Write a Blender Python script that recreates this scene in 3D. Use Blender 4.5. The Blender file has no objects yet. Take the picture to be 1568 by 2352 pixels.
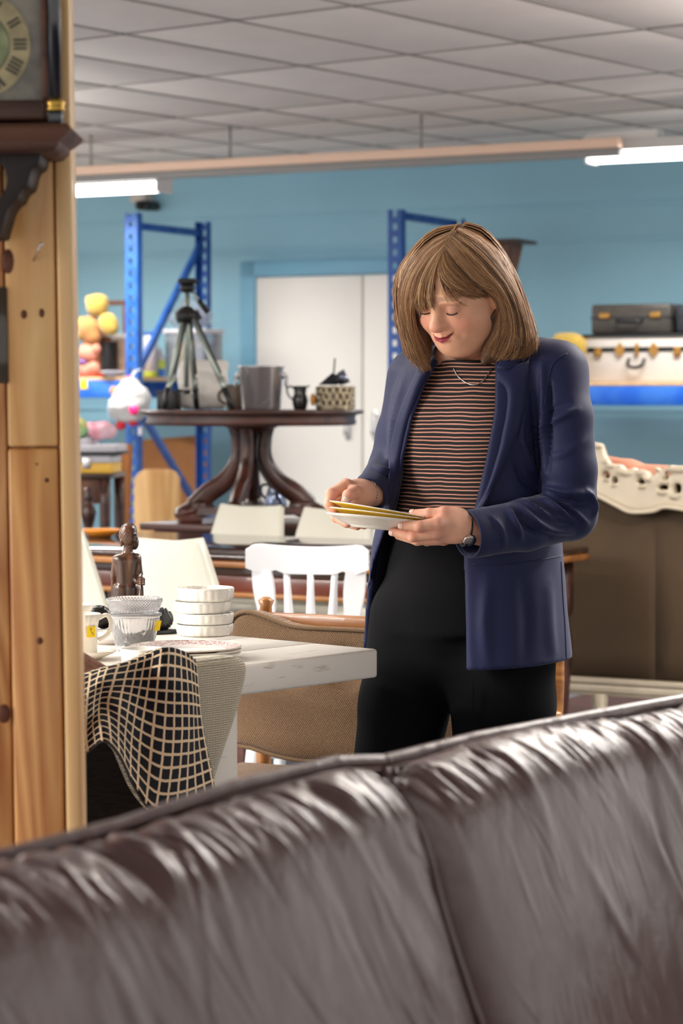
import bpy, bmesh, math, random
import numpy as np
from mathutils import Matrix, Vector

C = bpy.context.scene.collection
PI = math.pi
rng = np.random.default_rng(7)
random.seed(7)

# ------------------------------------------------------------------ camera, world, lights, exposure
CAM_Z = 1.26
FOC = 5550.0                      # focal length in pixels of the 1568 x 2352 frame
PITCH = 0.0466
scn = bpy.context.scene
cam_data = bpy.data.cameras.new('camera')
cam = bpy.data.objects.new('camera', cam_data)
C.objects.link(cam)
cam.location = (0, 0, CAM_Z)
cam.rotation_euler = (PI / 2 - PITCH, 0, 0)
cam_data.sensor_fit = 'VERTICAL'
cam_data.sensor_height = 36.0
cam_data.sensor_width = 24.0
cam_data.lens = FOC / 2352 * 36.0
cam_data.clip_start = 0.05
cam_data.clip_end = 100
cam_data.dof.use_dof = True
cam_data.dof.focus_distance = 4.88
cam_data.dof.aperture_fstop = 5.6
scn.camera = cam

scn.view_settings.view_transform = 'Standard'
scn.view_settings.look = 'None'
scn.view_settings.exposure = 0.5
scn.view_settings.gamma = 1.0
scn.view_settings.use_curve_mapping = False

wd = bpy.data.worlds.new('world')
scn.world = wd
wd.use_nodes = True
wd.node_tree.nodes['Background'].inputs[0].default_value = (1.0, 0.97, 0.93, 1)
wd.node_tree.nodes['Background'].inputs[1].default_value = 0.9   # the rest of the lit shop, behind and beside

# wall frame: a point on the far wall, its direction and the normal into the room
WO = np.array([-0.12, 15.5]); WE = np.array([0.883, -0.469]); WE = WE / np.linalg.norm(WE)
WN = np.array([WE[1], -WE[0]])   # into the room
WROT = math.atan2(WE[1], WE[0])


def raydir(px, py):
    u = (px - 784) / FOC; v = (1176 - py) / FOC
    s, c = math.sin(PITCH), math.cos(PITCH)
    return np.array([u, c + v * s, -s + v * c])


def W(px, py, d):
    """the point at distance d (along the room's Y) seen at pixel px, py"""
    r = raydir(px, py)
    return np.array([0, 0, CAM_Z]) + r * (d / r[1])


def PX(p):
    """pixel of a world point (used for checks)"""
    s, c = math.sin(PITCH), math.cos(PITCH)
    x, y, z = p[0], p[1], p[2] - CAM_Z
    yy = c * y - s * z; zz = s * y + c * z
    return 784 + FOC * x / yy, 1176 - FOC * zz / yy


def wall_at(px, py, o=0.0):
    """(s, z, d): wall coordinates of the pixel on the plane o in front of the far wall"""
    r = raydir(px, py)
    t = (o + WO @ WN) / (r[:2] @ WN)
    p = r * t
    return float((p[:2] - WO) @ WE), float(p[2] + CAM_Z), float(p[1])


def wl(s, o, z):
    p = WO + WE * s + WN * o
    return np.array([p[0], p[1], z])


# ------------------------------------------------------------------ materials
def lin(c):
    return tuple((x / 12.92 if x <= 0.04045 else ((x + 0.055) / 1.055) ** 2.4) for x in c)


def rgb(r, g, b):
    return lin((r / 255, g / 255, b / 255))


MATS = {}


def mat(name, col=(0.8, 0.8, 0.8), rough=0.5, metal=0.0, spec=0.5, coat=0.0, var=0.0, vscale=8.0, vcol=None, vstretch=(1, 1, 1),
        bump=0.0, bscale=60.0, bstretch=(1, 1, 1), bdist=0.002, trans=0.0, ior=1.45, emit=None, estr=0.0, sheen=0.0, sss=0.0, alpha=1.0, coords='Object', rvar=0.0):
    if name in MATS:
        return MATS[name]
    m = bpy.data.materials.new(name); MATS[name] = m
    m.use_nodes = True
    nt = m.node_tree; b = nt.nodes['Principled BSDF']
    I = b.inputs
    I['Base Color'].default_value = (*col, 1); I['Roughness'].default_value = rough; I['Metallic'].default_value = metal
    I['Specular IOR Level'].default_value = spec; I['Coat Weight'].default_value = coat; I['Coat Roughness'].default_value = 0.12
    I['IOR'].default_value = ior; I['Transmission Weight'].default_value = trans; I['Alpha'].default_value = alpha
    if sheen: I['Sheen Weight'].default_value = sheen; I['Sheen Roughness'].default_value = 0.4
    if sss:
        I['Subsurface Weight'].default_value = sss; I['Subsurface Radius'].default_value = (0.012, 0.005, 0.003); I['Subsurface Scale'].default_value = 0.6
    if emit:
        I['Emission Color'].default_value = (*emit, 1); I['Emission Strength'].default_value = estr
    if var or bump or rvar:
        tc = nt.nodes.new('ShaderNodeTexCoord')
    if var or rvar:
        mp = nt.nodes.new('ShaderNodeMapping'); mp.inputs['Scale'].default_value = vstretch
        nz = nt.nodes.new('ShaderNodeTexNoise'); nz.inputs['Scale'].default_value = vscale; nz.inputs['Detail'].default_value = 5
        nt.links.new(tc.outputs[coords], mp.inputs[0]); nt.links.new(mp.outputs[0], nz.inputs['Vector'])
    if var:
        mx = nt.nodes.new('ShaderNodeMix'); mx.data_type = 'RGBA'
        c2 = vcol if vcol else tuple(x * (1 - var) for x in col)
        rp = nt.nodes.new('ShaderNodeValToRGB'); rp.color_ramp.elements[0].position = 0.35; rp.color_ramp.elements[1].position = 0.68
        nt.links.new(nz.outputs[0], rp.inputs[0])
        nt.links.new(rp.outputs[0], mx.inputs[0]); mx.inputs[6].default_value = (*col, 1); mx.inputs[7].default_value = (*c2, 1)
        nt.links.new(mx.outputs[2], I['Base Color'])
    if rvar:
        mr = nt.nodes.new('ShaderNodeMapRange'); mr.inputs['To Min'].default_value = rough - rvar; mr.inputs['To Max'].default_value = rough + rvar
        nt.links.new(nz.outputs[0], mr.inputs[0]); nt.links.new(mr.outputs[0], I['Roughness'])
    if bump:
        mp2 = nt.nodes.new('ShaderNodeMapping'); mp2.inputs['Scale'].default_value = bstretch
        n2 = nt.nodes.new('ShaderNodeTexNoise'); n2.inputs['Scale'].default_value = bscale; n2.inputs['Detail'].default_value = 4
        bp = nt.nodes.new('ShaderNodeBump'); bp.inputs['Strength'].default_value = bump; bp.inputs['Distance'].default_value = bdist
        nt.links.new(tc.outputs[coords], mp2.inputs[0]); nt.links.new(mp2.outputs[0], n2.inputs['Vector'])
        nt.links.new(n2.outputs[0], bp.inputs['Height']); nt.links.new(bp.outputs[0], I['Normal'])
    return m


def wood(name, c1, c2, scale=3.0, axis='Z', rough=0.45, coat=0.0, ring=14.0, dist=2.2, knots=0.0, kcol=(0.1, 0.03, 0.01)):
    """grain running along the given object axis"""
    if name in MATS:
        return MATS[name]
    m = bpy.data.materials.new(name); MATS[name] = m; m.use_nodes = True
    nt = m.node_tree; b = nt.nodes['Principled BSDF']; N = nt.nodes.new; L = nt.links.new
    b.inputs['Roughness'].default_value = rough; b.inputs['Coat Weight'].default_value = coat
    tc = N('ShaderNodeTexCoord'); mp = N('ShaderNodeMapping')
    st = {'X': (0.12, 1, 1), 'Y': (1, 0.12, 1), 'Z': (1, 1, 0.09)}[axis]
    mp.inputs['Scale'].default_value = [x * scale for x in st]
    L(tc.outputs['Object'], mp.inputs[0])
    nz = N('ShaderNodeTexNoise'); nz.inputs['Scale'].default_value = 1.4; nz.inputs['Detail'].default_value = 2; nz.inputs['Distortion'].default_value = 0.4
    L(mp.outputs[0], nz.inputs['Vector'])
    mu = N('ShaderNodeMath'); mu.operation = 'MULTIPLY'; mu.inputs[1].default_value = ring
    fr = N('ShaderNodeMath'); fr.operation = 'PINGPONG'; fr.inputs[1].default_value = 1.0
    L(nz.outputs[0], mu.inputs[0]); L(mu.outputs[0], fr.inputs[0])
    fine = N('ShaderNodeTexNoise'); fine.inputs['Scale'].default_value = 30; fine.inputs['Detail'].default_value = 4
    L(mp.outputs[0], fine.inputs['Vector'])
    ad = N('ShaderNodeMath'); ad.operation = 'MULTIPLY_ADD'; ad.inputs[1].default_value = 0.7; ad.inputs[2].default_value = 0.0
    L(fr.outputs[0], ad.inputs[0])
    ad2 = N('ShaderNodeMath'); ad2.operation = 'MULTIPLY_ADD'; ad2.inputs[1].default_value = 0.5
    L(fine.outputs[0], ad2.inputs[0]); L(ad.outputs[0], ad2.inputs[2])
    rp = N('ShaderNodeValToRGB'); rp.color_ramp.elements[0].position = 0.15; rp.color_ramp.elements[1].position = 0.95
    rp.color_ramp.elements[0].color = (*c1, 1); rp.color_ramp.elements[1].color = (*c2, 1)
    L(ad2.outputs[0], rp.inputs[0])
    out = rp.outputs[0]
    L(out, b.inputs['Base Color'])
    bp = N('ShaderNodeBump'); bp.inputs['Strength'].default_value = 0.15; bp.inputs['Distance'].default_value = 0.001
    L(fine.outputs[0], bp.inputs['Height']); L(bp.outputs[0], b.inputs['Normal'])
    return m


# ------------------------------------------------------------------ mesh building
def wmat(o):
    m = o.matrix_basis.copy()
    return (wmat(o.parent) @ m) if o.parent else m


class MB:
    def __init__(self):
        self.v = []; self.f = []; self.n = 0; self.sm = []; self.uv = None

    def add(self, v, f, smooth=True):
        v = np.asarray(v, float).reshape(-1, 3)
        self.v.append(v); n = self.n
        self.f += [tuple(int(i) + n for i in q) for q in f]
        self.sm += [smooth] * len(f)
        self.n += len(v)
        return self

    def box(self, c, s, bevel=0.0, rot=None, taper=None):
        """box with centre c, sizes s; bevel rounds the edges; rot a 3x3"""
        bm = bmesh.new(); bmesh.ops.create_cube(bm, size=1)
        for v in bm.verts:
            k = 1.0
            if taper and v.co.z < 0: k = taper
            v.co = Vector((v.co.x * s[0] * k, v.co.y * s[1] * k, v.co.z * s[2]))
        if bevel > 0:
            bmesh.ops.bevel(bm, geom=bm.edges[:], offset=bevel, segments=2, profile=0.5, affect='EDGES')
        bm.verts.index_update()
        v = np.array([x.co[:] for x in bm.verts]); f = [[q.index for q in p.verts] for p in bm.faces]
        bm.free()
        if rot is not None: v = v @ np.asarray(rot).T
        return self.add(v + np.asarray(c, float), f, bevel > 0)

    def bar(self, a, b, w, h, bevel=0.0, up=(0, 0, 1)):
        """rectangular bar from a to b"""
        a = np.asarray(a, float); b = np.asarray(b, float); d = b - a; L = np.linalg.norm(d); d = d / L
        u = np.asarray(up, float)
        if abs(d @ u) > 0.98: u = np.array([0, 1.0, 0])
        x = np.cross(d, u); x /= np.linalg.norm(x); z = np.cross(x, d)
        R = np.stack([x, d, z], 1)
        return self.box((a + b) / 2, (w, L, h), bevel, R)

    def tube(self, pts, r, n=10, cap=True, smooth=True, closed=False, flat=None):
        pts = np.asarray(pts, float); k = len(pts)
        r = np.full(k, r, float) if np.isscalar(r) else np.asarray(r, float)
        t = np.gradient(pts, axis=0)
        if closed: t = np.roll(pts, -1, 0) - np.roll(pts, 1, 0)
        t /= np.linalg.norm(t, axis=1)[:, None] + 1e-12
        u = np.array([0, 0, 1.0]) if abs(t[0][2]) < 0.9 else np.array([1.0, 0, 0])
        x = np.cross(t[0], u); x /= np.linalg.norm(x)
        V = []
        a = np.arange(n) / n * 2 * PI
        for i in range(k):
            x = x - t[i] * (x @ t[i]); x /= np.linalg.norm(x) + 1e-12
            y = np.cross(t[i], x)
            fy = 1.0 if flat is None else flat
            V.append(pts[i] + r[i] * (np.cos(a)[:, None] * x + fy * np.sin(a)[:, None] * y))
        V = np.concatenate(V)
        F = []
        for i in range(k if closed else k - 1):
            j = (i + 1) % k
            for q in range(n):
                F.append((i * n + q, i * n + (q + 1) % n, j * n + (q + 1) % n, j * n + q))
        if cap and not closed:
            F.append(tuple(range(n - 1, -1, -1))); F.append(tuple((k - 1) * n + q for q in range(n)))
        return self.add(V, F, smooth)

    def lathe(self, prof, n=24, c=(0, 0, 0), rot=None, scale=(1, 1), caps=False, ripple=None):
        """profile of (radius, z) turned about z"""
        prof = np.asarray(prof, float); k = len(prof); a = np.arange(n) / n * 2 * PI
        R = prof[:, 0][:, None] * np.ones(n)[None, :]
        if ripple is not None: R = R * ripple(a)[None, :] if np.ndim(ripple(a)) == 1 else R * ripple(a)
        V = np.stack([R * np.cos(a) * scale[0], R * np.sin(a) * scale[1], np.repeat(prof[:, 1][:, None], n, 1)], -1).reshape(-1, 3)
        F = [(i * n + q, i * n + (q + 1) % n, (i + 1) * n + (q + 1) % n, (i + 1) * n + q) for i in range(k - 1) for q in range(n)]
        if caps:
            F.append(tuple(range(n - 1, -1, -1))); F.append(tuple((k - 1) * n + q for q in range(n)))
        if rot is not None: V = V @ np.asarray(rot).T
        return self.add(V + np.asarray(c, float), F)

    def prism(self, outline, o, ax, ay, an, thick, smooth=False, bevel=0.0):
        """outline of 2-D points placed at o + x*ax + y*ay, extruded by thick along an"""
        ax, ay, an, o = (np.asarray(q, float) for q in (ax, ay, an, o))
        bm = bmesh.new()
        vs = [bm.verts.new(o + x * ax + y * ay) for x, y in outline]
        f = bm.faces.new(vs)
        r = bmesh.ops.extrude_face_region(bm, geom=[f])
        bmesh.ops.translate(bm, verts=[q for q in r['geom'] if isinstance(q, bmesh.types.BMVert)], vec=Vector(an * thick))
        bmesh.ops.recalc_face_normals(bm, faces=bm.faces[:])
        if bevel:
            bmesh.ops.bevel(bm, geom=bm.edges[:], offset=bevel, segments=2, profile=0.5, affect='EDGES')
        bmesh.ops.triangulate(bm, faces=[q for q in bm.faces if len(q.verts) > 4])
        bm.verts.index_update()
        v = [x.co[:] for x in bm.verts]; F = [[q.index for q in p.verts] for p in bm.faces]
        bm.free()
        return self.add(v, F, smooth or bevel > 0)

    def grid(self, P, closeu=False):
        P = np.asarray(P, float); a, b = P.shape[:2]
        F = []
        for i in range(a - 1):
            for j in range(b if closeu else b - 1):
                k = (j + 1) % b
                F.append((i * b + j, i * b + k, (i + 1) * b + k, (i + 1) * b + j))
        return self.add(P.reshape(-1, 3), F)

    def sphere(self, c, r, n=12, rot=None):
        r = np.array([r, r, r]) if np.isscalar(r) else np.asarray(r, float)
        a = np.linspace(0, PI, n // 2 + 1)
        prof = np.stack([np.maximum(np.sin(a), 1e-4), -np.cos(a)], 1)
        V = []
        th = np.arange(n) / n * 2 * PI
        for q, z in prof:
            V.append(np.stack([q * np.cos(th), q * np.sin(th), np.full(n, z)], 1))
        V = np.concatenate(V) * r
        if rot is not None: V = V @ np.asarray(rot).T
        k = len(prof)
        F = [(i * n + q, i * n + (q + 1) % n, (i + 1) * n + (q + 1) % n, (i + 1) * n + q) for i in range(k - 1) for q in range(n)]
        return self.add(V + np.asarray(c, float), F)

    def build(self, name, m, parent=None, world=False, uv=None, vcol=None, auto=None, **props):
        v = np.concatenate(self.v) if self.v else np.zeros((0, 3))
        if world and parent is not None:
            M = np.array(wmat(parent).inverted()); v = v @ M[:3, :3].T + M[:3, 3]
        me = bpy.data.meshes.new(name)
        me.from_pydata(v.tolist(), [], self.f)
        me.polygons.foreach_set('use_smooth', np.array(self.sm, bool))
        if auto is not None:
            me.polygons.foreach_set('use_smooth', np.ones(len(me.polygons), bool))
            try: me.set_sharp_from_angle(angle=math.radians(auto))
            except Exception: pass
        if uv is not None:
            ul = me.uv_layers.new(name='UVMap')
            li = np.zeros(len(me.loops), int); me.loops.foreach_get('vertex_index', li)
            ul.data.foreach_set('uv', np.asarray(uv, float)[li].ravel())
        if vcol is not None:
            at = me.color_attributes.new('Col', 'FLOAT_COLOR', 'POINT')
            at.data.foreach_set('color', np.concatenate([np.asarray(vcol, float), np.ones((len(v), 1))], 1).ravel())
        ms = m if isinstance(m, (list, tuple)) else [m]
        for q in ms: me.materials.append(q)
        o = bpy.data.objects.new(name, me); C.objects.link(o)
        if parent is not None: o.parent = parent
        for k, q in props.items(): o[k] = q
        me.update()
        return o


def thing(name, label, cat, loc=(0, 0, 0), rotz=0.0, group=None):
    o = bpy.data.objects.new(name, None); C.objects.link(o)
    o.empty_display_size = 0.1
    o.location = tuple(float(q) for q in loc); o.rotation_euler = (0, 0, rotz)
    o['label'] = label; o['category'] = cat
    if group: o['group'] = group
    return o


def tag(o, label, cat, group=None):
    o['label'] = label; o['category'] = cat
    if group: o['group'] = group
    return o


def struct(o):
    o['kind'] = 'structure'; return o


def dup(root, loc=None, rotz=None, label=None, group=None):
    r = root.copy(); C.objects.link(r)
    if loc is not None: r.location = tuple(float(q) for q in loc)
    if rotz is not None: r.rotation_euler = (0, 0, rotz)
    if label: r['label'] = label
    if group: r['group'] = group
    for ch in list(root.children):
        c = ch.copy(); C.objects.link(c); c.parent = r
        for g in ch.children:
            d = g.copy(); C.objects.link(d); d.parent = c
    return r


def rotz(a):
    c, s = math.cos(a), math.sin(a); return np.array([[c, -s, 0], [s, c, 0], [0, 0, 1.0]])


def rotx(a):
    c, s = math.cos(a), math.sin(a); return np.array([[1.0, 0, 0], [0, c, -s], [0, s, c]])


def roty(a):
    c, s = math.cos(a), math.sin(a); return np.array([[c, 0, s], [0, 1.0, 0], [-s, 0, c]])


def spline(pts, n):
    """Catmull-Rom through the points, n samples"""
    p = np.asarray(pts, float); k = len(p)
    q = np.concatenate([2 * p[:1] - p[1:2], p, 2 * p[-1:] - p[-2:-1]])
    t = np.linspace(0, k - 1 - 1e-9, n); i = t.astype(int); u = (t - i)[:, None]
    a, b, c, d = q[i], q[i + 1], q[i + 2], q[i + 3]
    return 0.5 * (2 * b + (c - a) * u + (2 * a - 5 * b + 4 * c - d) * u ** 2 + (3 * b - a - 3 * c + d) * u ** 3)


def lattice(ctrl, nu, nv):
    """Catmull-Rom surface through a grid of control points"""
    ctrl = np.asarray(ctrl, float)
    A = np.stack([spline(ctrl[:, j], nu) for j in range(ctrl.shape[1])], 1)
    return np.stack([spline(A[i], nv) for i in range(nu)], 0)


# ------------------------------------------------------------------ signed distance fields
def smin(a, b, k):
    if k <= 0: return np.minimum(a, b)
    h = np.maximum(k - np.abs(a - b), 0) / k
    return np.minimum(a, b) - h * h * k * 0.25


class Field:
    def __init__(self, lo, hi, h):
        self.lo = np.asarray(lo, float); self.h = h
        self.n = np.ceil((np.asarray(hi, float) - self.lo) / h).astype(int) + 1
        self.a = np.full(self.n, 1.0, np.float32)

    def region(self, lo, hi):
        i0 = np.clip(np.floor((np.asarray(lo) - self.lo) / self.h).astype(int), 0, self.n - 1)
        i1 = np.clip(np.ceil((np.asarray(hi) - self.lo) / self.h).astype(int) + 1, 1, self.n)
        sl = tuple(slice(int(a), int(b)) for a, b in zip(i0, i1))
        ax = [(self.lo[k] + np.arange(i0[k], i1[k]) * self.h).astype(np.float32) for k in range(3)]
        return sl, ax[0][:, None, None], ax[1][None, :, None], ax[2][None, None, :]

    def apply(self, fn, lo, hi, k=0.0, op='u'):
        m = k + 3 * self.h
        sl, X, Y, Z = self.region(np.asarray(lo) - m, np.asarray(hi) + m)
        if any(s.stop <= s.start for s in sl): return
        d = fn(X, Y, Z).astype(np.float32)
        if op == 'u': self.a[sl] = smin(self.a[sl], d, k)
        elif op == 's': self.a[sl] = -smin(-self.a[sl], d, k)
        elif op == 'i': self.a[sl] = -smin(-self.a[sl], -d, k)

    def cone(self, a, b, ra, rb, k=0.0, op='u', flat=None):
        a = np.asarray(a, float); b = np.asarray(b, float); ba = b - a; L2 = ba @ ba + 1e-12
        r = max(ra, rb)

        def fn(X, Y, Z):
            t = np.clip(((X - a[0]) * ba[0] + (Y - a[1]) * ba[1] + (Z - a[2]) * ba[2]) / L2, 0, 1)
            dx, dy, dz = X - a[0] - t * ba[0], Y - a[1] - t * ba[1], Z - a[2] - t * ba[2]
            return np.sqrt(dx * dx + dy * dy + dz * dz) - (ra + (rb - ra) * t)
        self.apply(fn, np.minimum(a, b) - r, np.maximum(a, b) + r, k, op)

    def chain(self, pts, rs, k=0.0, kk=None):
        for i in range(len(pts) - 1):
            self.cone(pts[i], pts[i + 1], rs[i], rs[i + 1], k if (i == 0 or kk is None) else kk)

    def ell(self, c, r, k=0.0, op='u', R=None):
        """ellipsoid; R columns are its axes"""
        c = np.asarray(c, float); r = np.asarray(r, float)
        R = np.eye(3) if R is None else np.asarray(R, float)
        ext = np.sqrt(((R * r) ** 2).sum(1))

        def fn(X, Y, Z):
            x, y, z = X - c[0], Y - c[1], Z - c[2]
            q = [R[0, i] * x + R[1, i] * y + R[2, i] * z for i in range(3)]
            k0 = np.sqrt((q[0] / r[0]) ** 2 + (q[1] / r[1]) ** 2 + (q[2] / r[2]) ** 2)
            k1 = np.sqrt((q[0] / r[0] ** 2) ** 2 + (q[1] / r[1] ** 2) ** 2 + (q[2] / r[2] ** 2) ** 2) + 1e-6
            return k0 * (k0 - 1) / k1
        self.apply(fn, c - ext, c + ext, k, op)

    def rbox(self, c, s, rad, k=0.0, op='u', R=None):
        c = np.asarray(c, float); s = np.asarray(s, float) / 2 - rad
        R = np.eye(3) if R is None else np.asarray(R, float)
        ext = np.abs(R) @ (s + rad)

        def fn(X, Y, Z):
            x, y, z = X - c[0], Y - c[1], Z - c[2]
            q = [np.abs(R[0, i] * x + R[1, i] * y + R[2, i] * z) - s[i] for i in range(3)]
            o = np.sqrt(sum(np.maximum(t, 0) ** 2 for t in q))
            return o + np.minimum(np.maximum(np.maximum(q[0], q[1]), q[2]), 0) - rad
        self.apply(fn, c - ext, c + ext, k, op)

    def mesh(self):
        """surface nets -> vertices, quads"""
        f = self.a; s = f < 0
        nx, ny, nz = f.shape
        core = (slice(0, nx - 1), slice(0, ny - 1), slice(0, nz - 1))
        cnt = np.zeros((nx - 1, ny - 1, nz - 1), np.int8)
        offs = [(i, j, k) for i in (0, 1) for j in (0, 1) for k in (0, 1)]
        for i, j, k in offs: cnt += s[i:nx - 1 + i, j:ny - 1 + j, k:nz - 1 + k]
        act = (cnt > 0) & (cnt < 8)
        idx = np.full(act.shape, -1, np.int64); ii = np.argwhere(act); idx[act] = np.arange(len(ii))
        cv = {o: f[ii[:, 0] + o[0], ii[:, 1] + o[1], ii[:, 2] + o[2]].astype(float) for o in offs}
        acc = np.zeros((len(ii), 3)); w = np.zeros(len(ii))
        for o in offs:
            for ax in range(3):
                if o[ax] == 0:
                    p = list(o); p[ax] = 1; p = tuple(p)
                    va, vb = cv[o], cv[p]; m = (va < 0) != (vb < 0)
                    t = np.where(m, va / np.where(m, va - vb, 1), 0)
                    q = np.repeat(np.array(o, float)[None], len(ii), 0); q[:, ax] += t
                    acc += q * m[:, None]; w += m
        V = (ii + acc / w[:, None]) * self.h + self.lo
        Q = []
        for ax in range(3):
            b, c = (ax + 1) % 3, (ax + 2) % 3
            sl0 = [slice(1, -1)] * 3; sl1 = [slice(1, -1)] * 3
            sl0[ax] = slice(0, f.shape[ax] - 1); sl1[ax] = slice(1, f.shape[ax])
            s0, s1 = s[tuple(sl0)], s[tuple(sl1)]
            e = np.argwhere(s0 != s1)
            if not len(e): continue
            flip = s0[tuple(e.T)]
            g = e.copy(); g[:, b] += 1; g[:, c] += 1
            def at(db, dc):
                h = g.copy(); h[:, b] -= db; h[:, c] -= dc; return idx[tuple(h.T)]
            q = np.stack([at(1, 1), at(0, 1), at(0, 0), at(1, 0)], 1)
            q[~flip] = q[~flip][:, ::-1]
            Q.append(q)
        Q = np.concatenate(Q); Q = Q[(Q >= 0).all(1)]
        return V, Q


def relax(V, Q, n):
    """Taubin smoothing: takes the grid steps off without shrinking"""
    E = np.concatenate([Q[:, [0, 1]], Q[:, [1, 2]], Q[:, [2, 3]], Q[:, [3, 0]]]); E = np.concatenate([E, E[:, ::-1]])
    cnt = np.bincount(E[:, 0], minlength=len(V))[:, None]
    for k in range(n):
        for lam in (0.5, -0.52):
            S = np.stack([np.bincount(E[:, 0], weights=V[E[:, 1], c], minlength=len(V)) for c in range(3)], 1)
            V = V + lam * (S / np.maximum(cnt, 1) - V)
    return V


def sdf_obj(name, fld, m, parent=None, tf=None, world=True, disp=None, vcol=None, smooth=0, **props):
    V, Q = fld.mesh()
    if smooth: V = relax(V, Q, smooth)
    if disp is not None: V = V + disp(V)
    vc = vcol(V) if vcol is not None else None
    if tf is not None: V = V @ np.asarray(tf[0]).T + np.asarray(tf[1])
    b = MB(); b.v = [V]; b.f = Q.tolist(); b.sm = [True] * len(Q); b.n = len(V)
    return b.build(name, m, parent, world=world, vcol=vc, **props)

# ------------------------------------------------------------------ ceiling lamps (before the room, they light everything)
M_lampwhite = mat('lamp_white_metal', rgb(225, 222, 218), rough=0.4)
M_tube = mat('lamp_diffuser', (1, 1, 1), emit=(1.0, 0.97, 0.94), estr=7.0)


def batten(s, o, z, length, label, power=1.0, group=None, up=10.0):
    """a ceiling batten running along the far wall, with the light it gives and an optional added uplight"""
    t = thing('ceiling_lamp', label, 'lamp', wl(s, o, z), WROT, group)
    b = MB(); b.prism([(-0.05, 0.0), (0.05, 0.0), (0.085, -0.06), (-0.085, -0.06)], (-length / 2, 0, 0.06), (0, 1, 0), (0, 0, 1), (1, 0, 0), length)
    b.build('lamp_body', M_lampwhite, t)
    d = MB(); d.prism([(-0.075, 0.0), (0.075, 0.0), (0.055, -0.05), (-0.055, -0.05)], (-length / 2 + 0.01, 0, 0.0), (0, 1, 0), (0, 0, 1), (1, 0, 0), length - 0.02)
    d.build('diffuser', M_tube, t)
    for q in (-1, 1):
        e = MB(); e.box((q * (length / 2 + 0.006), 0, -0.0), (0.014, 0.17, 0.12), 0.004); e.build('end_cap', M_lampwhite, t)
    ld = bpy.data.lights.new('lamp_light', 'AREA'); ld.shape = 'RECTANGLE'; ld.size = length; ld.size_y = 0.12
    ld.energy = 62 * power * length; ld.color = (1.0, 0.955, 0.90); ld.spread = math.radians(165)
    lo = bpy.data.objects.new('lamp_light', ld); C.objects.link(lo); lo.parent = t; lo.location = (0, 0, -0.06)
    if not up: return t
    lu = bpy.data.lights.new('added_uplight', 'AREA'); lu.shape = 'RECTANGLE'; lu.size = length; lu.size_y = 0.10   # upward light added to brighten the ceiling; the body is closed
    lu.energy = up * length; lu.color = (1.0, 0.955, 0.90); lu.spread = math.radians(175)
    l2 = bpy.data.objects.new('added_uplight', lu); C.objects.link(l2); l2.parent = t; l2.location = (0, 0, 0.065); l2.rotation_euler = (PI, 0, 0)
    return t


s_l, z_l, _ = wall_at(378, 437, 1.82)
s_r, z_r, _ = wall_at(1356, 372, 1.82)
batten(s_l - 0.82, 1.82, z_l + 0.045, 1.62, 'lit fluorescent batten lamp at left, beside the pine cladding', 0.55, up=0.0)
batten(s_r + 0.85, 1.82, z_r + 0.045, 1.68, 'lit fluorescent batten lamp at the right end of the hanging rail', 0.4, up=0.0)
# unseen lamp rows outside the frame, several added to brighten ceiling, pine and sofa
for o_, ss in ((4.5, (-1.6, 5.3)), (7.6, (-3.9, 5.8)), (8.9, (-2.6, -0.1, 2.4)), (11.3, (-3.2, -0.7, 1.8)), (12.4, (-3.7, -1.2, 1.3)), (14.8, (-4.4, -1.9, 0.6)), (18.2, (-6.0, -3.5, -1.0)), (20.6, (-7.0, -4.5, -2.0)), (13.5, (-4.2, -1.7, 0.8)), (16.0, (-4.5, -2.0, 0.5))):
    for s_ in ss:
        batten(s_ + 0.6, o_, 2.3 if o_ < 8 else 2.52, 1.5, 'unseen batten lamp over the shop floor, in rows partly added for light', {4.5: 1.0, 7.6: 0.5, 8.9: 0.25, 11.3: 1.2, 12.4: 1.5, 13.5: 1.9, 14.8: 2.0, 16.0: 2.6, 18.2: 3.6, 20.6: 3.8}[o_], 'unseen battens over the shop floor', up={4.5: 70.0, 7.6: 75.0}.get(o_, 16.0))

# ------------------------------------------------------------------ the room
M_wall = mat('wall_blue_paint', rgb(148, 198, 219), rough=0.55, var=0.06, vscale=1.2, bump=0.08, bscale=30)
M_floor = mat('floor_grey_carpet', rgb(96, 100, 106), rough=0.95, var=0.35, vscale=2.5, bump=0.5, bscale=300)
M_tile = mat('ceiling_tile_board', rgb(232, 225, 220), rough=0.9, var=0.06, vscale=3, bump=0.25, bscale=160)
M_grid = mat('ceiling_grid_metal', rgb(150, 144, 138), rough=0.5)
M_grout = mat('ceiling_void', rgb(120, 116, 112), rough=0.9)

b = MB(); b.grid([[(-7, -3, 0), (-7, 19.5, 0)], [(7, -3, 0), (7, 19.5, 0)]]); b.f = [q[::-1] for q in b.f]
struct(b.build('floor', M_floor))
b = MB(); p0, p1 = wl(-4.2, 0, 0), wl(5.2, 0, 0)
b.bar(np.array([*(p0[:2] - WN * 0.1), 1.5]), np.array([*(p1[:2] - WN * 0.1), 1.5]), 0.2, 3.4)
wb = struct(b.build('wall_back', M_wall))
# broad boarding lines of the wall, with real depth
for k, zz in enumerate((2.43, 2.22, 1.2, 0.3)):
    b = MB(); b.bar(wl(-4, 0.004, zz), wl(5, 0.004, zz), 0.012, 0.03, 0.003)
    b.build('wall_batten', M_wall, wb)

# ceiling: tee-bar grid fitted to the photograph; tiles 0.6 x 1.2 m, then 0.6 x 0.6 m
GU = 0.6; GC, GS = math.cos(-0.6477), math.sin(-0.6477)
CEIL_Z = CAM_Z + 2.531 * GU


def gpt(i, j, z=CEIL_Z):
    X, Y = j - 10.392, i + 12.549
    return np.array([(GC * X - GS * Y) * GU, (GS * X + GC * Y) * GU, z])


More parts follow.
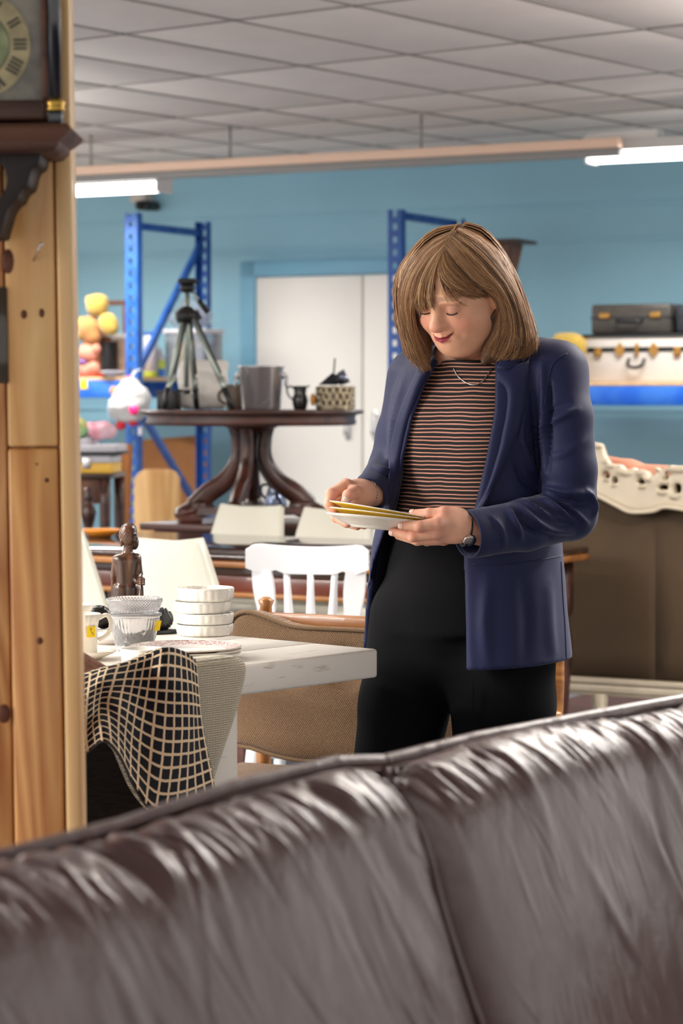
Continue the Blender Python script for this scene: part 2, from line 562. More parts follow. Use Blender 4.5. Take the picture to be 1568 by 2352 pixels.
b = MB(); b.box((0, 8, CEIL_Z + 0.16), (15, 25, 0.1))
ceil = struct(b.build('ceiling', M_grout))
tile_long = tile_short = None
gdir = math.atan2(GS, GC)
rows = [(-8, 2), (-6, 2), (-4, 2), (-2, 2), (0, 2), (2, 2), (4, 1), (5, 1), (6, 1), (7, 1), (8, 1), (9, 1), (10, 1), (11, 1)]
nt_ = 0
for i, L_ in rows:
    for j in range(-17, 8):
        c = gpt(i + L_ / 2, j + 0.5)
        d = c[1]
        px_, py_ = PX(c) if d > 1.5 else (0, 0)
        seen = d > 7.6 and -350 < px_ < 1950 and (c[:2] - WO) @ WN > -0.2
        near = d <= 7.6 and abs(c[0]) < 3.5 and d > -2 and L_ == 2
        if not (seen or near): continue
        proto = tile_long if L_ == 2 else tile_short
        if proto is None:
            bb = MB(); bb.box((0, 0, 0.008), (GU - 0.022, GU * L_ - 0.022, 0.016), 0.004)
            o = bb.build('ceiling_tile', M_tile, ceil)
            if L_ == 2: tile_long = o
            else: tile_short = o
        else:
            o = proto.copy(); C.objects.link(o)
        o.location = (c[0], c[1], CEIL_Z + rng.normal(0, 0.0012)); o.rotation_euler = (0, 0, gdir); nt_ += 1
b = MB()
for i in [-8, -6, -4, -2, 0, 2, 4, 5, 6, 7, 8, 9, 10, 11, 12]:
    b.bar(gpt(i, -17, CEIL_Z - 0.001), gpt(i, 8, CEIL_Z - 0.001), 0.022, 0.006)
for j in range(-17, 9):
    b.bar(gpt(-8, j, CEIL_Z - 0.001), gpt(12, j, CEIL_Z - 0.001), 0.022, 0.006)
g = b.build('ceiling_grid', M_grid, ceil); g['label'] = 'grey metal tee bars between the tiles'

# hanging lighting rail on thin rods; peach upper bar paints its orange-lit top
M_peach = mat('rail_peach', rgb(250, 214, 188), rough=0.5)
M_railgrey = mat('rail_grey', rgb(150, 148, 146), rough=0.4)
t = thing('hanging_rail', 'long lighting rail, orange light on its top painted peach, hung below the ceiling on thin rods', 'rail', wl(0.4, 1.95, 2.58), WROT)
s0, z0, _ = wall_at(176, 402, 1.95); s1, z1, _ = wall_at(1300, 345, 1.95)
zr = (z0 + z1) / 2
t.location = tuple(wl((s0 + s1) / 2, 1.95, zr))
hl = (s1 - s0) / 2
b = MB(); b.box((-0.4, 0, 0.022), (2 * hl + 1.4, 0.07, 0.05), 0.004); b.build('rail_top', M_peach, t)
b = MB(); b.box((-0.4, 0.01, -0.024), (2 * hl + 1.4, 0.06, 0.042), 0.004); b.build('rail_bottom', M_railgrey, t)
for pxr in (209, 528, 967):
    s_, _, _ = wall_at(pxr, 380, 1.95)
    b = MB(); x_ = s_ - (s0 + s1) / 2
    b.tube([(x_, 0, 0.04), (x_, 0, CEIL_Z - zr)], 0.009, 8); b.build('rod', M_railgrey, t)
lb = MB(); lb.prism([(0, 0.0), (0.12, 0.09), (0.5, 0.10), (0.5, 0.0)], (0, 0, 0), (1, 0, 0), (0, 0, 1), (0, 1, 0), 0.09)
lo_ = lb.build('lamp_bracket', M_lampwhite, None); lo_.location = tuple(wl(s_r - 0.12, 1.86, z_r + 0.05)); lo_.rotation_euler = (0, 0, WROT)
tag(lo_, 'white wedge shaped bracket joining the rail to the right lamp', 'bracket')

# double door in the far wall
M_white = mat('door_white', rgb(246, 243, 236), rough=0.5, var=0.03, vscale=2)
M_frame = mat('door_frame_blue', rgb(122, 180, 208), rough=0.45)
M_chrome = mat('chrome', (0.75, 0.75, 0.75), rough=0.2, metal=1.0)
sd0, zd, _ = wall_at(597, 637, 0); sd1, _, _ = wall_at(841, 637, 0); sf0, zf, _ = wall_at(563, 603, 0)
dw = sd1 - sd0
for n_, (a, e_) in enumerate(((sd0, sd1 - 0.006), (sd1 + 0.006, sd1 + dw))):
    t = MB(); t.box(((e_ - a) / 2, 0, zd / 2), (e_ - a, 0.04, zd - 0.01), 0.003)
    o = struct(t.build('door_%d' % (n_ + 1), M_white)); o.location = tuple(wl(a, 0.03, 0)); o.rotation_euler = (0, 0, WROT)
    hx, hz, _ = wall_at((797, 860)[n_], 977, 0.06)
    hb = MB(); hb.tube(spline([(hx - a, -0.02, hz + 0.07), (hx - a, -0.06, hz + 0.06), (hx - a, -0.065, hz), (hx - a, -0.06, hz - 0.06), (hx - a, -0.02, hz - 0.07)], 14), 0.009, 8)
    hb.box((hx - a, -0.022, hz), (0.03, 0.006, 0.19), 0.002)
    hb.build('door_handle', M_chrome, o)
for nm, bx in (('trim_1', ((sf0 + sd0) / 2, zf / 2, sd0 - sf0, zf)), ('trim_2', ((sf0 + sd1 + dw + 0.1) / 2, (zd + zf) / 2, sd1 + dw + 0.1 - sf0, zf - zd)),
               ('trim_3', (sd1 + dw + 0.05, zd / 2, 0.09, zd))):
    b = MB(); b.box((0, 0, 0), (bx[2], 0.07, bx[3]), 0.006)
    o = struct(b.build(nm, M_frame)); o.location = tuple(wl(bx[0], 0.035, bx[1])); o.rotation_euler = (0, 0, WROT)

# wall camera
M_cream = mat('camera_housing', rgb(205, 196, 190), rough=0.5)
M_black = mat('black_plastic', rgb(22, 22, 24), rough=0.4)
sc_, zc_, _ = wall_at(322, 455, 0.08)
t = thing('security_camera', 'white boxed security camera with a black lens high on the blue wall', 'camera', wl(sc_, 0.06, zc_), WROT)
b = MB(); b.box((0, 0, 0.02), (0.12, 0.11, 0.10), 0.008); b.build('housing', M_cream, t)
b = MB(); b.box((0.07, -0.04, -0.055), (0.11, 0.16, 0.06), 0.02); b.build('camera_body', M_black, t)
b = MB(); b.tube([(0.07, -0.11, -0.055), (0.07, -0.14, -0.06)], 0.022, 12); b.build('lens', mat('lens_glass', rgb(8, 8, 10), rough=0.1), t)

# ------------------------------------------------------------------ blue pallet racking
M_rack = mat('rack_blue', rgb(12, 70, 150), rough=0.4, var=0.3, vscale=14, vcol=rgb(40, 92, 166), bump=0.1, bscale=30)
M_rackbeam = mat('rack_beam_blue', rgb(8, 84, 190), rough=0.4, var=0.3, vscale=9, vcol=rgb(50, 112, 200))
M_chip = mat('chipboard', rgb(214, 178, 138), rough=0.8, var=0.2, vscale=40)


def upright(mb, x, y, H, pitch=0.0735):
    """perforated post: front plate with real slots, two side flanges"""
    w, dp = 0.086, 0.055
    for q in (-1, 1):
        mb.box((x + q * 0.029, y, H / 2), (0.028, 0.004, H)); mb.box((x + q * 0.041, y + dp / 2, H / 2), (0.004, dp, H))
    k = 0
    while k * pitch < H:
        z = k * pitch; mb.box((x, y, z), (0.032, 0.004, pitch - 0.034)); k += 1


def rack(label, s_post, o_front, depth, H, direction, ztop, blen, far=True):
    t = thing('pallet_rack', label, 'rack', wl(s_post, o_front, 0), WROT)
    for q in ((0, 1) if not far else (0, 1, 2, 3)):
        b = MB(); x = 0 if q < 2 else direction * (blen + 0.09); y = 0 if q % 2 == 0 else depth
        if y == 0: upright(b, x, 0, H)
        else:
            upright(b, x, 0, H); b.v = [np.stack([v[:, 0], depth - v[:, 1], v[:, 2]], 1) for v in b.v]; b.f = [f[::-1] for f in b.f]
        b.build('upright', M_rack, t)
    for (z1_, z2_) in ((2.31, 2.31), (1.41, 2.25), (1.225, 0.53), (0.12, 0.52)):
        b = MB(); b.bar((0.0, 0.05, z1_), (0.0, depth - 0.05, z2_), 0.03, 0.045, 0.003); b.build('brace', M_rack, t)
    for y in (-0.005, depth + 0.005):
        for zt in (ztop, 0.28):
            b = MB(); b.box((direction * (blen / 2 + 0.045), y, zt - 0.055 - 0.018), (blen, 0.05, 0.105), 0.004)
            b.build('beam', M_rackbeam, t)
    for zt in (ztop, 0.28):
        b = MB(); b.box((direction * (blen / 2 + 0.05), depth / 2, zt - 0.009), (blen - 0.02, depth + 0.06, 0.018), 0.002)
        b.build('shelf_board', M_chip, t)
    return t


RACK_O = 1.28
s_lr, _, _ = wall_at(302, 700, RACK_O)
s_rr, _, _ = wall_at(906, 700, RACK_O)
ZL, ZR = 1.395, 1.352
rl = rack('blue pallet rack at left of the white door with toys on its shelf', s_lr, RACK_O, 0.86, 2.385, -1, ZL, 1.9)
rr = rack('blue pallet rack at right with cases on its shelf, behind the woman', s_rr, RACK_O, 0.86, 2.34, 1, ZR, 2.3)
M_yellow = mat('label_yellow', rgb(250, 214, 30), rough=0.6)
sy, zy, _ = wall_at(191, 884, RACK_O + 0.035)
b = MB(); b.box((sy - s_lr, -0.033, zy), (0.055, 0.003, 0.05), 0.001); o = b.build('price_label', M_yellow, rl); o['label'] = 'yellow price label on the beam'


def at(px, py, o):
    """position on a plane o in front of the wall"""
    s, z, d = wall_at(px, py, o); return s, z


def wbox(name, label, cat, x0, x1, y0, y1, o, depth, m, zbase=None, bevel=0.01, group=None):
    """a box-like thing standing at plane o whose face covers the pixels given"""
    sa, _ = at(x0, y1, o); sb, _ = at(x1, y1, o); _, zt = at((x0 + x1) / 2, y0, o); _, zb = at((x0 + x1) / 2, y1, o)
    if zbase is not None: zb = zbase
    t = thing(name, label, cat, wl((sa + sb) / 2, o, zb), WROT, group)
    b = MB(); b.box((0, depth / 2, (zt - zb) / 2), (sb - sa, depth, zt - zb), bevel)
    return t, b, sb - sa, zt - zb


# right shelf: white trunk, dark suitcase, black case, yellow cloth, wooden stand
o_ = RACK_O - 0.06
M_trunk = mat('trunk_white', rgb(200, 194, 188), rough=0.45, var=0.08, vscale=5)
M_brass = mat('brass', rgb(176, 132, 70), rough=0.35, metal=0.9)
M_blackband = mat('black_band', rgb(20, 22, 26), rough=0.5)
t, b, w_, h_ = wbox('travel_trunk', 'white travel trunk with brass locks and a black handle on right shelf', 'trunk', 1340, 1640, 769, 876, o_, 0.5, M_trunk, ZR)
b.build('body', M_trunk, t)
b = MB(); b.box((0, 0.25, h_ * 0.70), (w_ + 0.012, 0.512, 0.024), 0.003); b.build('band', M_blackband, t)
b = MB(); b.box((0, 0.25, h_ - 0.002), (w_ + 0.02, 0.52, 0.016), 0.004); b.build('lid_edge', M_blackband, t)
for px_, kind in ((1374, 0), (1424, 1), (1463, 2), (1502, 1), (1556, 0), (1600, 1)):
    s_, z_ = at(px_, 795, o_); x = s_ - float((np.array(t.location[:2]) - WO) @ WE); zz = h_ * 0.68
    b = MB()
    if kind == 1: b.prism([(0, 0.042), (0.03, 0), (0, -0.042), (-0.03, 0)], (x, -0.002, zz), (1, 0, 0), (0, 0, 1), (0, -1, 0), 0.012)
    else: b.box((x, -0.008, zz - (0.01 if kind == 0 else 0)), (0.04 if kind == 0 else 0.02, 0.016, 0.05 if kind == 0 else 0.07), 0.004)
    b.build('latch', M_brass, t)
x = at(1462, 830, o_)[0] - float((np.array(t.location[:2]) - WO) @ WE)
b = MB(); b.tube(spline([(x - 0.045, -0.005, h_ * 0.5), (x - 0.04, -0.03, h_ * 0.36), (x, -0.035, h_ * 0.31), (x + 0.04, -0.03, h_ * 0.36), (x + 0.045, -0.005, h_ * 0.5)], 16), 0.009, 8)
b.build('handle', M_blackband, t)
for q in (-1, 1):
    b = MB(); b.box((q * w_ / 2, 0.02, h_ - 0.02), (0.03, 0.05, 0.045), 0.006); b.build('corner_cap', M_brass, t)
zt_ = ZR + h_ + 0.006
M_case = mat('suitcase_dark', rgb(62, 58, 54), rough=0.4, var=0.3, vscale=20)
t, b, w_, h_ = wbox('suitcase', 'dark worn suitcase with two brass catches lying on the white trunk', 'suitcase', 1356, 1538, 698, 764, o_ - 0.03, 0.36, M_case, zt_, 0.015)
b.build('body', M_case, t)
for q in (-0.32, 0.32):
    b = MB(); b.box((q * w_, -0.006, h_ * 0.62), (0.06, 0.014, 0.03), 0.003); b.build('catch', M_brass, t)
b = MB(); b.tube(spline([(-0.07, 0, h_ * 0.5), (-0.06, -0.03, h_ * 0.42), (0, -0.035, h_ * 0.4), (0.06, -0.03, h_ * 0.42), (0.07, 0, h_ * 0.5)], 14), 0.010, 8); b.build('handle', M_blackband, t)
b = MB(); b.box((0, 0.18, h_ * 0.55), (w_ + 0.006, 0.366, 0.008)); b.build('seam', M_blackband, t)
t, b, w_, h_ = wbox('case', 'black case beside the dark suitcase at the right picture edge', 'case', 1549, 1640, 700, 764, o_ - 0.05, 0.34, M_blackband, zt_, 0.02)
b.build('body', mat('case_black', rgb(34, 38, 44), rough=0.5), t)
b = MB(); b.box((0, 0.17, h_ * 0.6), (w_ + 0.004, 0.345, 0.008)); b.build('seam', M_blackband, t)
# yellow plush draped beside the trunk
M_plushy = mat('plush_yellow', rgb(176, 146, 66), rough=0.95, var=0.2, vscale=30, bump=0.7, bscale=120, bdist=0.006, sheen=0.4)
s_, z_ = at(1308, 800, o_ + 0.06); P = wl(s_, o_ + 0.06, 0)
f = Field((-0.14, -0.1, 0), (0.14, 0.12, 0.32), 0.008)
f.ell((0.0, 0, 0.2), (0.10, 0.07, 0.075), 0.03); f.ell((0.035, 0, 0.09), (0.05, 0.05, 0.1), 0.04); f.ell((-0.06, 0, 0.22), (0.045, 0.05, 0.05), 0.03)
o = sdf_obj('soft_toy', f, M_plushy); o.location = (P[0], P[1], ZR); o.rotation_euler = (0, 0, WROT)
tag(o, 'yellow soft toy slumped against the left end of the white trunk', 'toy')
# dark brown flared wooden stand seen behind the hair
M_brownwood = wood('wood_brown_mid', rgb(116, 70, 40), rgb(84, 46, 24), 4, 'Z', 0.5)
M_darkwood = wood('wood_dark_mahogany', rgb(82, 42, 30), rgb(46, 24, 18), 3, 'X', 0.36, coat=0.12)
s_, z_ = at(1150, 553, 0.75); P = wl(s_, 0.75, ZR)
t = thing('plant_stand', 'tall brown wooden stand with a flared top behind the woman\'s head', 'stand', P, WROT)
b = MB(); hh = z_ - ZR
b.lathe([(0.14, 0), (0.15, 0.02), (0.06, 0.05), (0.05, hh - 0.3), (0.09, hh - 0.22), (0.14, hh - 0.02), (0.0001, hh - 0.02)], 4, rot=rotz(PI / 4)); b.sm = [False] * len(b.f); b.build('column', M_brownwood, t)
b = MB(); b.box((0, 0, hh - 0.01), (0.33, 0.30, 0.022), 0.004); b.build('top_rim', M_darkwood, t)
# board and carton at the left end of the right shelf
M_card = mat('cardboard', rgb(186, 138, 92), rough=0.85, var=0.12, vscale=6)
t, b, w_, h_ = wbox('carton', 'tan cardboard carton on the right rack shelf beside its blue post', 'carton', 916, 1010, 745, 878, 0.8, 0.3, M_card, ZR)
b.build('body', M_card, t)
b = MB(); b.box((0, 0.15, h_ + 0.004), (w_ + 0.02, 0.32, 0.02), 0.004); b.build('lid', mat('carton_lid', rgb(206, 150, 96), rough=0.8), t)

# left shelf: toys, frames, dish, bottles
o_ = RACK_O - 0.12


def plush(name, label, px, py, o, lumps, m, extra=()):
    """soft toy of rounded lumps: (px, py, radius px, squash)"""
    s, z, d = wall_at(px, py, o); P = wl(s, o, 0)
    t = thing(name, label, 'toy', (P[0], P[1], z), WROT)
    k = d / FOC
    for nm, mm, ls in lumps:
        A = np.array([[(q[0] - px) * k / 0.95, q[3] if len(q) > 3 else 0.0, -(q[1] - py) * k] for q in ls]); R = np.array([q[2] * k for q in ls])
        f = Field(A.min(0) - R.max() * 1.2, A.max(0) + R.max() * 1.2, 0.006)
        for a, r in zip(A, R): f.ell(a, (r, r * 0.9, r), 0.015)
        sdf_obj(nm, f, mm, t, world=False)
    return t


M_plusho = mat('plush_orange', rgb(172, 120, 70), rough=0.95, bump=0.6, bscale=120, bdist=0.005, sheen=0.4)
M_plushp = mat('plush_pink', rgb(188, 118, 98), rough=0.9, bump=0.4, bscale=120, sheen=0.3)
M_red = mat('fabric_red', rgb(226, 62, 40), rough=0.8)
t = plush('teddy_bear', 'yellow teddy bear with an orange muzzle on the left rack shelf', 222, 785, o_ + 0.0, [
    ('head', M_plushy, [(224, 702, 27), (238, 690, 12), (205, 690, 12)]), ('arm', M_plushy, [(251, 742, 23), (258, 752, 20)]),
    ('body', M_plusho, [(203, 752, 27), (212, 770, 20)]), ('leg', M_plushy, [(183, 745, 18), (183, 768, 14)])], M_plushy)
sb_, zb_, _ = wall_at(207, 785, o_)
t2, b, w_, h_ = wbox('basket', 'brown wicker basket holding the yellow teddy bear', 'basket', 170, 234, 776, 866, o_ - 0.1, 0.26, M_brownwood, ZL)
b = MB(); a_ = np.linspace(0, 1, 9)
b.lathe([(w_ * 0.40, 0), (w_ * 0.42, 0.004), (w_ * 0.5, h_), (w_ * 0.47, h_), (w_ * 0.40, 0.012), (0.001, 0.012)], 28, (0, 0.13, 0), ripple=lambda a: 1 + 0.02 * np.sign(np.sin(14 * a)))
b.build('body', mat('wicker_brown', rgb(150, 92, 58), rough=0.8, bump=0.8, bscale=60, bstretch=(1, 1, 3), bdist=0.004), t2)
b = MB(); a_ = np.linspace(0, 2 * PI, 40, endpoint=False); b.tube(np.stack([w_ * 0.5 * np.cos(a_), 0.13 + w_ * 0.5 * np.sin(a_), np.full(40, h_)], 1), 0.008, 8, closed=True); b.build('rim', M_brownwood, t2)
t = plush('soft_toy', 'pink soft toy pig with a purple ribbon at the front of left shelf', 205, 866, o_ + 0.1, [
    ('head', M_plushp, [(196, 812, 21), (223, 802, 11), (206, 815, 18)]), ('body', M_plushp, [(200, 852, 18), (215, 846, 16), (190, 846, 14)]),
    ('ribbon', mat('ribbon_purple', rgb(120, 84, 150), rough=0.6), [(190, 831, 6, -0.03), (199, 831, 6, -0.03)])], M_plushp)
s_, z_, _ = wall_at(208, 864, o_ + 0.06)
b = MB(); b.lathe([(0.001, 0.002), (0.07, 0.002), (0.085, 0.012), (0.075, 0.02), (0.001, 0.022)], 24); o = b.build('cloth_mat', M_red); P = wl(s_, o_ + 0.06, ZL); o.location = tuple(P)
tag(o, 'small red cloth mat under the pink soft toy', 'mat')
t, b, w_, h_ = wbox('book', 'black upright book between the basket and the white picture frame', 'book', 231, 250, 784, 866, o_ - 0.05, 0.10, M_blackband, ZL, 0.004)
b.build('cover', M_blackband, t)
b = MB(); b.box((0, 0.055, h_ / 2), (w_ * 0.8, 0.10, h_ * 0.96)); b.build('pages', mat('paper', rgb(230, 224, 210), rough=0.9), t)
M_wframe = mat('frame_white', rgb(184, 178, 172), rough=0.5)
t, b, w_, h_ = wbox('picture_frame', 'white picture frame with a cream and grey picture on left shelf', 'picture', 256, 300, 767, 866, o_ - 0.16, 0.02, M_wframe, ZL, 0.003)
b = MB()
for q in (-1, 1): b.box((q * (w_ / 2 - 0.011), 0.01, h_ / 2), (0.022, 0.02, h_), 0.003)
for q in (0, 1): b.box((0, 0.01, h_ * q + (0.014 if q == 0 else -0.014)), (w_, 0.02, 0.028), 0.003)
b.build('frame', M_wframe, t)
mp_ = mat('picture_print', rgb(186, 160, 136), rough=0.6, var=0.9, vscale=14, vcol=rgb(110, 96, 96))
b = MB(); b.box((0, 0.012, h_ / 2), (w_ - 0.04, 0.008, h_ - 0.05)); b.build('print', mp_, t)
s_, z_, _ = wall_at(262, 858, o_ + 0.1); P = wl(s_, o_ + 0.1, ZL)
b = MB(); b.lathe([(0.04, 0), (0.045, 0.004), (0.085, 0.03), (0.092, 0.034), (0.088, 0.037), (0.05, 0.014), (0.001, 0.012)], 32)
o = b.build('dish', mat('dish_grey', rgb(190, 190, 200), rough=0.25)); o.location = tuple(P); tag(o, 'shallow pale grey dish in front of the picture frame', 'dish')
# wooden frame behind the toys
t, b, w_, h_ = wbox('easel', 'plain brown wooden easel frame standing at back of the left shelf', 'easel', 232, 290, 690, 866, o_ - 0.44, 0.03, M_brownwood, ZL)
for n_, c_, s_ in (('rail', (0, 0.015, h_ - 0.015), (w_, 0.03, 0.03)), ('stile', (w_ / 2 - 0.014, 0.015, h_ / 2), (0.028, 0.03, h_)), ('stile', (-w_ / 2 + 0.014, 0.015, h_ / 2), (0.028, 0.03, h_)), ('rail', (0, 0.015, 0.015), (w_, 0.03, 0.03))):
    b = MB(); b.box(c_, s_, 0.003); b.build(n_, M_brownwood, t)
# behind the rack frame: canister, bottle, clear storage boxes
M_wplast = mat('white_plastic', rgb(206, 204, 212), rough=0.4)
M_clear = mat('clear_plastic', rgb(214, 222, 230), rough=0.18, trans=0.75, ior=1.2, bump=0.6, bscale=14, bdist=0.02)
t, b, w_, h_ = wbox('canister', 'white canister with a lime green base seen through the rack frame', 'canister', 322, 350, 768, 872, 0.95, 0.1, M_wplast, ZL)
for n_, za, zb2, mm in (('base', 0, h_ * 0.14, mat('lime_green', rgb(176, 190, 60), rough=0.5)), ('body', h_ * 0.14, h_ * 0.97, M_wplast), ('lid', h_ * 0.97, h_ * 1.06, mat('lid_blue', rgb(60, 110, 180), rough=0.5))):
    b = MB(); r_ = w_ / 2; b.lathe([(0.001, za), (r_, za), (r_, zb2), (r_ * 0.92, zb2 + 0.004), (0.001, zb2 + 0.004)], 20, (0, 0.05, 0)); b.build(n_, mm, t)
t, b, w_, h_ = wbox('bottle', 'slim white bottle with blue and lime label beside the canister', 'bottle', 350, 370, 800, 872, 0.85, 0.07, M_wplast, ZL)
b = MB(); r_ = w_ / 2; b.lathe([(0.001, 0), (r_, 0), (r_, h_ * 0.7), (r_ * 0.45, h_ * 0.86), (r_ * 0.45, h_)], 16, (0, 0.035, 0), caps=True); b.build('body', M_wplast, t)
for za, zb2, mm in ((0.03, 0.3, mat('label_blue', rgb(50, 110, 190), rough=0.5)), (0.3, 0.6, mat('label_lime', rgb(196, 214, 80), rough=0.5))):
    b = MB(); b.lathe([(r_ * 1.01, h_ * za), (r_ * 1.02, h_ * zb2)], 16, (0, 0.035, 0)); b.build('label_band', mm, t)
t, b, w_, h_ = wbox('storage_box', 'clear plastic storage box with a white lid behind the tripod', 'box', 378, 466, 765, 872, 0.78, 0.24, M_clear, ZL, 0.012)
b.build('body', M_clear, t)
b = MB(); b.box((0, 0.12, h_ + 0.012), (w_ + 0.02, 0.26, 0.03), 0.008); b.build('lid', M_wplast, t)
b = MB(); b.box((-0.02, 0.12, h_ * 0.42), (w_ * 0.3, 0.16, h_ * 0.8), 0.02); b.build('contents', mat('cloth_ochre', rgb(214, 170, 90), rough=0.9), t)
b = MB(); b.box((0.09, 0.12, h_ * 0.38), (w_ * 0.25, 0.16, h_ * 0.7), 0.02); b.build('contents', mat('cloth_grey', rgb(120, 120, 140), rough=0.9), t)
s_, z_, _ = wall_at(425, 700, 0.72); P = wl(s_, 0.66, ZL + h_ + 0.046)
f = Field((-0.16, -0.1, -0.01), (0.16, 0.1, 0.2), 0.008)
f.ell((-0.05, 0, 0.05), (0.09, 0.08, 0.06), 0.03); f.ell((0.06, 0, 0.06), (0.08, 0.08, 0.07), 0.03); f.ell((0.0, 0, 0.12), (0.07, 0.05, 0.06), 0.03)
o = sdf_obj('plastic_bag', f, M_clear, disp=lambda V: 0.004 * np.sin(V[:, [1, 2, 0]] * 90)); o.location = tuple(P)
tag(o, 'crumpled clear plastic bag on top of the storage box', 'bag')

# ------------------------------------------------------------------ dark dining table with chairs around it
M_dt = wood('table_mahogany', rgb(64, 38, 32), rgb(40, 22, 18), 2.5, 'X', 0.12, coat=0.6)
M_dtred = wood('table_apron_red', rgb(118, 46, 22), rgb(76, 28, 14), 2.5, 'X', 0.3, coat=0.3)
M_gold = wood('table_edge_tan', rgb(168, 112, 58), rgb(120, 74, 36), 3, 'X', 0.35)
TA_ROT = math.atan2(-0.51, 0.86); TA_C = np.array([-0.336, 8.51]); TL, TW = 2.2, 0.98
tA = thing('dining_table', 'long polished dark mahogany dining table behind the white spindle chair', 'table', (*TA_C, 0), TA_ROT)
b = MB(); b.box((0, 0, 0.738), (TL, TW, 0.024), 0.008); b.build('tabletop', M_dt, tA)
b = MB()
for q in (-1, 1):
    b.box((0, q * (TW / 2 - 0.008), 0.715), (TL - 0.02, 0.03, 0.022), 0.005); b.box((q * (TL / 2 - 0.008), 0, 0.715), (0.03, TW - 0.02, 0.022), 0.005)
b.build('edge_moulding', M_gold, tA)
for q in (-1, 1):
    b = MB(); b.box((0, q * (TW / 2 - 0.06), 0.645), (TL - 0.16, 0.025, 0.06), 0.004); b.build('apron', M_dtred, tA)
    b = MB(); b.box((0, q * (TW / 2 - 0.055), 0.691), (TL - 0.15, 0.028, 0.032), 0.004); b.build('frieze', M_dt, tA)
    b = MB(); b.box((q * (TL / 2 - 0.07), 0, 0.66), (0.025, TW - 0.16, 0.09), 0.004); b.build('apron', M_dtred, tA)
    b = MB(); b.box((0, q * (TW / 2 - 0.055), 0.612), (TL - 0.15, 0.035, 0.018), 0.005); b.build('apron_bead', M_gold, tA)
for qx in (-1, 1):
    for qy in (-1, 1):
        b = MB(); b.lathe([(0.022, 0), (0.03, 0.02), (0.02, 0.05), (0.03, 0.2), (0.045, 0.42), (0.03, 0.5), (0.045, 0.53), (0.045, 0.70)], 16, (qx * (TL / 2 - 0.075), qy * (TW / 2 - 0.075), 0), caps=True)
        b.build('leg', M_darkwood, tA)
# a narrow loose table leaf on the right part of the top
p_ = np.array(W(790, 1257, 8.3)); M_ = np.array(wmat(tA).inverted()); q_ = M_[:3, :3] @ p_ + M_[:3, 3]
b = MB(); b.box((0.62, -0.10, 0.762), (0.86, 0.34, 0.022), 0.008)
o = b.build('table_leaf', M_dt); o.location = tA.location; o.rotation_euler = tA.rotation_euler
tag(o, 'spare dark table leaf lying flat on the right part of the mahogany table', 'board')

M_creamL = mat('leather_cream', rgb(216, 213, 198), rough=0.42, var=0.03, vscale=6, bump=0.12, bscale=140)


def cream_chair(label, loc, rz, group=None):
    """high back upholstered chair, local front is +y"""
    t = thing('dining_chair', label, 'chair', loc, rz, group)
    H0, H1 = 0.47, 0.845
    rows = []
    for side in (0, 1):
        g = []
        for v in np.linspace(0, 1, 12):
            z = H0 - 0.06 + (H1 - H0 + 0.06) * v; hw = 0.215 - 0.075 * v
            y = -0.20 - 0.10 * v ** 1.3
            row = []
            for u in np.linspace(-1, 1, 13):
                dip = -0.012 * (1 - u * u) * v
                bow = -0.03 * (1 - u * u) * v
                th = 0.028 * (1 - abs(u) ** 6 * 0.6) * (1 - 0.5 * v ** 8)
                row.append((u * hw, y + bow + (th if side else -th), z + dip))
            g.append(row)
        rows.append(np.array(g))
    A, B = rows
    ring = np.concatenate([A, B[:, ::-1]], 1)
    b = MB(); b.grid(ring, closeu=True)
    top = ring[-1]; m = len(top); c = len(b.v[0]); b.f.append(tuple(range(c - m, c))); b.f.append(tuple(range(m - 1, -1, -1))); b.sm += [True, True]
    b.build('backrest', M_creamL, t, auto=50)
    b = MB(); b.box((0, 0.03, 0.445), (0.44, 0.45, 0.07), 0.025); b.build('seat', M_creamL, t)
    for qx in (-1, 1):
        for qy in (-1, 1):
            b = MB(); b.bar((qx * 0.19, 0.03 + qy * 0.19, 0.43), (qx * 0.2, 0.03 + qy * 0.2, 0.0), 0.034, 0.034, 0.004); b.build('leg', M_darkwood, t)
    for q in (-1, 1):
        b = MB(); b.tube([(q * (0.215 - 0.075 * v), -0.20 - 0.10 * v ** 1.3 - 0.012, H0 - 0.06 + (H1 - H0 + 0.06) * v) for v in np.linspace(0.02, 0.98, 10)], 0.006, 6); b.build('piping', M_creamL, t)
    return t


dA = np.array([0.86, -0.51]); nA = np.array([0.51, 0.86])
p = W(377, 1228, 7.32)
cream_chair('cream leather chair with its back to us behind the carved figure', (p[0] + 0.3 * nA[0], p[1] + 0.3 * nA[1], 0), TA_ROT)
p = W(108, 1216, 7.75)
cream_chair('cream leather chair partly hidden by the pine cladding at left', (p[0] + 0.3 * nA[0], p[1] + 0.3 * nA[1], 0), TA_ROT)
p = W(576, 1180, 9.55)
cream_chair('left cream leather chair on the far side of the mahogany table', (p[0] - 0.3 * nA[0], p[1] - 0.3 * nA[1], 0), TA_ROT + PI)
p = W(772, 1188, 9.25)
cream_chair('cream leather chair on the far side of table, just left of the plates', (p[0] - 0.3 * nA[0], p[1] - 0.3 * nA[1], 0), TA_ROT + PI)

# white spindle-back chair
M_whitewood = mat('white_painted_wood', rgb(222, 222, 224), rough=0.3, bump=0.05, bscale=40)
DW = 6.9
p = W(705, 1270, DW); kW = DW / FOC
tw = thing('spindle_chair', 'white painted wooden chair with spindle back, tucked behind the brown chair', 'chair', (p[0], p[1] + 0.0, 0), -0.22)


def wp_(px, py, y=0.0):
    q = W(px, py, DW); return np.array([(q[0] - p[0]) / math.cos(0.22), y, q[2]])


tw.scale = (0.955, 0.95, 1.02)
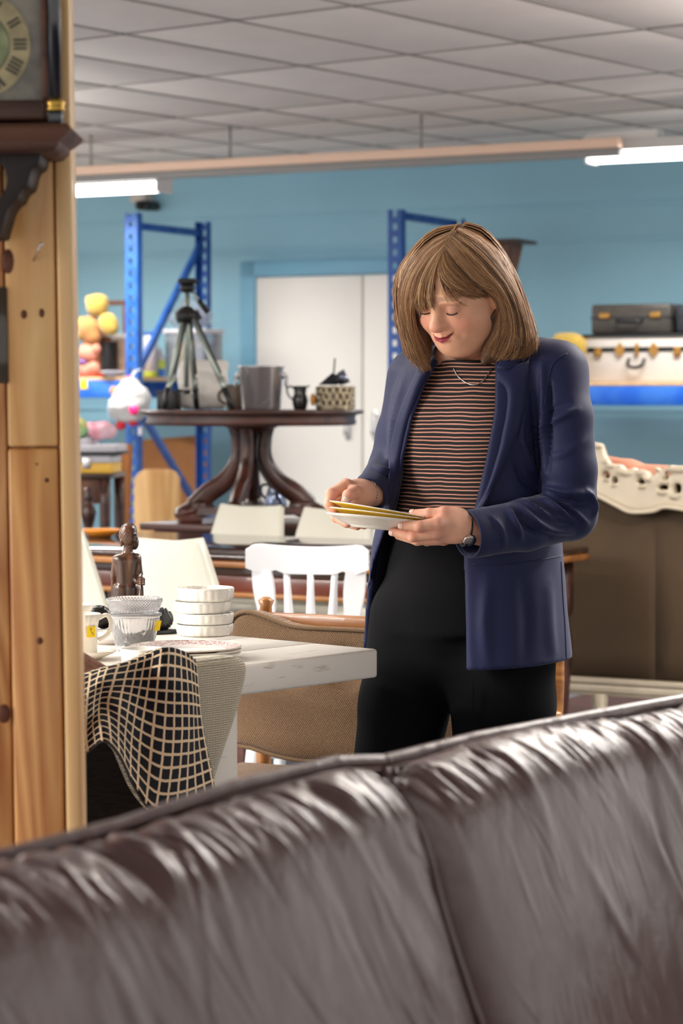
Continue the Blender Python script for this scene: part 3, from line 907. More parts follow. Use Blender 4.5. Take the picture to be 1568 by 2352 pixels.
# top rail: curved plank
g0, g1 = [], []
for u in np.linspace(0, 1, 19):
    s_ = 2 * u - 1
    x = -0.188 + 0.376 * u; y = -0.05 * (1 - s_ * s_) * -1.0 - 0.0
    zt = 0.820 + 0.014 * s_ * s_ - 0.02 * max(0, abs(s_) - 0.86) / 0.14
    arch = 0.010 * (math.exp(-((abs(s_) - 0.55) / 0.09) ** 2))
    zb = 0.748 + arch + 0.012 * max(0, abs(s_) - 0.8) / 0.2 - 0.006 * (1 - s_ * s_)
    g0.append([(x, y - 0.011, zb), (x, y - 0.0125, (zb + zt) / 2), (x, y - 0.011, zt - 0.004), (x, y - 0.005, zt), (x, y + 0.005, zt), (x, y + 0.011, zt - 0.004), (x, y + 0.0125, (zb + zt) / 2), (x, y + 0.011, zb)])
ring = np.array(g0); b = MB(); b.grid(ring, closeu=True); n8 = len(ring) * 8
b.f += [tuple(range(7, -1, -1)), tuple(range(n8 - 8, n8))]; b.sm += [False, False]
b.build('top_rail', M_whitewood, tw, auto=40)
for s_, x1 in ((-1, -0.115), (1, 0.115)):
    zz = np.linspace(0.755, 0.45, 12)
    w_ = 0.027 + 0.008 * np.sin(np.linspace(0, 2 * PI, 12) + 0.6) - 0.003
    xs = np.linspace(s_ * 0.145, x1, 12); ys = np.linspace(0.02, 0.05, 12)
    R = np.array([[(x - w, y - 0.011, z), (x + w, y - 0.011, z), (x + w, y + 0.011, z), (x - w, y + 0.011, z)] for x, y, z, w in zip(xs, ys, zz, w_)])
    b = MB(); b.grid(R[::-1], closeu=True); b.build('back_post', M_whitewood, tw, auto=40)
for x0, x1 in ((-0.075, -0.058), (-0.0, 0.0), (0.075, 0.058)):
    zz = np.array([0.755, 0.70, 0.60, 0.545, 0.54, 0.53, 0.52, 0.515, 0.50, 0.45])
    rr_ = np.array([0.010, 0.011, 0.016, 0.017, 0.0125, 0.0185, 0.0185, 0.0125, 0.017, 0.012])
    tt = (0.755 - zz) / 0.305
    b = MB(); b.tube(np.stack([x0 + (x1 - x0) * tt, 0.045 + 0.005 * tt, zz], 1), rr_, 12); b.build('spindle', M_whitewood, tw)
f = Field((-0.24, -0.02, 0.41), (0.24, 0.46, 0.47), 0.007); f.rbox((0, 0.22, 0.437), (0.42, 0.42, 0.034), 0.015); f.ell((0, 0.24, 0.47), (0.16, 0.15, 0.018), 0.01, 's')
sdf_obj('seat', f, M_whitewood, tw, world=False)
for qx in (-1, 1):
    for qy in (0, 1):
        b = MB(); a_ = np.array([qx * 0.16, 0.08 + 0.29 * qy, 0.425]); e_ = np.array([qx * 0.205, 0.0 + 0.44 * qy, 0.0])
        tt = np.array([0, 0.15, 0.3, 0.5, 0.75, 1.0]); b.tube(a_ + (e_ - a_) * tt[:, None], [0.016, 0.019, 0.022, 0.02, 0.018, 0.014], 12); b.build('leg', M_whitewood, tw)
for e_ in ([(-0.185, 0.04, 0.2), (-0.185, 0.40, 0.2)], [(0.185, 0.04, 0.2), (0.185, 0.40, 0.2)], [(-0.185, 0.22, 0.2), (0.185, 0.22, 0.2)]):
    b = MB(); b.tube(e_, 0.011, 8); b.build('stretcher', M_whitewood, tw)

# ------------------------------------------------------------------ side table behind, with the pedestal table on top of it
DP = 10.0; kP = DP / FOC
ctr = W(577, 1190, DP)
tB = thing('side_table', 'low dark table at the back carrying the round pedestal table', 'table', (ctr[0] + 0.05, 10.08, 0), TA_ROT)
b = MB(); b.box((0.0, 0, 0.735), (0.78, 0.70, 0.03), 0.006); b.build('tabletop', M_darkwood, tB)
b = MB(); b.box((0, 0, 0.67), (0.70, 0.6, 0.10), 0.004); b.build('apron', M_darkwood, tB)
for qx in (-1, 1):
    for qy in (-1, 1):
        b = MB(); b.bar((qx * 0.32, qy * 0.27, 0.65), (qx * 0.32, qy * 0.27, 0), 0.05, 0.05, 0.004); b.build('leg', M_darkwood, tB)
ZB = 0.75
ZPT = W(577, 941, DP)[2]
tp = thing('pedestal_table', 'round dark mahogany pedestal table on scrolled legs and paw feet, stood on another table', 'table', (ctr[0], DP, ZB), -0.1)
HT = ZPT - ZB
Rt = (835 - 318) / 2 * kP
b = MB(); b.lathe([(0.001, HT - 0.02), (Rt - 0.02, HT - 0.02), (Rt - 0.004, HT - 0.016), (Rt, HT - 0.009), (Rt - 0.004, HT - 0.001), (Rt - 0.015, HT), (0.001, HT)], 72); b.build('tabletop', M_darkwood, tp)
b = MB(); b.lathe([(Rt - 0.05, HT - 0.064), (Rt - 0.035, HT - 0.062), (Rt - 0.03, HT - 0.05), (Rt - 0.036, HT - 0.035), (Rt - 0.03, HT - 0.02)], 72)
b.lathe([(0.001, HT - 0.06), (Rt - 0.05, HT - 0.064)], 72); b.build('frieze', M_darkwood, tp)
b = MB(); b.lathe([(0.001, HT - 0.095), (0.05, HT - 0.095), (0.10, HT - 0.075), (0.13, HT - 0.062), (0.001, HT - 0.06)], 32); b.build('top_block', M_darkwood, tp)
pr = [(0.07, HT - 0.065), (0.055, HT - 0.11), (0.05, HT - 0.18), (0.068, HT - 0.24), (0.115, HT - 0.30), (0.18, HT - 0.345), (0.235, 0.068)]
for ang in (PI * 1.0 + 0.25, PI * 1.5 - 0.15, 0.12, PI * 0.5 + 0.1):
    c_, s_ = math.cos(ang), math.sin(ang)
    P_ = spline([(r * c_, r * s_, z) for r, z in pr], 30)
    b = MB()
    R_ = []
    tdir = np.gradient(P_, axis=0); tdir /= np.linalg.norm(tdir, axis=1)[:, None]
    side = np.array([-s_, c_, 0])
    for q, (pt, td) in enumerate(zip(P_, tdir)):
        nn = np.cross(td, side); w = 0.028 + 0.006 * q / 29; h = 0.03 + 0.016 * q / 29
        sec = []
        for a in np.arange(14) / 14 * 2 * PI:
            rr2 = 1.0 - 0.16 * (math.cos(3 * a) > 0.3)
            sec.append(pt + side * w * math.cos(a) * rr2 + nn * h * math.sin(a) * rr2)
        R_.append(sec)
    b.grid(np.array(R_), closeu=True); b.build('scroll_leg', M_darkwood, tp)
    f = Field((-0.09, -0.07, -0.002), (0.12, 0.07, 0.12), 0.005)
    f.ell((-0.02, 0, 0.065), (0.062, 0.042, 0.045), 0.02); f.ell((0.035, 0, 0.045), (0.05, 0.045, 0.03), 0.02)
    for q in (-0.028, -0.01, 0.01, 0.028): f.cone((0.03, q, 0.05), (0.075, q * 1.1, 0.034), 0.014, 0.011, 0.008)
    f.rbox((0.02, 0, 0.016), (0.10, 0.085, 0.032), 0.008, 0.006)
    o = sdf_obj('paw_foot', f, M_darkwood, tp, world=False); o.location = (0.235 * c_, 0.235 * s_, 0.0); o.rotation_euler = (0, 0, ang)
# concave-sided base plinth
out = []
for k in range(4):
    a0 = (PI * 1.0 + 0.25, PI * 1.5 - 0.15, PI * 2 + 0.12, PI * 2.5 + 0.1)[k]; a1 = (PI * 1.5 - 0.15, PI * 2 + 0.12, PI * 2.5 + 0.1, PI * 3 + 0.25)[k]
    for u in np.linspace(0, 1, 10)[:-1]:
        r = 0.29 - 0.13 * math.sin(PI * u); a = a0 + (a1 - a0) * u; out.append((r * math.cos(a), r * math.sin(a)))
b = MB(); b.prism(out, (0, 0, 0.034), (1, 0, 0), (0, 1, 0), (0, 0, 1), 0.03); b.build('base_plinth', M_darkwood, tp)


def onp(px, py, dd=0.0):
    """point on the pedestal table's top under pixel px, dd deeper than its centre"""
    q = W(px, py, DP + dd); return np.array([q[0], q[1], ZPT])


# tripod
M_alu = mat('tripod_grey_metal', rgb(168, 178, 168), rough=0.35, metal=0.6)
tt = thing('camera_tripod', 'grey and black camera tripod standing on the left of the round table', 'tripod', onp(428, 940), 0)


def tl(px, py, dy=0.0):
    q = W(px, py, DP + dy); return np.array([q[0], q[1], q[2]])


TOPZ = tl(428, 725)
for (fx, fy, dy) in ((376, 942, -0.12), (535, 938, -0.14), (452, 938, 0.08)):
    foot = onp(fx, fy, dy); foot[2] += 0.004
    b = MB(); top = tl(428 + (fx - 428) * 0.12, 728, dy * 0.15)
    m1 = top + (foot - top) * 0.80
    b.tube([top, m1], 0.010, 10)
    b.tube([m1 - (foot - top) * 0.14 + (0.006, 0, 0), m1], 0.012, 10)
    lg = b.build('leg', M_alu, tt, world=True)
    b = MB(); b.tube([m1 - (foot - top) * 0.02, foot], [0.015, 0.011], 10, True); b.build('rubber_foot', M_black, lg, world=True)
    b = MB(); b.bar(top + (foot - top) * 0.05 + (0.012, 0, 0), top + (foot - top) * 0.62 + (0.012, 0, 0), 0.008, 0.012); b.build('leg_channel', M_black, lg, world=True)
b = MB(); b.tube([tl(428, 890), tl(430, 660)], 0.011, 10); b.build('centre_column', M_alu, tt, world=True)
b = MB(); b.tube([tl(428, 742), tl(428, 733), tl(428, 722), tl(429, 712), tl(429, 704)], [0.036, 0.045, 0.05, 0.036, 0.02], 14); b.tube([tl(404, 720), tl(428, 716)], 0.012, 8); b.bar(tl(446, 715), tl(458, 735), 0.02, 0.03); b.build('shoulder', M_black, tt, world=True)
b = MB(); b.tube([tl(430, 672), tl(430, 662), tl(430, 652)], [0.022, 0.034, 0.026], 14); b.box(tl(431, 646), (0.075, 0.07, 0.022), 0.006); b.bar(tl(408, 646), tl(420, 650), 0.02, 0.012); b.bar(tl(442, 644), tl(456, 652), 0.016, 0.012); b.build('pan_head', M_black, tt, world=True)
b = MB(); b.tube([tl(440, 668), tl(458, 694)], 0.006, 8); h_ = b.build('pan_handle', M_alu, tt, world=True)
b = MB(); b.tube([tl(456, 690), tl(478, 718)], 0.012, 10); b.build('grip', M_black, h_, world=True)
b = MB(); b.tube([tl(430, 895), tl(430, 905)], [0.016, 0.012], 10); b.bar(tl(405, 896), tl(436, 900), 0.01, 0.01); b.build('column_hook', M_black, tt, world=True)
# dark box behind the tripod's left foot, clear-wrapped beige bag
M_bag = mat('bag_beige_wrap', rgb(234, 228, 220), rough=0.28, var=0.08, vscale=10, bump=0.5, bscale=14, bdist=0.02, coat=0.4)
f = Field((-0.12, -0.09, -0.01), (0.12, 0.09, 0.24), 0.007)
f.rbox((0, 0, 0.095), (0.205, 0.13, 0.185), 0.03); f.rbox((0.01, 0, 0.19), (0.20, 0.08, 0.035), 0.016, 0.03)
f.cone((-0.1, -0.02, 0.175), (0.1, -0.03, 0.168), 0.006, 0.006, 0.012, 's')
o = sdf_obj('wrapped_bag', f, M_bag, disp=lambda V: np.stack([0.003 * np.sin(V[:, 2] * 50 + V[:, 0] * 20), 0.004 * np.sin(V[:, 2] * 60 + V[:, 0] * 25), 0 * V[:, 0]], 1))
o.location = tuple(onp(466, 940, 0.24) + (0, 0, 0.0)); o.scale = (1, 1, 1)
tag(o, 'beige bag wrapped in clear plastic behind the tripod legs', 'bag')
t = thing('small_box', 'small black box between the left tripod foot and wrapped bag', 'box', onp(388, 940, 0.12), -0.2)
b = MB(); b.box((0, 0, 0.035), (0.085, 0.08, 0.07), 0.004); b.build('body', M_black, t); b = MB(); b.box((0, 0, 0.074), (0.09, 0.085, 0.012), 0.004); b.build('lid', mat('box_lid_grey', rgb(50, 54, 60), rough=0.4), t)
# brown pot, ice bucket, jug, pierced basket with coal scuttle
M_steel = mat('polished_steel', rgb(205, 203, 205), rough=0.25, metal=0.85, rvar=0.1, vscale=3)
t = thing('brown_pot', 'brown stoneware pot half hidden behind the steel ice bucket', 'pot', onp(545, 940, 0.10), 0)
b = MB(); b.lathe([(0.001, 0), (0.04, 0), (0.047, 0.01), (0.05, 0.09), (0.046, 0.105), (0.042, 0.105), (0.042, 0.02), (0.001, 0.016)], 24); b.build('body', mat('stoneware_brown', rgb(110, 92, 76), rough=0.5, var=0.3, vscale=20), t)
b = MB(); b.tube(spline([(-0.047, 0, 0.085), (-0.075, 0, 0.07), (-0.075, 0, 0.04), (-0.05, 0, 0.025)], 12), 0.006, 8); b.build('handle', mat('stoneware_brown'), t)
t = thing('ice_bucket', 'polished steel ice bucket with two side handles on the round table', 'bucket', onp(599, 940, -0.02), 0)
hb = 100 * kP
b = MB(); b.lathe([(0.001, 0), (0.076, 0), (0.081, 0.006), (0.092, hb - 0.012), (0.098, hb - 0.004), (0.098, hb), (0.092, hb), (0.086, hb - 0.014), (0.07, 0.012), (0.001, 0.01)], 40); b.build('body', M_steel, t)
for q in (-1, 1):
    b = MB(); b.sphere((q * 0.092, 0, hb * 0.78), (0.015, 0.02, 0.016), 10); hd = b.build('handle_mount', M_steel, t)
    b = MB(); a_ = np.linspace(0, 2 * PI, 20, endpoint=False); b.tube(np.stack([q * 0.104 + 0.004 * np.cos(a_) * q, 0.024 * np.cos(a_), hb * 0.66 + 0.026 * np.sin(a_)], 1), 0.0035, 6, closed=True); b.build('ring', M_steel, hd)
M_jug = mat('pewter_black', rgb(34, 32, 28), rough=0.25, coat=0.4)
t = thing('black_jug', 'small black glazed jug with a looped handle right of the ice bucket', 'jug', onp(689, 940), 0)
b = MB(); b.lathe([(0.001, 0), (0.024, 0), (0.028, 0.008), (0.034, 0.035), (0.03, 0.055), (0.024, 0.066), (0.028, 0.092), (0.029, 0.098), (0.026, 0.097), (0.021, 0.066), (0.001, 0.03)], 28); b.build('body', M_jug, t)
b = MB(); b.tube(spline([(-0.026, 0, 0.09), (-0.045, 0, 0.097), (-0.055, 0, 0.08), (-0.045, 0, 0.055), (-0.031, 0, 0.042)], 14), 0.0045, 8); b.build('handle', mat('jug_handle', rgb(150, 150, 150), rough=0.25, metal=0.8), t)
b = MB(); b.bar((0.026, 0, 0.092), (0.04, 0, 0.1), 0.02, 0.006, 0.002); b.build('spout', M_jug, t)
# pierced metal basket: openwork panel of rings
M_pierce = mat('pierced_silver', rgb(176, 164, 140), rough=0.3, metal=0.9)
t = thing('pierced_basket', 'round pierced metal openwork basket holding a small coal scuttle', 'basket', onp(770, 940, -0.05), 0)
rb_, hb2 = 0.078, 0.094
b = MB(); b.lathe([(0.001, 0), (rb_, 0), (rb_ + 0.003, 0.004), (rb_, 0.009), (0.001, 0.008)], 36); b.build('base', M_pierce, t)
b = MB(); a_ = np.linspace(0, 2 * PI, 40, endpoint=False)
for z in (0.012, hb2): b.tube(np.stack([rb_ * np.cos(a_), rb_ * np.sin(a_), np.full(40, z)], 1), 0.004, 6, closed=True)
b.build('rim', M_pierce, t)
b = MB(); th = np.linspace(0, 2 * PI, 12, endpoint=False)
for r_ in range(3):
    for k in range(17):
        a0 = (k + 0.5 * (r_ % 2)) / 17 * 2 * PI; zc = 0.026 + r_ * 0.0265
        aa = a0 + 0.0135 / rb_ * np.cos(th); b.tube(np.stack([rb_ * np.cos(aa), rb_ * np.sin(aa), zc + 0.0135 * np.sin(th)], 1), 0.0042, 5, closed=True)
b.build('openwork', M_pierce, t)['kind'] = 'stuff'
b = MB(); b.sphere((-0.092, -0.01, 0.042), (0.012, 0.026, 0.026), 12); b.build('tassel', mat('tan_leather', rgb(206, 142, 70), rough=0.6), t)
# liner so the basket has a light inside, scuttle rests on it
b = MB(); b.lathe([(0.001, 0.012), (rb_ - 0.012, 0.012), (rb_ - 0.010, hb2 - 0.004), (rb_ - 0.016, hb2 - 0.004), (rb_ - 0.02, 0.02), (0.001, 0.02)], 32); b.build('liner', mat('liner_cream', rgb(150, 132, 108), rough=0.6), t)
P = onp(763, 940, -0.05); P[2] += hb2 + 0.004
t = thing('coal_scuttle', 'miniature black coal scuttle with a tall hoop handle, tipped in the pierced basket', 'scuttle', P, 0)
M_sc = mat('scuttle_black', rgb(24, 26, 32), rough=0.25, metal=0.4)
R_ = roty(-0.45)
b = MB(); b.prism([(-0.058, 0.0), (0.02, 0.0), (0.05, 0.022), (-0.0, 0.05)], (0, 0.03, 0.004), (1, 0, 0), (0, 0, 1), (0, -1, 0), 0.06, bevel=0.004); b.build('body', M_sc, t)
b = MB(); b.lathe([(0.022, 0), (0.028, 0.02), (0.03, 0.045), (0.026, 0.045), (0.02, 0.004)], 20, (0.02, 0, 0.022), rot=roty(1.1)); b.build('mouth', mat('scuttle_grey', rgb(120, 124, 140), rough=0.25, metal=0.8), t)
b = MB(); b.tube(spline([(0.004, -0.028, 0.03), (0.008, -0.024, 0.08), (0.010, 0, 0.112), (0.008, 0.024, 0.08), (0.004, 0.028, 0.03)], 22), 0.0035, 8); b.build('handle', M_sc, t)
b = MB(); b.sphere((0.045, 0, 0.05), 0.008, 8); b.tube([(0.045, 0, 0.03), (0.045, 0, 0.065)], 0.003, 6); b.build('knob', M_sc, t)
# blue-grey jug on the plinth of the pedestal table
q = W(630, 1162, DP - 0.02)
t = thing('blue_jug', 'blue grey metal jug under the round table, between its legs', 'jug', (q[0], DP + 0.1, ZB + 0.066), 0)
b = MB(); b.lathe([(0.001, 0), (0.048, 0), (0.05, 0.006), (0.036, 0.05), (0.028, 0.075), (0.03, 0.095), (0.026, 0.095), (0.022, 0.075), (0.001, 0.02)], 24); b.build('body', mat('jug_blue', rgb(120, 128, 150), rough=0.2, metal=0.8), t)
b = MB(); b.tube(spline([(-0.028, 0, 0.088), (-0.055, 0, 0.085), (-0.06, 0, 0.055), (-0.043, 0, 0.03)], 12), 0.006, 8); b.build('handle', mat('jug_navy', rgb(40, 48, 80), rough=0.3), t)
b = MB(); b.lathe([(0.029, 0.093), (0.031, 0.1), (0.016, 0.112), (0.001, 0.114)], 20); b.build('lid', mat('jug_navy'), t)

# ------------------------------------------------------------------ left background: washstand, boxes, boards
DL = 11.6
q0 = W(185, 1085, DL); q1 = W(264, 1085, DL); xl0, xl1 = q0[0] - 0.25, q1[0] + 0.0
t = thing('washstand', 'dark wooden stand at the left carrying a yellow storage box', 'table', ((xl0 + xl1) / 2, DL + 0.2, 0), -0.1)
wz = W(230, 1088, DL)[2]; ww = xl1 - xl0
b = MB(); b.box((0, 0, wz - 0.012), (ww, 0.42, 0.024), 0.004); b.build('top', M_darkwood, t)
b = MB(); b.box((0, -0.17, wz - 0.085), (ww - 0.04, 0.02, 0.12), 0.003); b.build('apron', M_brownwood, t)
for qx in (-1, 1):
    for qy in (-1, 1):
        b = MB(); b.lathe([(0.016, 0), (0.024, 0.05), (0.016, 0.1), (0.022, 0.3), (0.028, wz - 0.15), (0.028, wz - 0.02)], 12, (qx * (ww / 2 - 0.03), qy * 0.18, 0), caps=True); b.build('leg', M_darkwood, t)
q = W(226, 1084, DL)
q = W(262, 1084, DL)
t = thing('storage_box', 'yellow and white plastic box with a metal latch on the dark washstand', 'box', (q[0] - 0.22, DL + 0.16, wz), -0.1)
bw = 0.36; z1 = W(0, 1062, DL)[2] - W(0, 1086, DL)[2]; z2 = W(0, 1043, DL)[2] - W(0, 1086, DL)[2]
b = MB(); b.box((0.04, 0, z1 / 2), (bw, 0.26, z1), 0.008); b.build('base', mat('box_yellow', rgb(246, 196, 84), rough=0.45), t)
b = MB(); b.box((0.04, 0, (z1 + z2) / 2), (bw, 0.26, z2 - z1), 0.008); b.build('lid', M_wplast, t)
b = MB(); b.box((0.1, -0.136, z1 + 0.002), (0.04, 0.014, 0.055), 0.004); b.build('latch', M_steel, t)
zz = wz + z2
t = thing('white_tray', 'white tray with a dark rim lying on the yellow box', 'tray', (q[0] - 0.255, DL + 0.16, zz), -0.1)
b = MB(); b.box((0.06, 0, 0.006), (0.46, 0.30, 0.012), 0.003); b.build('rim', M_blackband, t)
b = MB(); b.box((0.06, 0, 0.03), (0.44, 0.29, 0.036), 0.008); b.box((-0.02, 0, 0.06), (0.32, 0.26, 0.03), 0.008); b.build('linen', M_wplast, t)
zz += 0.077
P = W(215, 1010, DL)
for nm, lb, px_, r_, m_ in (('folded_cloth', 'bundle of crumpled pink cloth on the white tray', 224, (0.075, 0.08, 0.045), mat('cloth_pink', rgb(226, 130, 150), rough=0.9, var=0.5, vscale=14, vcol=rgb(240, 216, 226))),
                      ('folded_cloth', 'bundle of yellow cloth at the left of the pink bundle', 168, (0.055, 0.08, 0.055), mat('cloth_yellow', rgb(244, 214, 110), rough=0.9, var=0.4, vscale=12, vcol=rgb(120, 200, 150)))):
    Q = W(px_, 1015, DL); f = Field((-0.12, -0.1, -0.01), (0.12, 0.1, 0.1), 0.008); f.ell((0, 0, r_[2] * 0.8), r_, 0.01); f.ell((0.03, -0.02, r_[2] * 0.9), np.array(r_) * 0.6, 0.02); f.ell((-0.03, -0.02, r_[2] * 1.1), np.array(r_) * 0.6, 0.02)
    o = sdf_obj(nm, f, m_, disp=lambda V: 0.004 * np.sin(V[:, [1, 2, 0]] * 80)); o.location = (Q[0], DL + 0.16, zz); tag(o, lb, 'cloth')
# dark turned finial chair at left
q = W(215, 1200, 10.6)
t = thing('turned_post_chair', 'dark chair with turned finial posts behind the left cream chair', 'chair', (q[0] - 0.19, 10.8, 0), -0.1)
zf = W(215, 1118, 10.6)[2]
for qx in (-1, 1):
    b = MB(); b.lathe([(0.016, 0), (0.02, 0.2), (0.018, 0.42), (0.02, zf - 0.25), (0.012, zf - 0.2), (0.03, zf - 0.14), (0.036, zf - 0.11), (0.024, zf - 0.075), (0.014, zf - 0.06), (0.028, zf - 0.05), (0.014, zf - 0.035), (0.02, zf - 0.02), (0.014, zf - 0.004), (0.001, zf)], 16, (qx * 0.19, -0.2, 0)); b.build('back_post', M_darkwood, t)
    b = MB(); b.lathe([(0.016, 0), (0.02, 0.2), (0.018, 0.42)], 12, (qx * 0.19, 0.18, 0), caps=True); b.build('leg', M_darkwood, t)
b = MB(); b.bar((-0.18, -0.2, zf - 0.1), (0.18, -0.2, zf - 0.1), 0.02, 0.07, 0.004); b.build('back_rail', M_darkwood, t)
b = MB(); b.box((0, 0, 0.44), (0.42, 0.42, 0.04), 0.01); b.build('seat', M_darkwood, t)
for nm, lb, px_, py_, m_ in (('orange_bowl', 'orange bowl glimpsed beyond the dark turned post', 232, 1204, mat('bowl_orange', rgb(240, 150, 50), rough=0.4)),):
    q = W(px_, py_, 9.0)
    b = MB(); b.lathe([(0.001, 0), (0.04, 0), (0.07, 0.02), (0.075, 0.028), (0.068, 0.026), (0.03, 0.008), (0.001, 0.006)], 24); o = b.build(nm, m_)
    Pw = np.array(wmat(tA)) @ np.array([-0.62, 0.36, 0.752, 1]); o.location = (q[0], TA_C[1] + 0.47, 0.7505); tag(o, lb, 'bowl')


def lean_board(name, label, cat, quad, d, m, thick=0.018, round_=0.0, base=0.0):
    """flat board whose outline follows the pixel quad, leaning back from the floor"""
    P = np.array([W(x, y, d) for x, y in quad])
    o0 = P.mean(0); ax = np.array([1.0, 0, 0]); ay = np.array([0, 0, 1.0])
    out = [((p - o0) @ ax, (p - o0) @ ay) for p in P]
    zlow = min(q[1] for q in out)
    out = [(x, (base - o0[2]) if abs(y - zlow) < 0.03 else y) for x, y in out]
    b = MB(); b.prism(out, (0, 0, o0[2]), ax, ay, (0, 1, 0), thick, bevel=0.003)
    o = b.build(name, m); o.location = (o0[0], o0[1], 0); o.rotation_euler = (-0.06, 0, 0)
    return tag(o, label, cat)


lean_board('wooden_plank', 'orange brown pine plank leaning at a slant left of the blue post', 'plank', [(248, 1208), (284, 1208), (302, 1022), (272, 1016)], 12.2, wood('wood_orange', rgb(176, 112, 54), rgb(140, 82, 36), 5, 'Z', 0.5), 0.03)
lean_board('hardboard_panel', 'large brown hardboard panel leaning inside the left rack', 'panel', [(318, 1205), (482, 1205), (480, 998), (320, 1010)], 15.5, mat('hardboard', rgb(164, 112, 66), rough=0.8, var=0.12, vscale=4), 0.02, base=0.30)
lean_board('wooden_board', 'pale round-cornered wooden board standing before the hardboard panel', 'board', [(306, 1208), (412, 1208), (412, 1100), (404, 1086), (392, 1078), (330, 1078), (316, 1086), (306, 1100)], 12.9, wood('wood_pale', rgb(204, 166, 112), rgb(170, 128, 76), 3, 'Z', 0.45), 0.03)
# bag of white soft toys hung on the front post of the left rack
s_, z_, d_ = wall_at(303, 925, RACK_O + 0.12); kk = d_ / FOC
P = wl(s_, RACK_O + 0.12, z_)
t = thing('toy_bag', 'clear bag of white soft toys hung on the left rack post', 'bag', P, WROT)
f = Field((-0.17, -0.12, -0.2), (0.17, 0.10, 0.2), 0.007)
f.ell((0, -0.02, 0.0), (0.13, 0.075, 0.12), 0.03); f.ell((-0.06, -0.03, -0.03), (0.075, 0.07, 0.08), 0.02); f.ell((0.06, -0.03, 0.02), (0.075, 0.07, 0.085), 0.02); f.ell((0.0, -0.02, 0.12), (0.05, 0.04, 0.03), 0.04)
sdf_obj('bag_body', f, mat('bag_white', rgb(200, 199, 198), rough=0.35, var=0.12, vscale=12, coat=0.4, bump=0.4, bscale=30, bdist=0.01), t, world=False, disp=lambda V: 0.004 * np.sin(V[:, [1, 2, 0]] * 70))
b = MB(); b.sphere((0.075, -0.098, -0.045), (0.034, 0.018, 0.03), 12); b.build('pink_heart', mat('pink_hot', rgb(240, 30, 120), rough=0.5), t)
b = MB(); b.sphere((0.0, -0.03, 0.145), (0.022, 0.02, 0.016), 10); b.sphere((-0.065, -0.02, -0.135), (0.034, 0.03, 0.03), 10); b.sphere((0.02, -0.02, -0.12), (0.03, 0.03, 0.022), 10); b.build('red_patches', mat('red_toy', rgb(200, 40, 54), rough=0.7), t)
b = MB(); b.tube(spline([(-0.14, -0.02, 0.02), (-0.15, -0.025, -0.04), (-0.14, -0.02, -0.1), (-0.148, -0.02, -0.15)], 14), [0.012] * 14, 8, flat=0.3); b.build('strap_end', mat('strap_grey', rgb(198, 208, 218), rough=0.6), t)
b = MB(); b.tube([(0.0, -0.02, 0.14), (0, 0.04, 0.19), (0, 0.10, 0.2)], 0.006, 6); b.build('cord', M_wplast, t)
b = MB(); b.sphere((-0.13, 0.0, 0.07), (0.025, 0.03, 0.03), 10); b.build('ear', M_plusho, t)
b = MB(); b.box((0.075, -0.03, -0.17), (0.028, 0.004, 0.05), 0.002); b.build('tag', M_wplast, t)

# ------------------------------------------------------------------ white farmhouse table
def painted(name, base, worn, scale=30, amt=0.62):
    if name in MATS: return MATS[name]
    m = bpy.data.materials.new(name); MATS[name] = m; m.use_nodes = True
    nt = m.node_tree; b_ = nt.nodes['Principled BSDF']; N = nt.nodes.new; L = nt.links.new
    b_.inputs['Roughness'].default_value = 0.42
    tc = N('ShaderNodeTexCoord'); mp = N('ShaderNodeMapping'); mp.inputs['Scale'].default_value = (0.14, 1, 1)
    L(tc.outputs['Object'], mp.inputs[0])
    n1 = N('ShaderNodeTexNoise'); n1.inputs['Scale'].default_value = scale * 3; n1.inputs['Detail'].default_value = 6
    n2 = N('ShaderNodeTexNoise'); n2.inputs['Scale'].default_value = scale * 0.5; n2.inputs['Detail'].default_value = 3
    L(mp.outputs[0], n1.inputs['Vector']); L(tc.outputs['Object'], n2.inputs['Vector'])
    r1 = N('ShaderNodeValToRGB'); r1.color_ramp.elements[0].position = amt; r1.color_ramp.elements[1].position = amt + 0.12
    L(n1.outputs[0], r1.inputs[0])
    mu = N('ShaderNodeMath'); mu.operation = 'MULTIPLY'; L(r1.outputs[0], mu.inputs[0]); L(n2.outputs[0], mu.inputs[1])
    mx = N('ShaderNodeMix'); mx.data_type = 'RGBA'; mx.inputs[6].default_value = (*base, 1); mx.inputs[7].default_value = (*worn, 1)
    L(mu.outputs[0], mx.inputs[0]); L(mx.outputs[2], b_.inputs['Base Color'])
    bp = N('ShaderNodeBump'); bp.inputs['Strength'].default_value = 0.25; bp.inputs['Distance'].default_value = 0.001
    L(n1.outputs[0], bp.inputs['Height']); L(bp.outputs[0], b_.inputs['Normal'])
    return m


M_paint = painted('table_white_paint', rgb(240, 233, 222), rgb(150, 124, 96))
TZ = 0.76
K = W(868, 1483, 4.83)[:2]
AX = np.array([0.66, 0.751]); BX = np.array([-0.751, 0.66])
WL, WWd = 1.4, 0.88
TC = K - AX * WL / 2 + BX * WWd / 2
TROT = math.atan2(AX[1], AX[0])
tW = thing('white_table', 'white painted wooden table with a thick worn top, laid with crockery', 'table', (*TC, 0), TROT)
nb = 5
for k in range(nb):
    w_ = WWd / nb
    b = MB(); b.box((0, -WWd / 2 + w_ * (k + 0.5), TZ - 0.029), (WL, w_ - 0.0006, 0.058), 0.006 if k in (0,) else 0.001); b.build('top_plank', M_paint, tW)
for qx in (-1, 1):
    for qy in (-1, 1):
        b = MB(); b.box(((WL / 2 - 0.42) if qx > 0 else -(WL / 2 - 0.12), qy * (WWd / 2 - 0.07), (TZ - 0.058) / 2), (0.085, 0.085, TZ - 0.06), 0.004); b.build('leg', M_paint, tW)
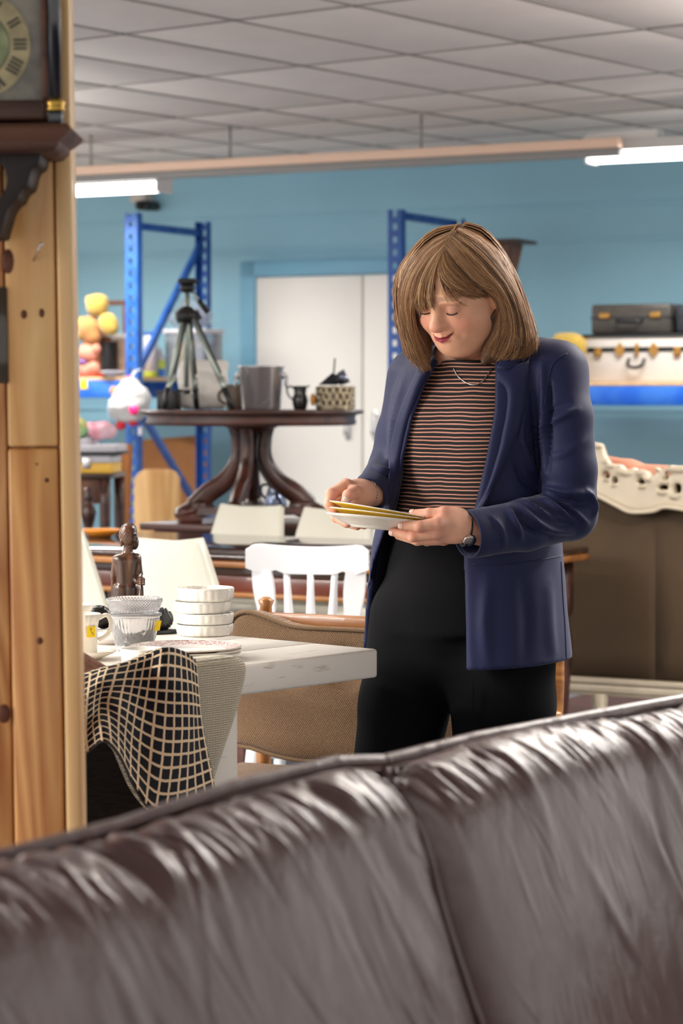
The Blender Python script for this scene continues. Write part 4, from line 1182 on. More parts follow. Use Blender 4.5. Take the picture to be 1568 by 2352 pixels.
for qy in (-1, 1):
    b = MB(); b.box((-0.15, qy * (WWd / 2 - 0.07), TZ - 0.10), (WL - 0.63, 0.022, 0.08), 0.002); b.build('apron', M_paint, tW)


def ont(px, py, z=TZ):
    """point of the table plane under a pixel"""
    r = raydir(px, py); t = (z - CAM_Z) / r[2]; p = r * t
    return np.array([p[0], p[1], z])


M_china = mat('china_white', rgb(242, 238, 228), rough=0.16, coat=0.3)
M_chinac = mat('china_cream', rgb(244, 236, 220), rough=0.2, coat=0.3)
# stack of four fluted bowls
P = ont(470, 1458)
kb = P[1] / FOC
z = TZ + 0.0005
for k, (dx, hh, lb) in enumerate(((0, 0.0215, 'white fluted bowl at the bottom of the stack of bowls'), (0.001, 0.0215, 'white fluted bowl second from the bottom of the bowl stack'),
                                  (-0.006, 0.0225, 'white fluted bowl second from the top, pushed left in the stack'), (0.002, 0.026, 'white fluted bowl on top of the stack, its inside showing'))):
    t = thing('bowl', lb, 'bowl', (P[0] + dx, P[1], z), 0.3 * k, 'white fluted bowls')
    r0 = 0.0605
    b = MB(); b.lathe([(0.001, 0.0), (r0 * 0.90, 0.0), (r0 * 0.955, 0.002), (r0 * 0.985, hh * 0.4), (r0 * 1.0, hh - 0.003), (r0 * 1.0, hh), (r0 * 0.955, hh), (r0 * 0.93, hh * 0.6), (r0 * 0.86, 0.006), (0.001, 0.006)], 120,
                      ripple=lambda a: 1 + 0.022 * np.abs(np.sin(a * 12)) - 0.012)
    b.build('bowl_body', M_china, t)
    b = MB(); a_ = np.linspace(0, 2 * PI, 60, endpoint=False); b.tube(np.stack([r0 * 0.978 * np.cos(a_), r0 * 0.978 * np.sin(a_), np.full(60, hh)], 1), 0.0022, 6, closed=True); b.build('rim', M_china, t)
    z += hh + 0.0025
# three plates with a red transfer border
Mp = mat('plate_transfer', rgb(246, 240, 232), rough=0.15, coat=0.3)
m_ = bpy.data.materials.new('plate_red_border'); MATS['plate_red_border'] = m_; m_.use_nodes = True
nt = m_.node_tree; N = nt.nodes.new; L = nt.links.new; pb = nt.nodes['Principled BSDF']; pb.inputs['Roughness'].default_value = 0.15
tc = N('ShaderNodeTexCoord'); vo = N('ShaderNodeTexVoronoi'); vo.inputs['Scale'].default_value = 150; L(tc.outputs['Object'], vo.inputs['Vector'])
nz = N('ShaderNodeTexNoise'); nz.inputs['Scale'].default_value = 210; nz.inputs['Detail'].default_value = 3; L(tc.outputs['Object'], nz.inputs['Vector'])
rp = N('ShaderNodeValToRGB'); rp.color_ramp.elements[0].position = 0.47; rp.color_ramp.elements[1].position = 0.56; L(nz.outputs[0], rp.inputs[0])
sp = N('ShaderNodeVectorMath'); sp.operation = 'MULTIPLY'; sp.inputs[1].default_value = (1, 1, 0); L(tc.outputs['Object'], sp.inputs[0])
ln = N('ShaderNodeVectorMath'); ln.operation = 'LENGTH'; L(sp.outputs[0], ln.inputs[0])
r2 = N('ShaderNodeValToRGB'); e = r2.color_ramp.elements; e[0].position = 0.655; e[0].color = (0, 0, 0, 1); e[1].position = 0.70; e[1].color = (1, 1, 1, 1)
mq = N('ShaderNodeMath'); mq.operation = 'MULTIPLY'; mq.inputs[1].default_value = 8.9; L(ln.outputs['Value'], mq.inputs[0]); L(mq.outputs[0], r2.inputs[0])
mu = N('ShaderNodeMath'); mu.operation = 'MULTIPLY'; L(rp.outputs[0], mu.inputs[0]); L(r2.outputs[0], mu.inputs[1])
m3 = N('ShaderNodeMath'); m3.operation = 'MULTIPLY'; m3.inputs[1].default_value = 0.7; L(mu.outputs[0], m3.inputs[0])
mx = N('ShaderNodeMix'); mx.data_type = 'RGBA'; mx.inputs[6].default_value = (*rgb(246, 240, 232), 1); mx.inputs[7].default_value = (*rgb(186, 74, 84), 1); L(m3.outputs[0], mx.inputs[0]); L(mx.outputs[2], pb.inputs['Base Color'])
P = ont(424, 1483, TZ + 0.025); r0 = 0.108; pz = 0.68
for k, lb in enumerate(('plain underside plate at the bottom of the patterned plate stack', 'plate in the middle of the patterned plate stack', 'plate with a red floral border on top of the stack of three')):
    t = thing('plate', lb, 'plate', (P[0] + 0.001 * k, P[1], TZ + 0.0006 + 0.0062 * k), 0.4 * k, 'red bordered plates on the white table')
    b = MB(); b.lathe([(0.001, 0.002), (0.05, 0.002), (0.052, 0.0), (0.062, 0.0), (0.066, 0.003), (r0 - 0.004, 0.0135), (r0, 0.016), (r0 - 0.0005, 0.0185), (r0 - 0.004, 0.0178), (0.076, 0.0095), (0.068, 0.0058), (0.001, 0.0056)], 64)
    b.v = [v * np.array([1, 1, pz]) for v in b.v]; b.build('plate_body', m_ if k == 2 else Mp, t)
    b = MB(); a_ = np.linspace(0, 2 * PI, 64, endpoint=False); b.tube(np.stack([(r0 - 0.001) * np.cos(a_), (r0 - 0.001) * np.sin(a_), np.full(64, 0.0168 * pz)], 1), 0.0015, 6, closed=True); b.build('rim', M_chinac, t)
# small white pot in front of the plates
P = ont(326, 1491, TZ + 0.034); P[2] = TZ
t = thing('ramekin', 'small white pot between the crystal vase and the checked throw', 'pot', P, 0)
b = MB(); b.lathe([(0.001, 0), (0.033, 0), (0.037, 0.004), (0.040, 0.030), (0.041, 0.034), (0.037, 0.034), (0.033, 0.006), (0.001, 0.005)], 40); b.build('pot_body', M_china, t)
b = MB(); a_ = np.linspace(0, 2 * PI, 40, endpoint=False); b.tube(np.stack([0.039 * np.cos(a_), 0.039 * np.sin(a_), np.full(40, 0.034)], 1), 0.0022, 6, closed=True); b.build('rim', M_china, t)

# crystal vase and crystal dish on it
M_glass = mat('cut_crystal', (0.97, 0.97, 0.98), rough=0.04, trans=0.88, ior=1.5, coat=0.3)


def cut(name, prof, n, fn, parent):
    prof = np.asarray(prof, float); k = len(prof); a = np.arange(n) / n * 2 * PI
    R = np.stack([prof[i, 0] * (1 + fn(a, i / (k - 1))) for i in range(k)])
    V = np.stack([R * np.cos(a), R * np.sin(a), np.repeat(prof[:, 1][:, None], n, 1)], -1)
    b = MB(); b.grid(V, closeu=True)
    return b.build(name, M_glass, parent)


P = ont(309, 1496)
hv = 0.072
t = thing('crystal_vase', 'cut crystal vase with fan pattern and a yellow sticker', 'vase', P, 0.2)


def tri_(x):
    return 2 * np.abs((x / PI) % 2 - 1) - 1


def vpat(a, v):
    tri = np.abs(((a * 5 / PI) % 2) - 1)                     # diamond panels
    fan = 0.028 * np.abs(tri_(a * 20)) * np.clip((v - 0.35 - 0.3 * tri) * 6, 0, 1)
    cross = 0.030 * (np.minimum(np.abs(tri_(a * 11 + v * 9)), np.abs(tri_(a * 11 - v * 9)))) * np.clip((0.35 + 0.3 * tri - v) * 8, 0, 1)
    return (fan + cross) * (v > 0.04) * (v < 0.88)


vz = np.linspace(0, 1, 60)
outer = [(0.035 + 0.016 * v ** 0.8 + (0.003 if v > 0.92 else 0), 0.004 + hv * v) for v in vz]
prof = [(0.001, 0.0), (0.034, 0.0)]
cut('vase_outer', outer, 400, vpat, t)
b = MB(); b.lathe([(0.001, 0.0), (0.033, 0.0), (0.035, 0.004)], 60); b.lathe([(outer[-1][0], outer[-1][1]), (0.049, hv + 0.005), (0.046, hv), (0.032, 0.016), (0.001, 0.014)], 60); b.build('vase_inner', M_glass, t)
a0 = -0.95
b = MB(); g_ = [[((0.046 + 0.016 * ((z_ / hv) ** 0.8 - 0.4)) * 1.13 * math.cos(a), (0.046 + 0.016 * ((z_ / hv) ** 0.8 - 0.4)) * 1.13 * math.sin(a), z_) for a in np.linspace(a0, a0 + 0.32, 5)] for z_ in (0.044, 0.054, 0.064)]
b.grid(g_); o = b.build('sticker', M_yellow, t); o['label'] = 'yellow price sticker'
t = thing('crystal_dish', 'shallow diamond cut crystal dish resting on the crystal vase', 'dish', (P[0], P[1], TZ + hv + 0.0065), 0)
vz = np.linspace(0, 1, 34)
outer = [(0.047 + 0.009 * v, 0.001 + 0.025 * v) for v in vz]
cut('dish_outer', outer, 520, lambda a, v: 0.035 * np.minimum(np.abs(tri_(a * 26 + v * 12)), np.abs(tri_(a * 26 - v * 12))) * (0.08 < v < 0.93), t)
b = MB(); b.lathe([(0.001, 0.0), (0.047, 0.001)], 60); b.lathe([(0.056, 0.026), (0.054, 0.028), (0.051, 0.026), (0.044, 0.007), (0.001, 0.006)], 60); b.build('dish_inner', M_glass, t)

M_num0 = mat('pencil', rgb(60, 56, 50), rough=0.7)
# ribbed mug on a saucer, second cup behind, papers
P = ont(192, 1514)
t = thing('saucer', 'cream saucer under the ribbed mug', 'saucer', (P[0] + 0.006, P[1], TZ), 0)
b = MB(); b.lathe([(0.001, 0), (0.026, 0), (0.03, 0.003), (0.052, 0.012), (0.056, 0.016), (0.053, 0.0165), (0.03, 0.008), (0.001, 0.007)], 48); b.build('saucer_body', M_chinac, t)
b = MB(); a_ = np.linspace(0, 2 * PI, 48, endpoint=False); b.tube(np.stack([0.055 * np.cos(a_), 0.055 * np.sin(a_), np.full(48, 0.0162)], 1), 0.0015, 6, closed=True); b.build('rim', M_chinac, t)
t = thing('mug', 'cream ribbed mug with a yellow sticker beside the pine cladding', 'mug', (P[0], P[1], TZ + 0.0085), 0.2)
b = MB(); b.lathe([(0.001, 0), (0.024, 0), (0.026, 0.004), (0.027, 0.05), (0.029, 0.062), (0.034, 0.079), (0.0325, 0.08), (0.028, 0.066), (0.024, 0.05), (0.022, 0.006), (0.001, 0.005)], 96, ripple=lambda a: 1 + 0.012 * np.cos(a * 24)); b.build('mug_body', M_chinac, t)
b = MB(); b.tube(spline([(0.029, 0.0, 0.07), (0.045, 0.0, 0.076), (0.053, 0.0, 0.06), (0.047, 0, 0.04), (0.028, 0, 0.028)], 18), 0.0042, 8); b.build('handle', M_chinac, t)
b = MB(); b.grid([[(0.0305 * math.cos(a), 0.0305 * math.sin(a), z_) for a in np.linspace(-1.45, -0.8, 6)] for z_ in (0.036, 0.047, 0.057)]); o = b.build('sticker', M_yellow, t); o['label'] = 'yellow price sticker with pencil figures'
for st_ in ([(-1.22, 0.0535), (-1.19, 0.051), (-1.15, 0.054)], [(-1.19, 0.051), (-1.20, 0.0485)], [(-1.15, 0.0465), (-1.10, 0.0445), (-1.06, 0.0450)], [(-1.03, 0.0405), (-1.04, 0.0435)]):
    bb = MB(); bb.tube([(0.0312 * math.cos(a), 0.0312 * math.sin(a), z_) for a, z_ in st_], 0.0005, 5); bb.build('pencil_mark', M_num0, o)
P2 = ont(182, 1460)
t = thing('cup', 'cream cup standing behind the ribbed mug', 'cup', P2, 0)
b = MB(); b.lathe([(0.001, 0), (0.02, 0), (0.023, 0.004), (0.026, 0.052), (0.031, 0.066), (0.029, 0.067), (0.023, 0.05), (0.019, 0.006), (0.001, 0.005)], 64); b.build('cup_body', M_chinac, t)
b = MB(); b.tube(spline([(-0.027, 0.0, 0.058), (-0.044, 0.0, 0.056), (-0.046, 0, 0.036), (-0.024, 0, 0.024)], 14), 0.0035, 8); b.build('handle', M_chinac, t)
for k, (px_, py_, lb) in enumerate(((258, 1479, 'pale oval dish lying left of the crystal vase'), (264, 1464, 'white oval dish behind the pale dish, left of the vase'))):
    P = ont(px_, py_); b = MB()
    b.lathe([(0.001, 0), (0.026, 0), (0.032, 0.004), (0.045, 0.012), (0.043, 0.0135), (0.03, 0.007), (0.001, 0.006)], 40, scale=(1.2, 0.8)); o = b.build('dish', (mat('china_grey', rgb(214, 204, 198), rough=0.3), M_china)[k]); o.location = tuple(P); tag(o, lb, 'dish')

# carved figure with a stick
DS = ont(293, 1446)[1]; kS = DS / FOC


def ws(px, py, dy=0.0):
    q = W(px, py, DS + dy); return q


t = thing('carved_figure', 'dark carved wooden figure of a thin old man with a stick, seen from behind', 'sculpture', ont(293, 1446), 0)
M_carv = wood('carved_wood', rgb(104, 66, 42), rgb(42, 25, 17), 9, 'Z', 0.33, coat=0.3)
f = Field(ws(240, 1446) + (-0.02, -0.06, -0.005), ws(345, 1195) + (0.02, 0.06, 0.01), 0.0018)
kk = kS
e_ = lambda x, y, dy, rx, ry, rz, k=0.003: f.ell(ws(x, y, dy), (rx * kk, ry * kk, rz * kk), k)
e_(294, 1229, 0, 21, 24, 27); e_(304, 1242, 0.004, 14, 15, 15); e_(309, 1252, 0.006, 8, 10, 11, 0.008); e_(296, 1215, 0, 18, 20, 15)
e_(312, 1236, -0.012, 4, 6, 11, 0.002); e_(279, 1246, -0.012, 4, 6, 10, 0.002)
f.cone(ws(295, 1248), ws(293, 1278), 10.5 * kk, 12 * kk, 0.003)
e_(276, 1284, 0, 18, 16, 13, 0.006); e_(307, 1284, 0, 17, 16, 13, 0.006)
f.cone(ws(283, 1290), ws(285, 1335), 20 * kk, 18 * kk, 0.006); f.cone(ws(302, 1290), ws(298, 1335), 17 * kk, 15 * kk, 0.006)
f.cone(ws(280, 1352), ws(277, 1400), 19 * kk, 15 * kk, 0.003); f.cone(ws(301, 1352), ws(303, 1400), 19 * kk, 15 * kk, 0.003)
f.cone(ws(277, 1400), ws(277, 1436), 14 * kk, 10 * kk, 0.006); f.cone(ws(302, 1400), ws(303, 1436), 14 * kk, 10 * kk, 0.006)
f.chain([ws(266, 1282), ws(260, 1325, 0.0), ws(262, 1370, 0.01), ws(264, 1390, 0.012)], [8 * kk, 6.5 * kk, 5.5 * kk, 6 * kk], 0.0015)
f.chain([ws(315, 1280), ws(320, 1318, 0.005), ws(314, 1334, -0.015), ws(324, 1337, -0.02)], [9 * kk, 8 * kk, 7 * kk, 7 * kk], 0.003)
f.cone(ws(291, 1275, -0.021), ws(291, 1335, -0.024), 2.5 * kk, 2.5 * kk, 0.01, 's')
f.rbox(ws(291, 1442) + (0, 0, 0.007), (0.075, 0.07, 0.012), 0.004, 0.002)
sdf_obj('figure_body', f, M_carv, t, disp=lambda V: (0.0007 * np.sin(V[:, :1] * 900 + V[:, 2:] * 500) * np.sin(V[:, 2:] * 1100) * (V[:, 2:] > ws(0, 1252)[2])) * np.array([[1.0, 1, 1]]))
b = MB(); b.tube([ws(324, 1330, -0.02), ws(325, 1360, -0.02), ws(328, 1444, -0.02)], [0.0042, 0.0045, 0.0035], 8); b.build('stick', M_carv, t, world=True)
b = MB(); b.sphere(ws(324, 1334, -0.022), (0.0085, 0.009, 0.01), 12)
for q in range(4): b.tube([ws(318, 1329 + 4 * q, -0.026), ws(325, 1329 + 4 * q, -0.033), ws(331, 1330 + 4 * q, -0.024)], 0.0028, 6)
b.build('hand', M_carv, t, world=True)

# black ribbed carving on a dark oval base, behind the vase
P = ont(310, 1455); DB = P[1]
t = thing('black_carving', 'black ribbed carving of a crouching animal on a flat base, half hidden by crystal vase', 'sculpture', (P[0], P[1], TZ), 0.05)
M_bc = mat('carving_black', rgb(26, 24, 26), rough=0.4, coat=0.2)
b = MB(); b.lathe([(0.001, 0), (0.07, 0), (0.074, 0.003), (0.072, 0.008), (0.001, 0.009)], 40, scale=(1.25, 0.55)); b.build('base', M_bc, t)
f = Field((-0.11, -0.05, 0.004), (0.11, 0.05, 0.075), 0.0025)
f.ell((0.0, 0, 0.028), (0.06, 0.026, 0.022), 0.01); f.ell((0.052, 0, 0.030), (0.03, 0.026, 0.026), 0.012); f.ell((-0.068, 0, 0.034), (0.02, 0.018, 0.024), 0.012)
f.ell((-0.079, 0, 0.05), (0.014, 0.014, 0.011), 0.008); f.cone((-0.07, -0.008, 0.052), (-0.066, -0.01, 0.060), 0.005, 0.002, 0.003); f.cone((-0.088, 0, 0.050), (-0.096, 0, 0.052), 0.006, 0.004, 0.004)
sdf_obj('animal', f, M_bc, t, world=False, disp=lambda V: np.stack([0 * V[:, 0], 0 * V[:, 0], 0.0018 * np.sin((V[:, 0] + V[:, 2] * 0.5) * 900) * (V[:, 0] > 0.03)], 1))

# ------------------------------------------------------------------ beige chair with the checked throw over its back
def weave(name, c1, c2, sc, bump=0.6, diag=False, rough=0.9):
    if name in MATS: return MATS[name]
    m = bpy.data.materials.new(name); MATS[name] = m; m.use_nodes = True
    nt = m.node_tree; b_ = nt.nodes['Principled BSDF']; N = nt.nodes.new; L = nt.links.new
    b_.inputs['Roughness'].default_value = rough; b_.inputs['Sheen Weight'].default_value = 0.15; b_.inputs['Specular IOR Level'].default_value = 0.25
    tc = N('ShaderNodeTexCoord'); sc2 = sc; mp = N('ShaderNodeMapping'); mp.inputs['Scale'].default_value = (sc, sc, sc)
    if diag: mp.inputs['Rotation'].default_value = (0, 0.6, 0)
    L(tc.outputs['Object'], mp.inputs[0])
    nzd = N('ShaderNodeTexNoise'); nzd.inputs['Scale'].default_value = sc * 0.12
    L(tc.outputs['Object'], nzd.inputs['Vector'])
    w1 = N('ShaderNodeTexWave'); w1.bands_direction = 'X'; w1.inputs['Scale'].default_value = 1; w1.inputs['Distortion'].default_value = 2.5; w1.inputs['Detail'].default_value = 2
    w2 = N('ShaderNodeTexWave'); w2.bands_direction = 'Z'; w2.inputs['Scale'].default_value = 1; w2.inputs['Distortion'].default_value = 2.5; w2.inputs['Detail'].default_value = 2
    L(mp.outputs[0], w1.inputs['Vector']); L(mp.outputs[0], w2.inputs['Vector'])
    mu = N('ShaderNodeMath'); mu.operation = 'MULTIPLY'; L(w1.outputs['Fac'], mu.inputs[0]); L(w2.outputs['Fac'], mu.inputs[1])
    rp = N('ShaderNodeValToRGB'); rp.color_ramp.elements[0].position = 0.02; rp.color_ramp.elements[1].position = 0.5
    rp.color_ramp.elements[0].color = (*c2, 1); rp.color_ramp.elements[1].color = (*c1, 1)
    L(mu.outputs[0], rp.inputs[0]); L(rp.outputs[0], b_.inputs['Base Color'])
    bp = N('ShaderNodeBump'); bp.inputs['Strength'].default_value = bump; bp.inputs['Distance'].default_value = 0.002
    L(mu.outputs[0], bp.inputs['Height']); L(bp.outputs[0], b_.inputs['Normal'])
    return m


M_beige = weave('weave_beige', rgb(232, 222, 200), rgb(140, 132, 112), 78)
CR = np.array([-0.165, 4.36])         # right end of the back
cdir = -AX                            # runs to the left and towards us


def cpl(px, py, off=0.0):
    """point on the plane of the chair back (off towards us)"""
    r = raydir(px, py); n = -BX; t = ((CR + n * off) @ n) / (r[:2] @ n); p = r * t
    return np.array([p[0], p[1], p[2] + CAM_Z])


edge = [(440, 1517), (520, 1509), (556, 1507), (572, 1512), (581, 1528), (578, 1556), (566, 1610), (548, 1668), (530, 1720), (512, 1775), (498, 1830), (489, 1880)]
out = [((cpl(x, y)[:2] - CR) @ AX, cpl(x, y)[2]) for x, y in edge]
mid = -0.24
outl = [((cpl(x, y)[:2] - CR) @ AX, cpl(x, y)[2]) for x, y in ((352, 1880), (338, 1800), (312, 1735), (280, 1700), (235, 1680), (190, 1670), (120, 1660), (60, 1640), (40, 1610), (70, 1596), (130, 1586), (230, 1566), (310, 1546), (390, 1524))]
outline = out + outl
tC = thing('upholstered_chair', 'beige woven upholstered chair with its back to us under the checked throw', 'chair', (*(CR + AX * mid), 0), TROT)
outline = [(x - mid, z) for x, z in outline]
f = Field((-0.36, -0.08, 0.38), (0.36, 0.14, 0.90), 0.008)
pts_ = np.array(outline)


def poly_sdf(X, Z, poly):
    d = np.full(np.broadcast(X, Z).shape, 1e9); s = np.ones(d.shape)
    n = len(poly)
    for i in range(n):
        a, b2 = poly[i], poly[i - 1]; ex, ez = b2[0] - a[0], b2[1] - a[1]; wx, wz = X - a[0], Z - a[1]
        t = np.clip((wx * ex + wz * ez) / (ex * ex + ez * ez + 1e-12), 0, 1); bx, bz = wx - ex * t, wz - ez * t
        d = np.minimum(d, bx * bx + bz * bz)
        c1, c2, c3 = Z >= a[1], Z < b2[1], ex * wz > ez * wx
        fl = (c1 & c2 & c3) | (~c1 & ~c2 & ~c3); s = np.where(fl, -s, s)
    return s * np.sqrt(d)


def slab(f, poly, y0, y1, rad, bow=None, k=0.0):
    """rounded extrusion of a 2-D outline in x, z between y0 and y1"""
    lo = (poly[:, 0].min(), y0, poly[:, 1].min()); hi = (poly[:, 0].max(), y1, poly[:, 1].max())

    def fn(X, Y, Z):
        d2 = poly_sdf(X, Z, poly) + rad
        yc = (y0 + y1) / 2; hh = (y1 - y0) / 2 - rad
        yy = np.abs(Y - yc - (bow(X, Z) if bow else 0)) - hh
        return np.sqrt(np.maximum(d2, 0) ** 2 + np.maximum(yy, 0) ** 2) + np.minimum(np.maximum(d2, yy), 0) - rad
    f.apply(fn, np.array(lo) - 0.03, np.array(hi) + 0.03, k)


slab(f, pts_, 0.0, 0.075, 0.028)
sdf_obj('backrest', f, M_beige, tC, world=False)
b = MB(); b.tube([(x, 0.0, 0.796) for x in np.linspace(-0.05, 0.20, 16)], 0.0022, 6); b.build('seam', M_beige, tC)
b = MB(); b.box((-0.06, 0.30, 0.43), (0.42, 0.44, 0.11), 0.04); b.build('seat', M_beige, tC)
for qx in (-1, 1):
    for qy in (0.08, 0.50):
        b = MB(); b.bar((qx * 0.2, qy, 0.38), (qx * 0.22, qy, 0), 0.035, 0.035, 0.003); b.build('leg', M_darkwood, tC)

# the throw: black squares in a cream grid (the checks are woven colour)
m = bpy.data.materials.new('throw_checked'); MATS['throw_checked'] = m; m.use_nodes = True
nt = m.node_tree; pb = nt.nodes['Principled BSDF']; N = nt.nodes.new; L = nt.links.new; pb.inputs['Roughness'].default_value = 0.95; pb.inputs['Specular IOR Level'].default_value = 0.2
uvn = N('ShaderNodeUVMap'); uvn.uv_map = 'UVMap'
nz = N('ShaderNodeTexNoise'); nz.inputs['Scale'].default_value = 3; L(uvn.outputs[0], nz.inputs['Vector'])
va = N('ShaderNodeVectorMath'); va.operation = 'MULTIPLY_ADD'; va.inputs[1].default_value = (0.09, 0.09, 0); L(nz.outputs['Color'], va.inputs[0]); L(uvn.outputs[0], va.inputs[2])
sx = N('ShaderNodeSeparateXYZ'); L(va.outputs[0], sx.inputs[0])
prev = None
for k in (0, 1):
    fr = N('ShaderNodeMath'); fr.operation = 'FRACT'; L(sx.outputs[k], fr.inputs[0])
    lt = N('ShaderNodeMath'); lt.operation = 'LESS_THAN'; lt.inputs[1].default_value = 0.21; L(fr.outputs[0], lt.inputs[0])
    if prev is None: prev = lt
    else:
        mxx = N('ShaderNodeMath'); mxx.operation = 'MAXIMUM'; L(prev.outputs[0], mxx.inputs[0]); L(lt.outputs[0], mxx.inputs[1]); prev = mxx
mx = N('ShaderNodeMix'); mx.data_type = 'RGBA'; mx.inputs[6].default_value = (*rgb(24, 24, 32), 1); mx.inputs[7].default_value = (*rgb(222, 198, 164), 1)
L(prev.outputs[0], mx.inputs[0]); L(mx.outputs[2], pb.inputs['Base Color'])
vs = N('ShaderNodeVectorMath'); vs.operation = 'MULTIPLY'; vs.inputs[1].default_value = (9, 9, 0); L(uvn.outputs[0], vs.inputs[0])
ck = N('ShaderNodeTexChecker'); ck.inputs['Scale'].default_value = 1; L(vs.outputs[0], ck.inputs['Vector'])
bp = N('ShaderNodeBump'); bp.inputs['Strength'].default_value = 0.5; bp.inputs['Distance'].default_value = 0.001
ad = N('ShaderNodeMath'); ad.operation = 'MULTIPLY_ADD'; ad.inputs[1].default_value = 0.5; L(ck.outputs['Fac'], ad.inputs[0]); L(prev.outputs[0], ad.inputs[2]); L(ad.outputs[0], bp.inputs['Height']); L(bp.outputs[0], pb.inputs['Normal'])
M_throw = m
tops = [(120, 1582), (205, 1549), (250, 1534), (300, 1521), (345, 1504), (384, 1489), (424, 1498), (448, 1520)]
bots = [(120, 1790), (200, 1728), (238, 1702), (274, 1735), (307, 1805), (352, 1862), (424, 1856), (493, 1826)]
mids = [[(x0 + (x1 - x0) * v + bx * math.sin(PI * v), y0 + (y1 - y0) * v) for (x0, y0), (x1, y1), bx in zip(tops, bots, (0, -6, -14, -14, -6, 6, 4, -4))] for v in np.linspace(0, 1, 7)]
off = np.array([[.015, .02, .03, .035, .045, .06, .045, .012], [.03, .04, .055, .05, .05, .075, .055, .02], [.035, .06, .05, .055, .05, .06, .05, .02],
                [.04, .07, .05, .075, .055, .06, .05, .02], [.05, .06, .07, .08, .06, .065, .055, .022], [.06, .06, .09, .085, .065, .07, .06, .025], [.07, .07, .10, .10, .08, .075, .065, .03]])
ctrl = np.array([[cpl(x, y, off[i][j]) for j, (x, y) in enumerate(r)] for i, r in enumerate(mids)])
front = lattice(ctrl, 70, 90)
# over the top of the back and down inside
back = front[0][None] + np.array([[[*(BX * q), -h]] for q, h in ((0.02, 0.003), (0.045, 0.012), (0.068, 0.026), (0.086, 0.048), (0.095, 0.08), (0.098, 0.13))]).reshape(6, 1, 3)
sheet = np.concatenate([back[::-1], front])
uu = np.zeros(sheet.shape[:2] + (2,)); arc = np.cumsum(np.concatenate([[0], np.linalg.norm(np.diff(sheet[:, 60], axis=0), axis=1)]))
uu[..., 1] = (arc / 0.0215)[:, None]; wid = np.cumsum(np.concatenate([[0], np.linalg.norm(np.diff(sheet[30], axis=0), axis=1)])); uu[..., 0] = (wid / 0.0215)[None, :]
sheet = sheet + 0.0025 * np.sin(uu[..., :1] * 0.9 + uu[..., 1:] * 0.5) * np.array([0.5, -0.7, 0.2])
b = MB(); b.grid(sheet[:, ::-1])
tT = thing('throw', 'black throw with a cream check grid hung over the beige chair', 'throw', (*(CR + AX * mid), 0.78), 0)
o = b.build('cloth', M_throw, tT, world=True, uv=uu[:, ::-1].reshape(-1, 2))
md = o.modifiers.new('thickness', 'SOLIDIFY'); md.thickness = 0.004; md.offset = 0
b2 = MB(); b2.tube(front[-1][::3] , 0.0026, 6); b2.build('hem', mat('throw_hem', rgb(60, 54, 52), rough=0.95), tT, world=True)
# inner fold hanging in the shade below the arch
ctrl = np.array([[cpl(x, y, o_) for x, y, o_ in r] for r in (
    [(150, 1790, -.26), (210, 1780, -.3), (265, 1785, -.27), (330, 1800, -.28)], [(150, 1815, -.25), (215, 1812, -.29), (275, 1815, -.25), (350, 1830, -.28)], [(150, 1845, -.23), (215, 1850, -.28), (285, 1850, -.23), (360, 1870, -.27)], [(150, 1900, -.22), (215, 1905, -.26), (290, 1900, -.22), (370, 1900, -.26)])])
g_ = lattice(ctrl, 24, 36); u2 = np.zeros(g_.shape[:2] + (2,)); ii, jj = np.mgrid[0:24, 0:36]; u2[..., 0] = (ii * 0.5 + jj * 0.36) * 0.7; u2[..., 1] = (jj * 0.4 - ii * 0.45) * 0.7
b = MB(); b.grid(g_[:, ::-1]); o = b.build('inner_fold', M_throw, tT, world=True, uv=u2[:, ::-1].reshape(-1, 2)); md = o.modifiers.new('thickness', 'SOLIDIFY'); md.thickness = 0.004
P = cpl(262, 1812, -0.11)  # dark bundle added to fill the shaded hollow under the throw
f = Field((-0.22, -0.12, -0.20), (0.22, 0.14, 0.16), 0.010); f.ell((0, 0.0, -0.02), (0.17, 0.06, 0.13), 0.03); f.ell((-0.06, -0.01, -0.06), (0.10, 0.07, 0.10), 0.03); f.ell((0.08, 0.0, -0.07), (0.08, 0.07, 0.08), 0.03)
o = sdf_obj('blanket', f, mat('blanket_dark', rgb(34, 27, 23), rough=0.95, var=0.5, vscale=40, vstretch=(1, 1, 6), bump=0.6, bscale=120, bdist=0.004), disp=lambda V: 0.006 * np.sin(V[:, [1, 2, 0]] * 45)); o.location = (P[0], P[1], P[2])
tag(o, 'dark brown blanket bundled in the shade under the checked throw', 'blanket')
# brown knitted cushion corner on the chair
P = cpl(200, 1534, -0.05)
f = Field((-0.1, -0.08, -0.1), (0.1, 0.08, 0.08), 0.006); f.rbox((0, 0, 0), (0.15, 0.06, 0.12), 0.028, R=roty(0.55))
o = sdf_obj('knitted_cushion', f, mat('knit_brown', rgb(150, 108, 92), rough=0.95, var=0.4, vscale=220, bump=0.9, bscale=260, bdist=0.004)); o.location = (P[0] - 0.02, P[1], P[2] - 0.035)
tag(o, 'brown knitted cushion corner between the pine cladding and the throw', 'cushion')

# ------------------------------------------------------------------ brown upholstered chair behind the table
M_brown = weave('weave_brown', rgb(156, 124, 92), rgb(84, 62, 44), 76, diag=True)
M_honey = wood('wood_honey', rgb(176, 120, 62), rgb(130, 80, 38), 5, 'X', 0.3, coat=0.3)
BL = np.array([-0.250, 5.68]); bdir = -BX; bl = 0.47
AX2 = np.array([0.436, 0.9]); BX2 = np.array([-0.9, 0.436]); bdir = -BX2; bl = 0.62; T2 = math.atan2(AX2[1], AX2[0])
tB2 = thing('tub_chair', 'brown woven upholstered chair with piped edge and button, across the white table', 'chair', (*(BL + bdir * bl / 2), 0), T2 + PI / 2)
# local: x runs along BX, so -x is towards the picture's right; local y = -AX*... front face looks along -AX


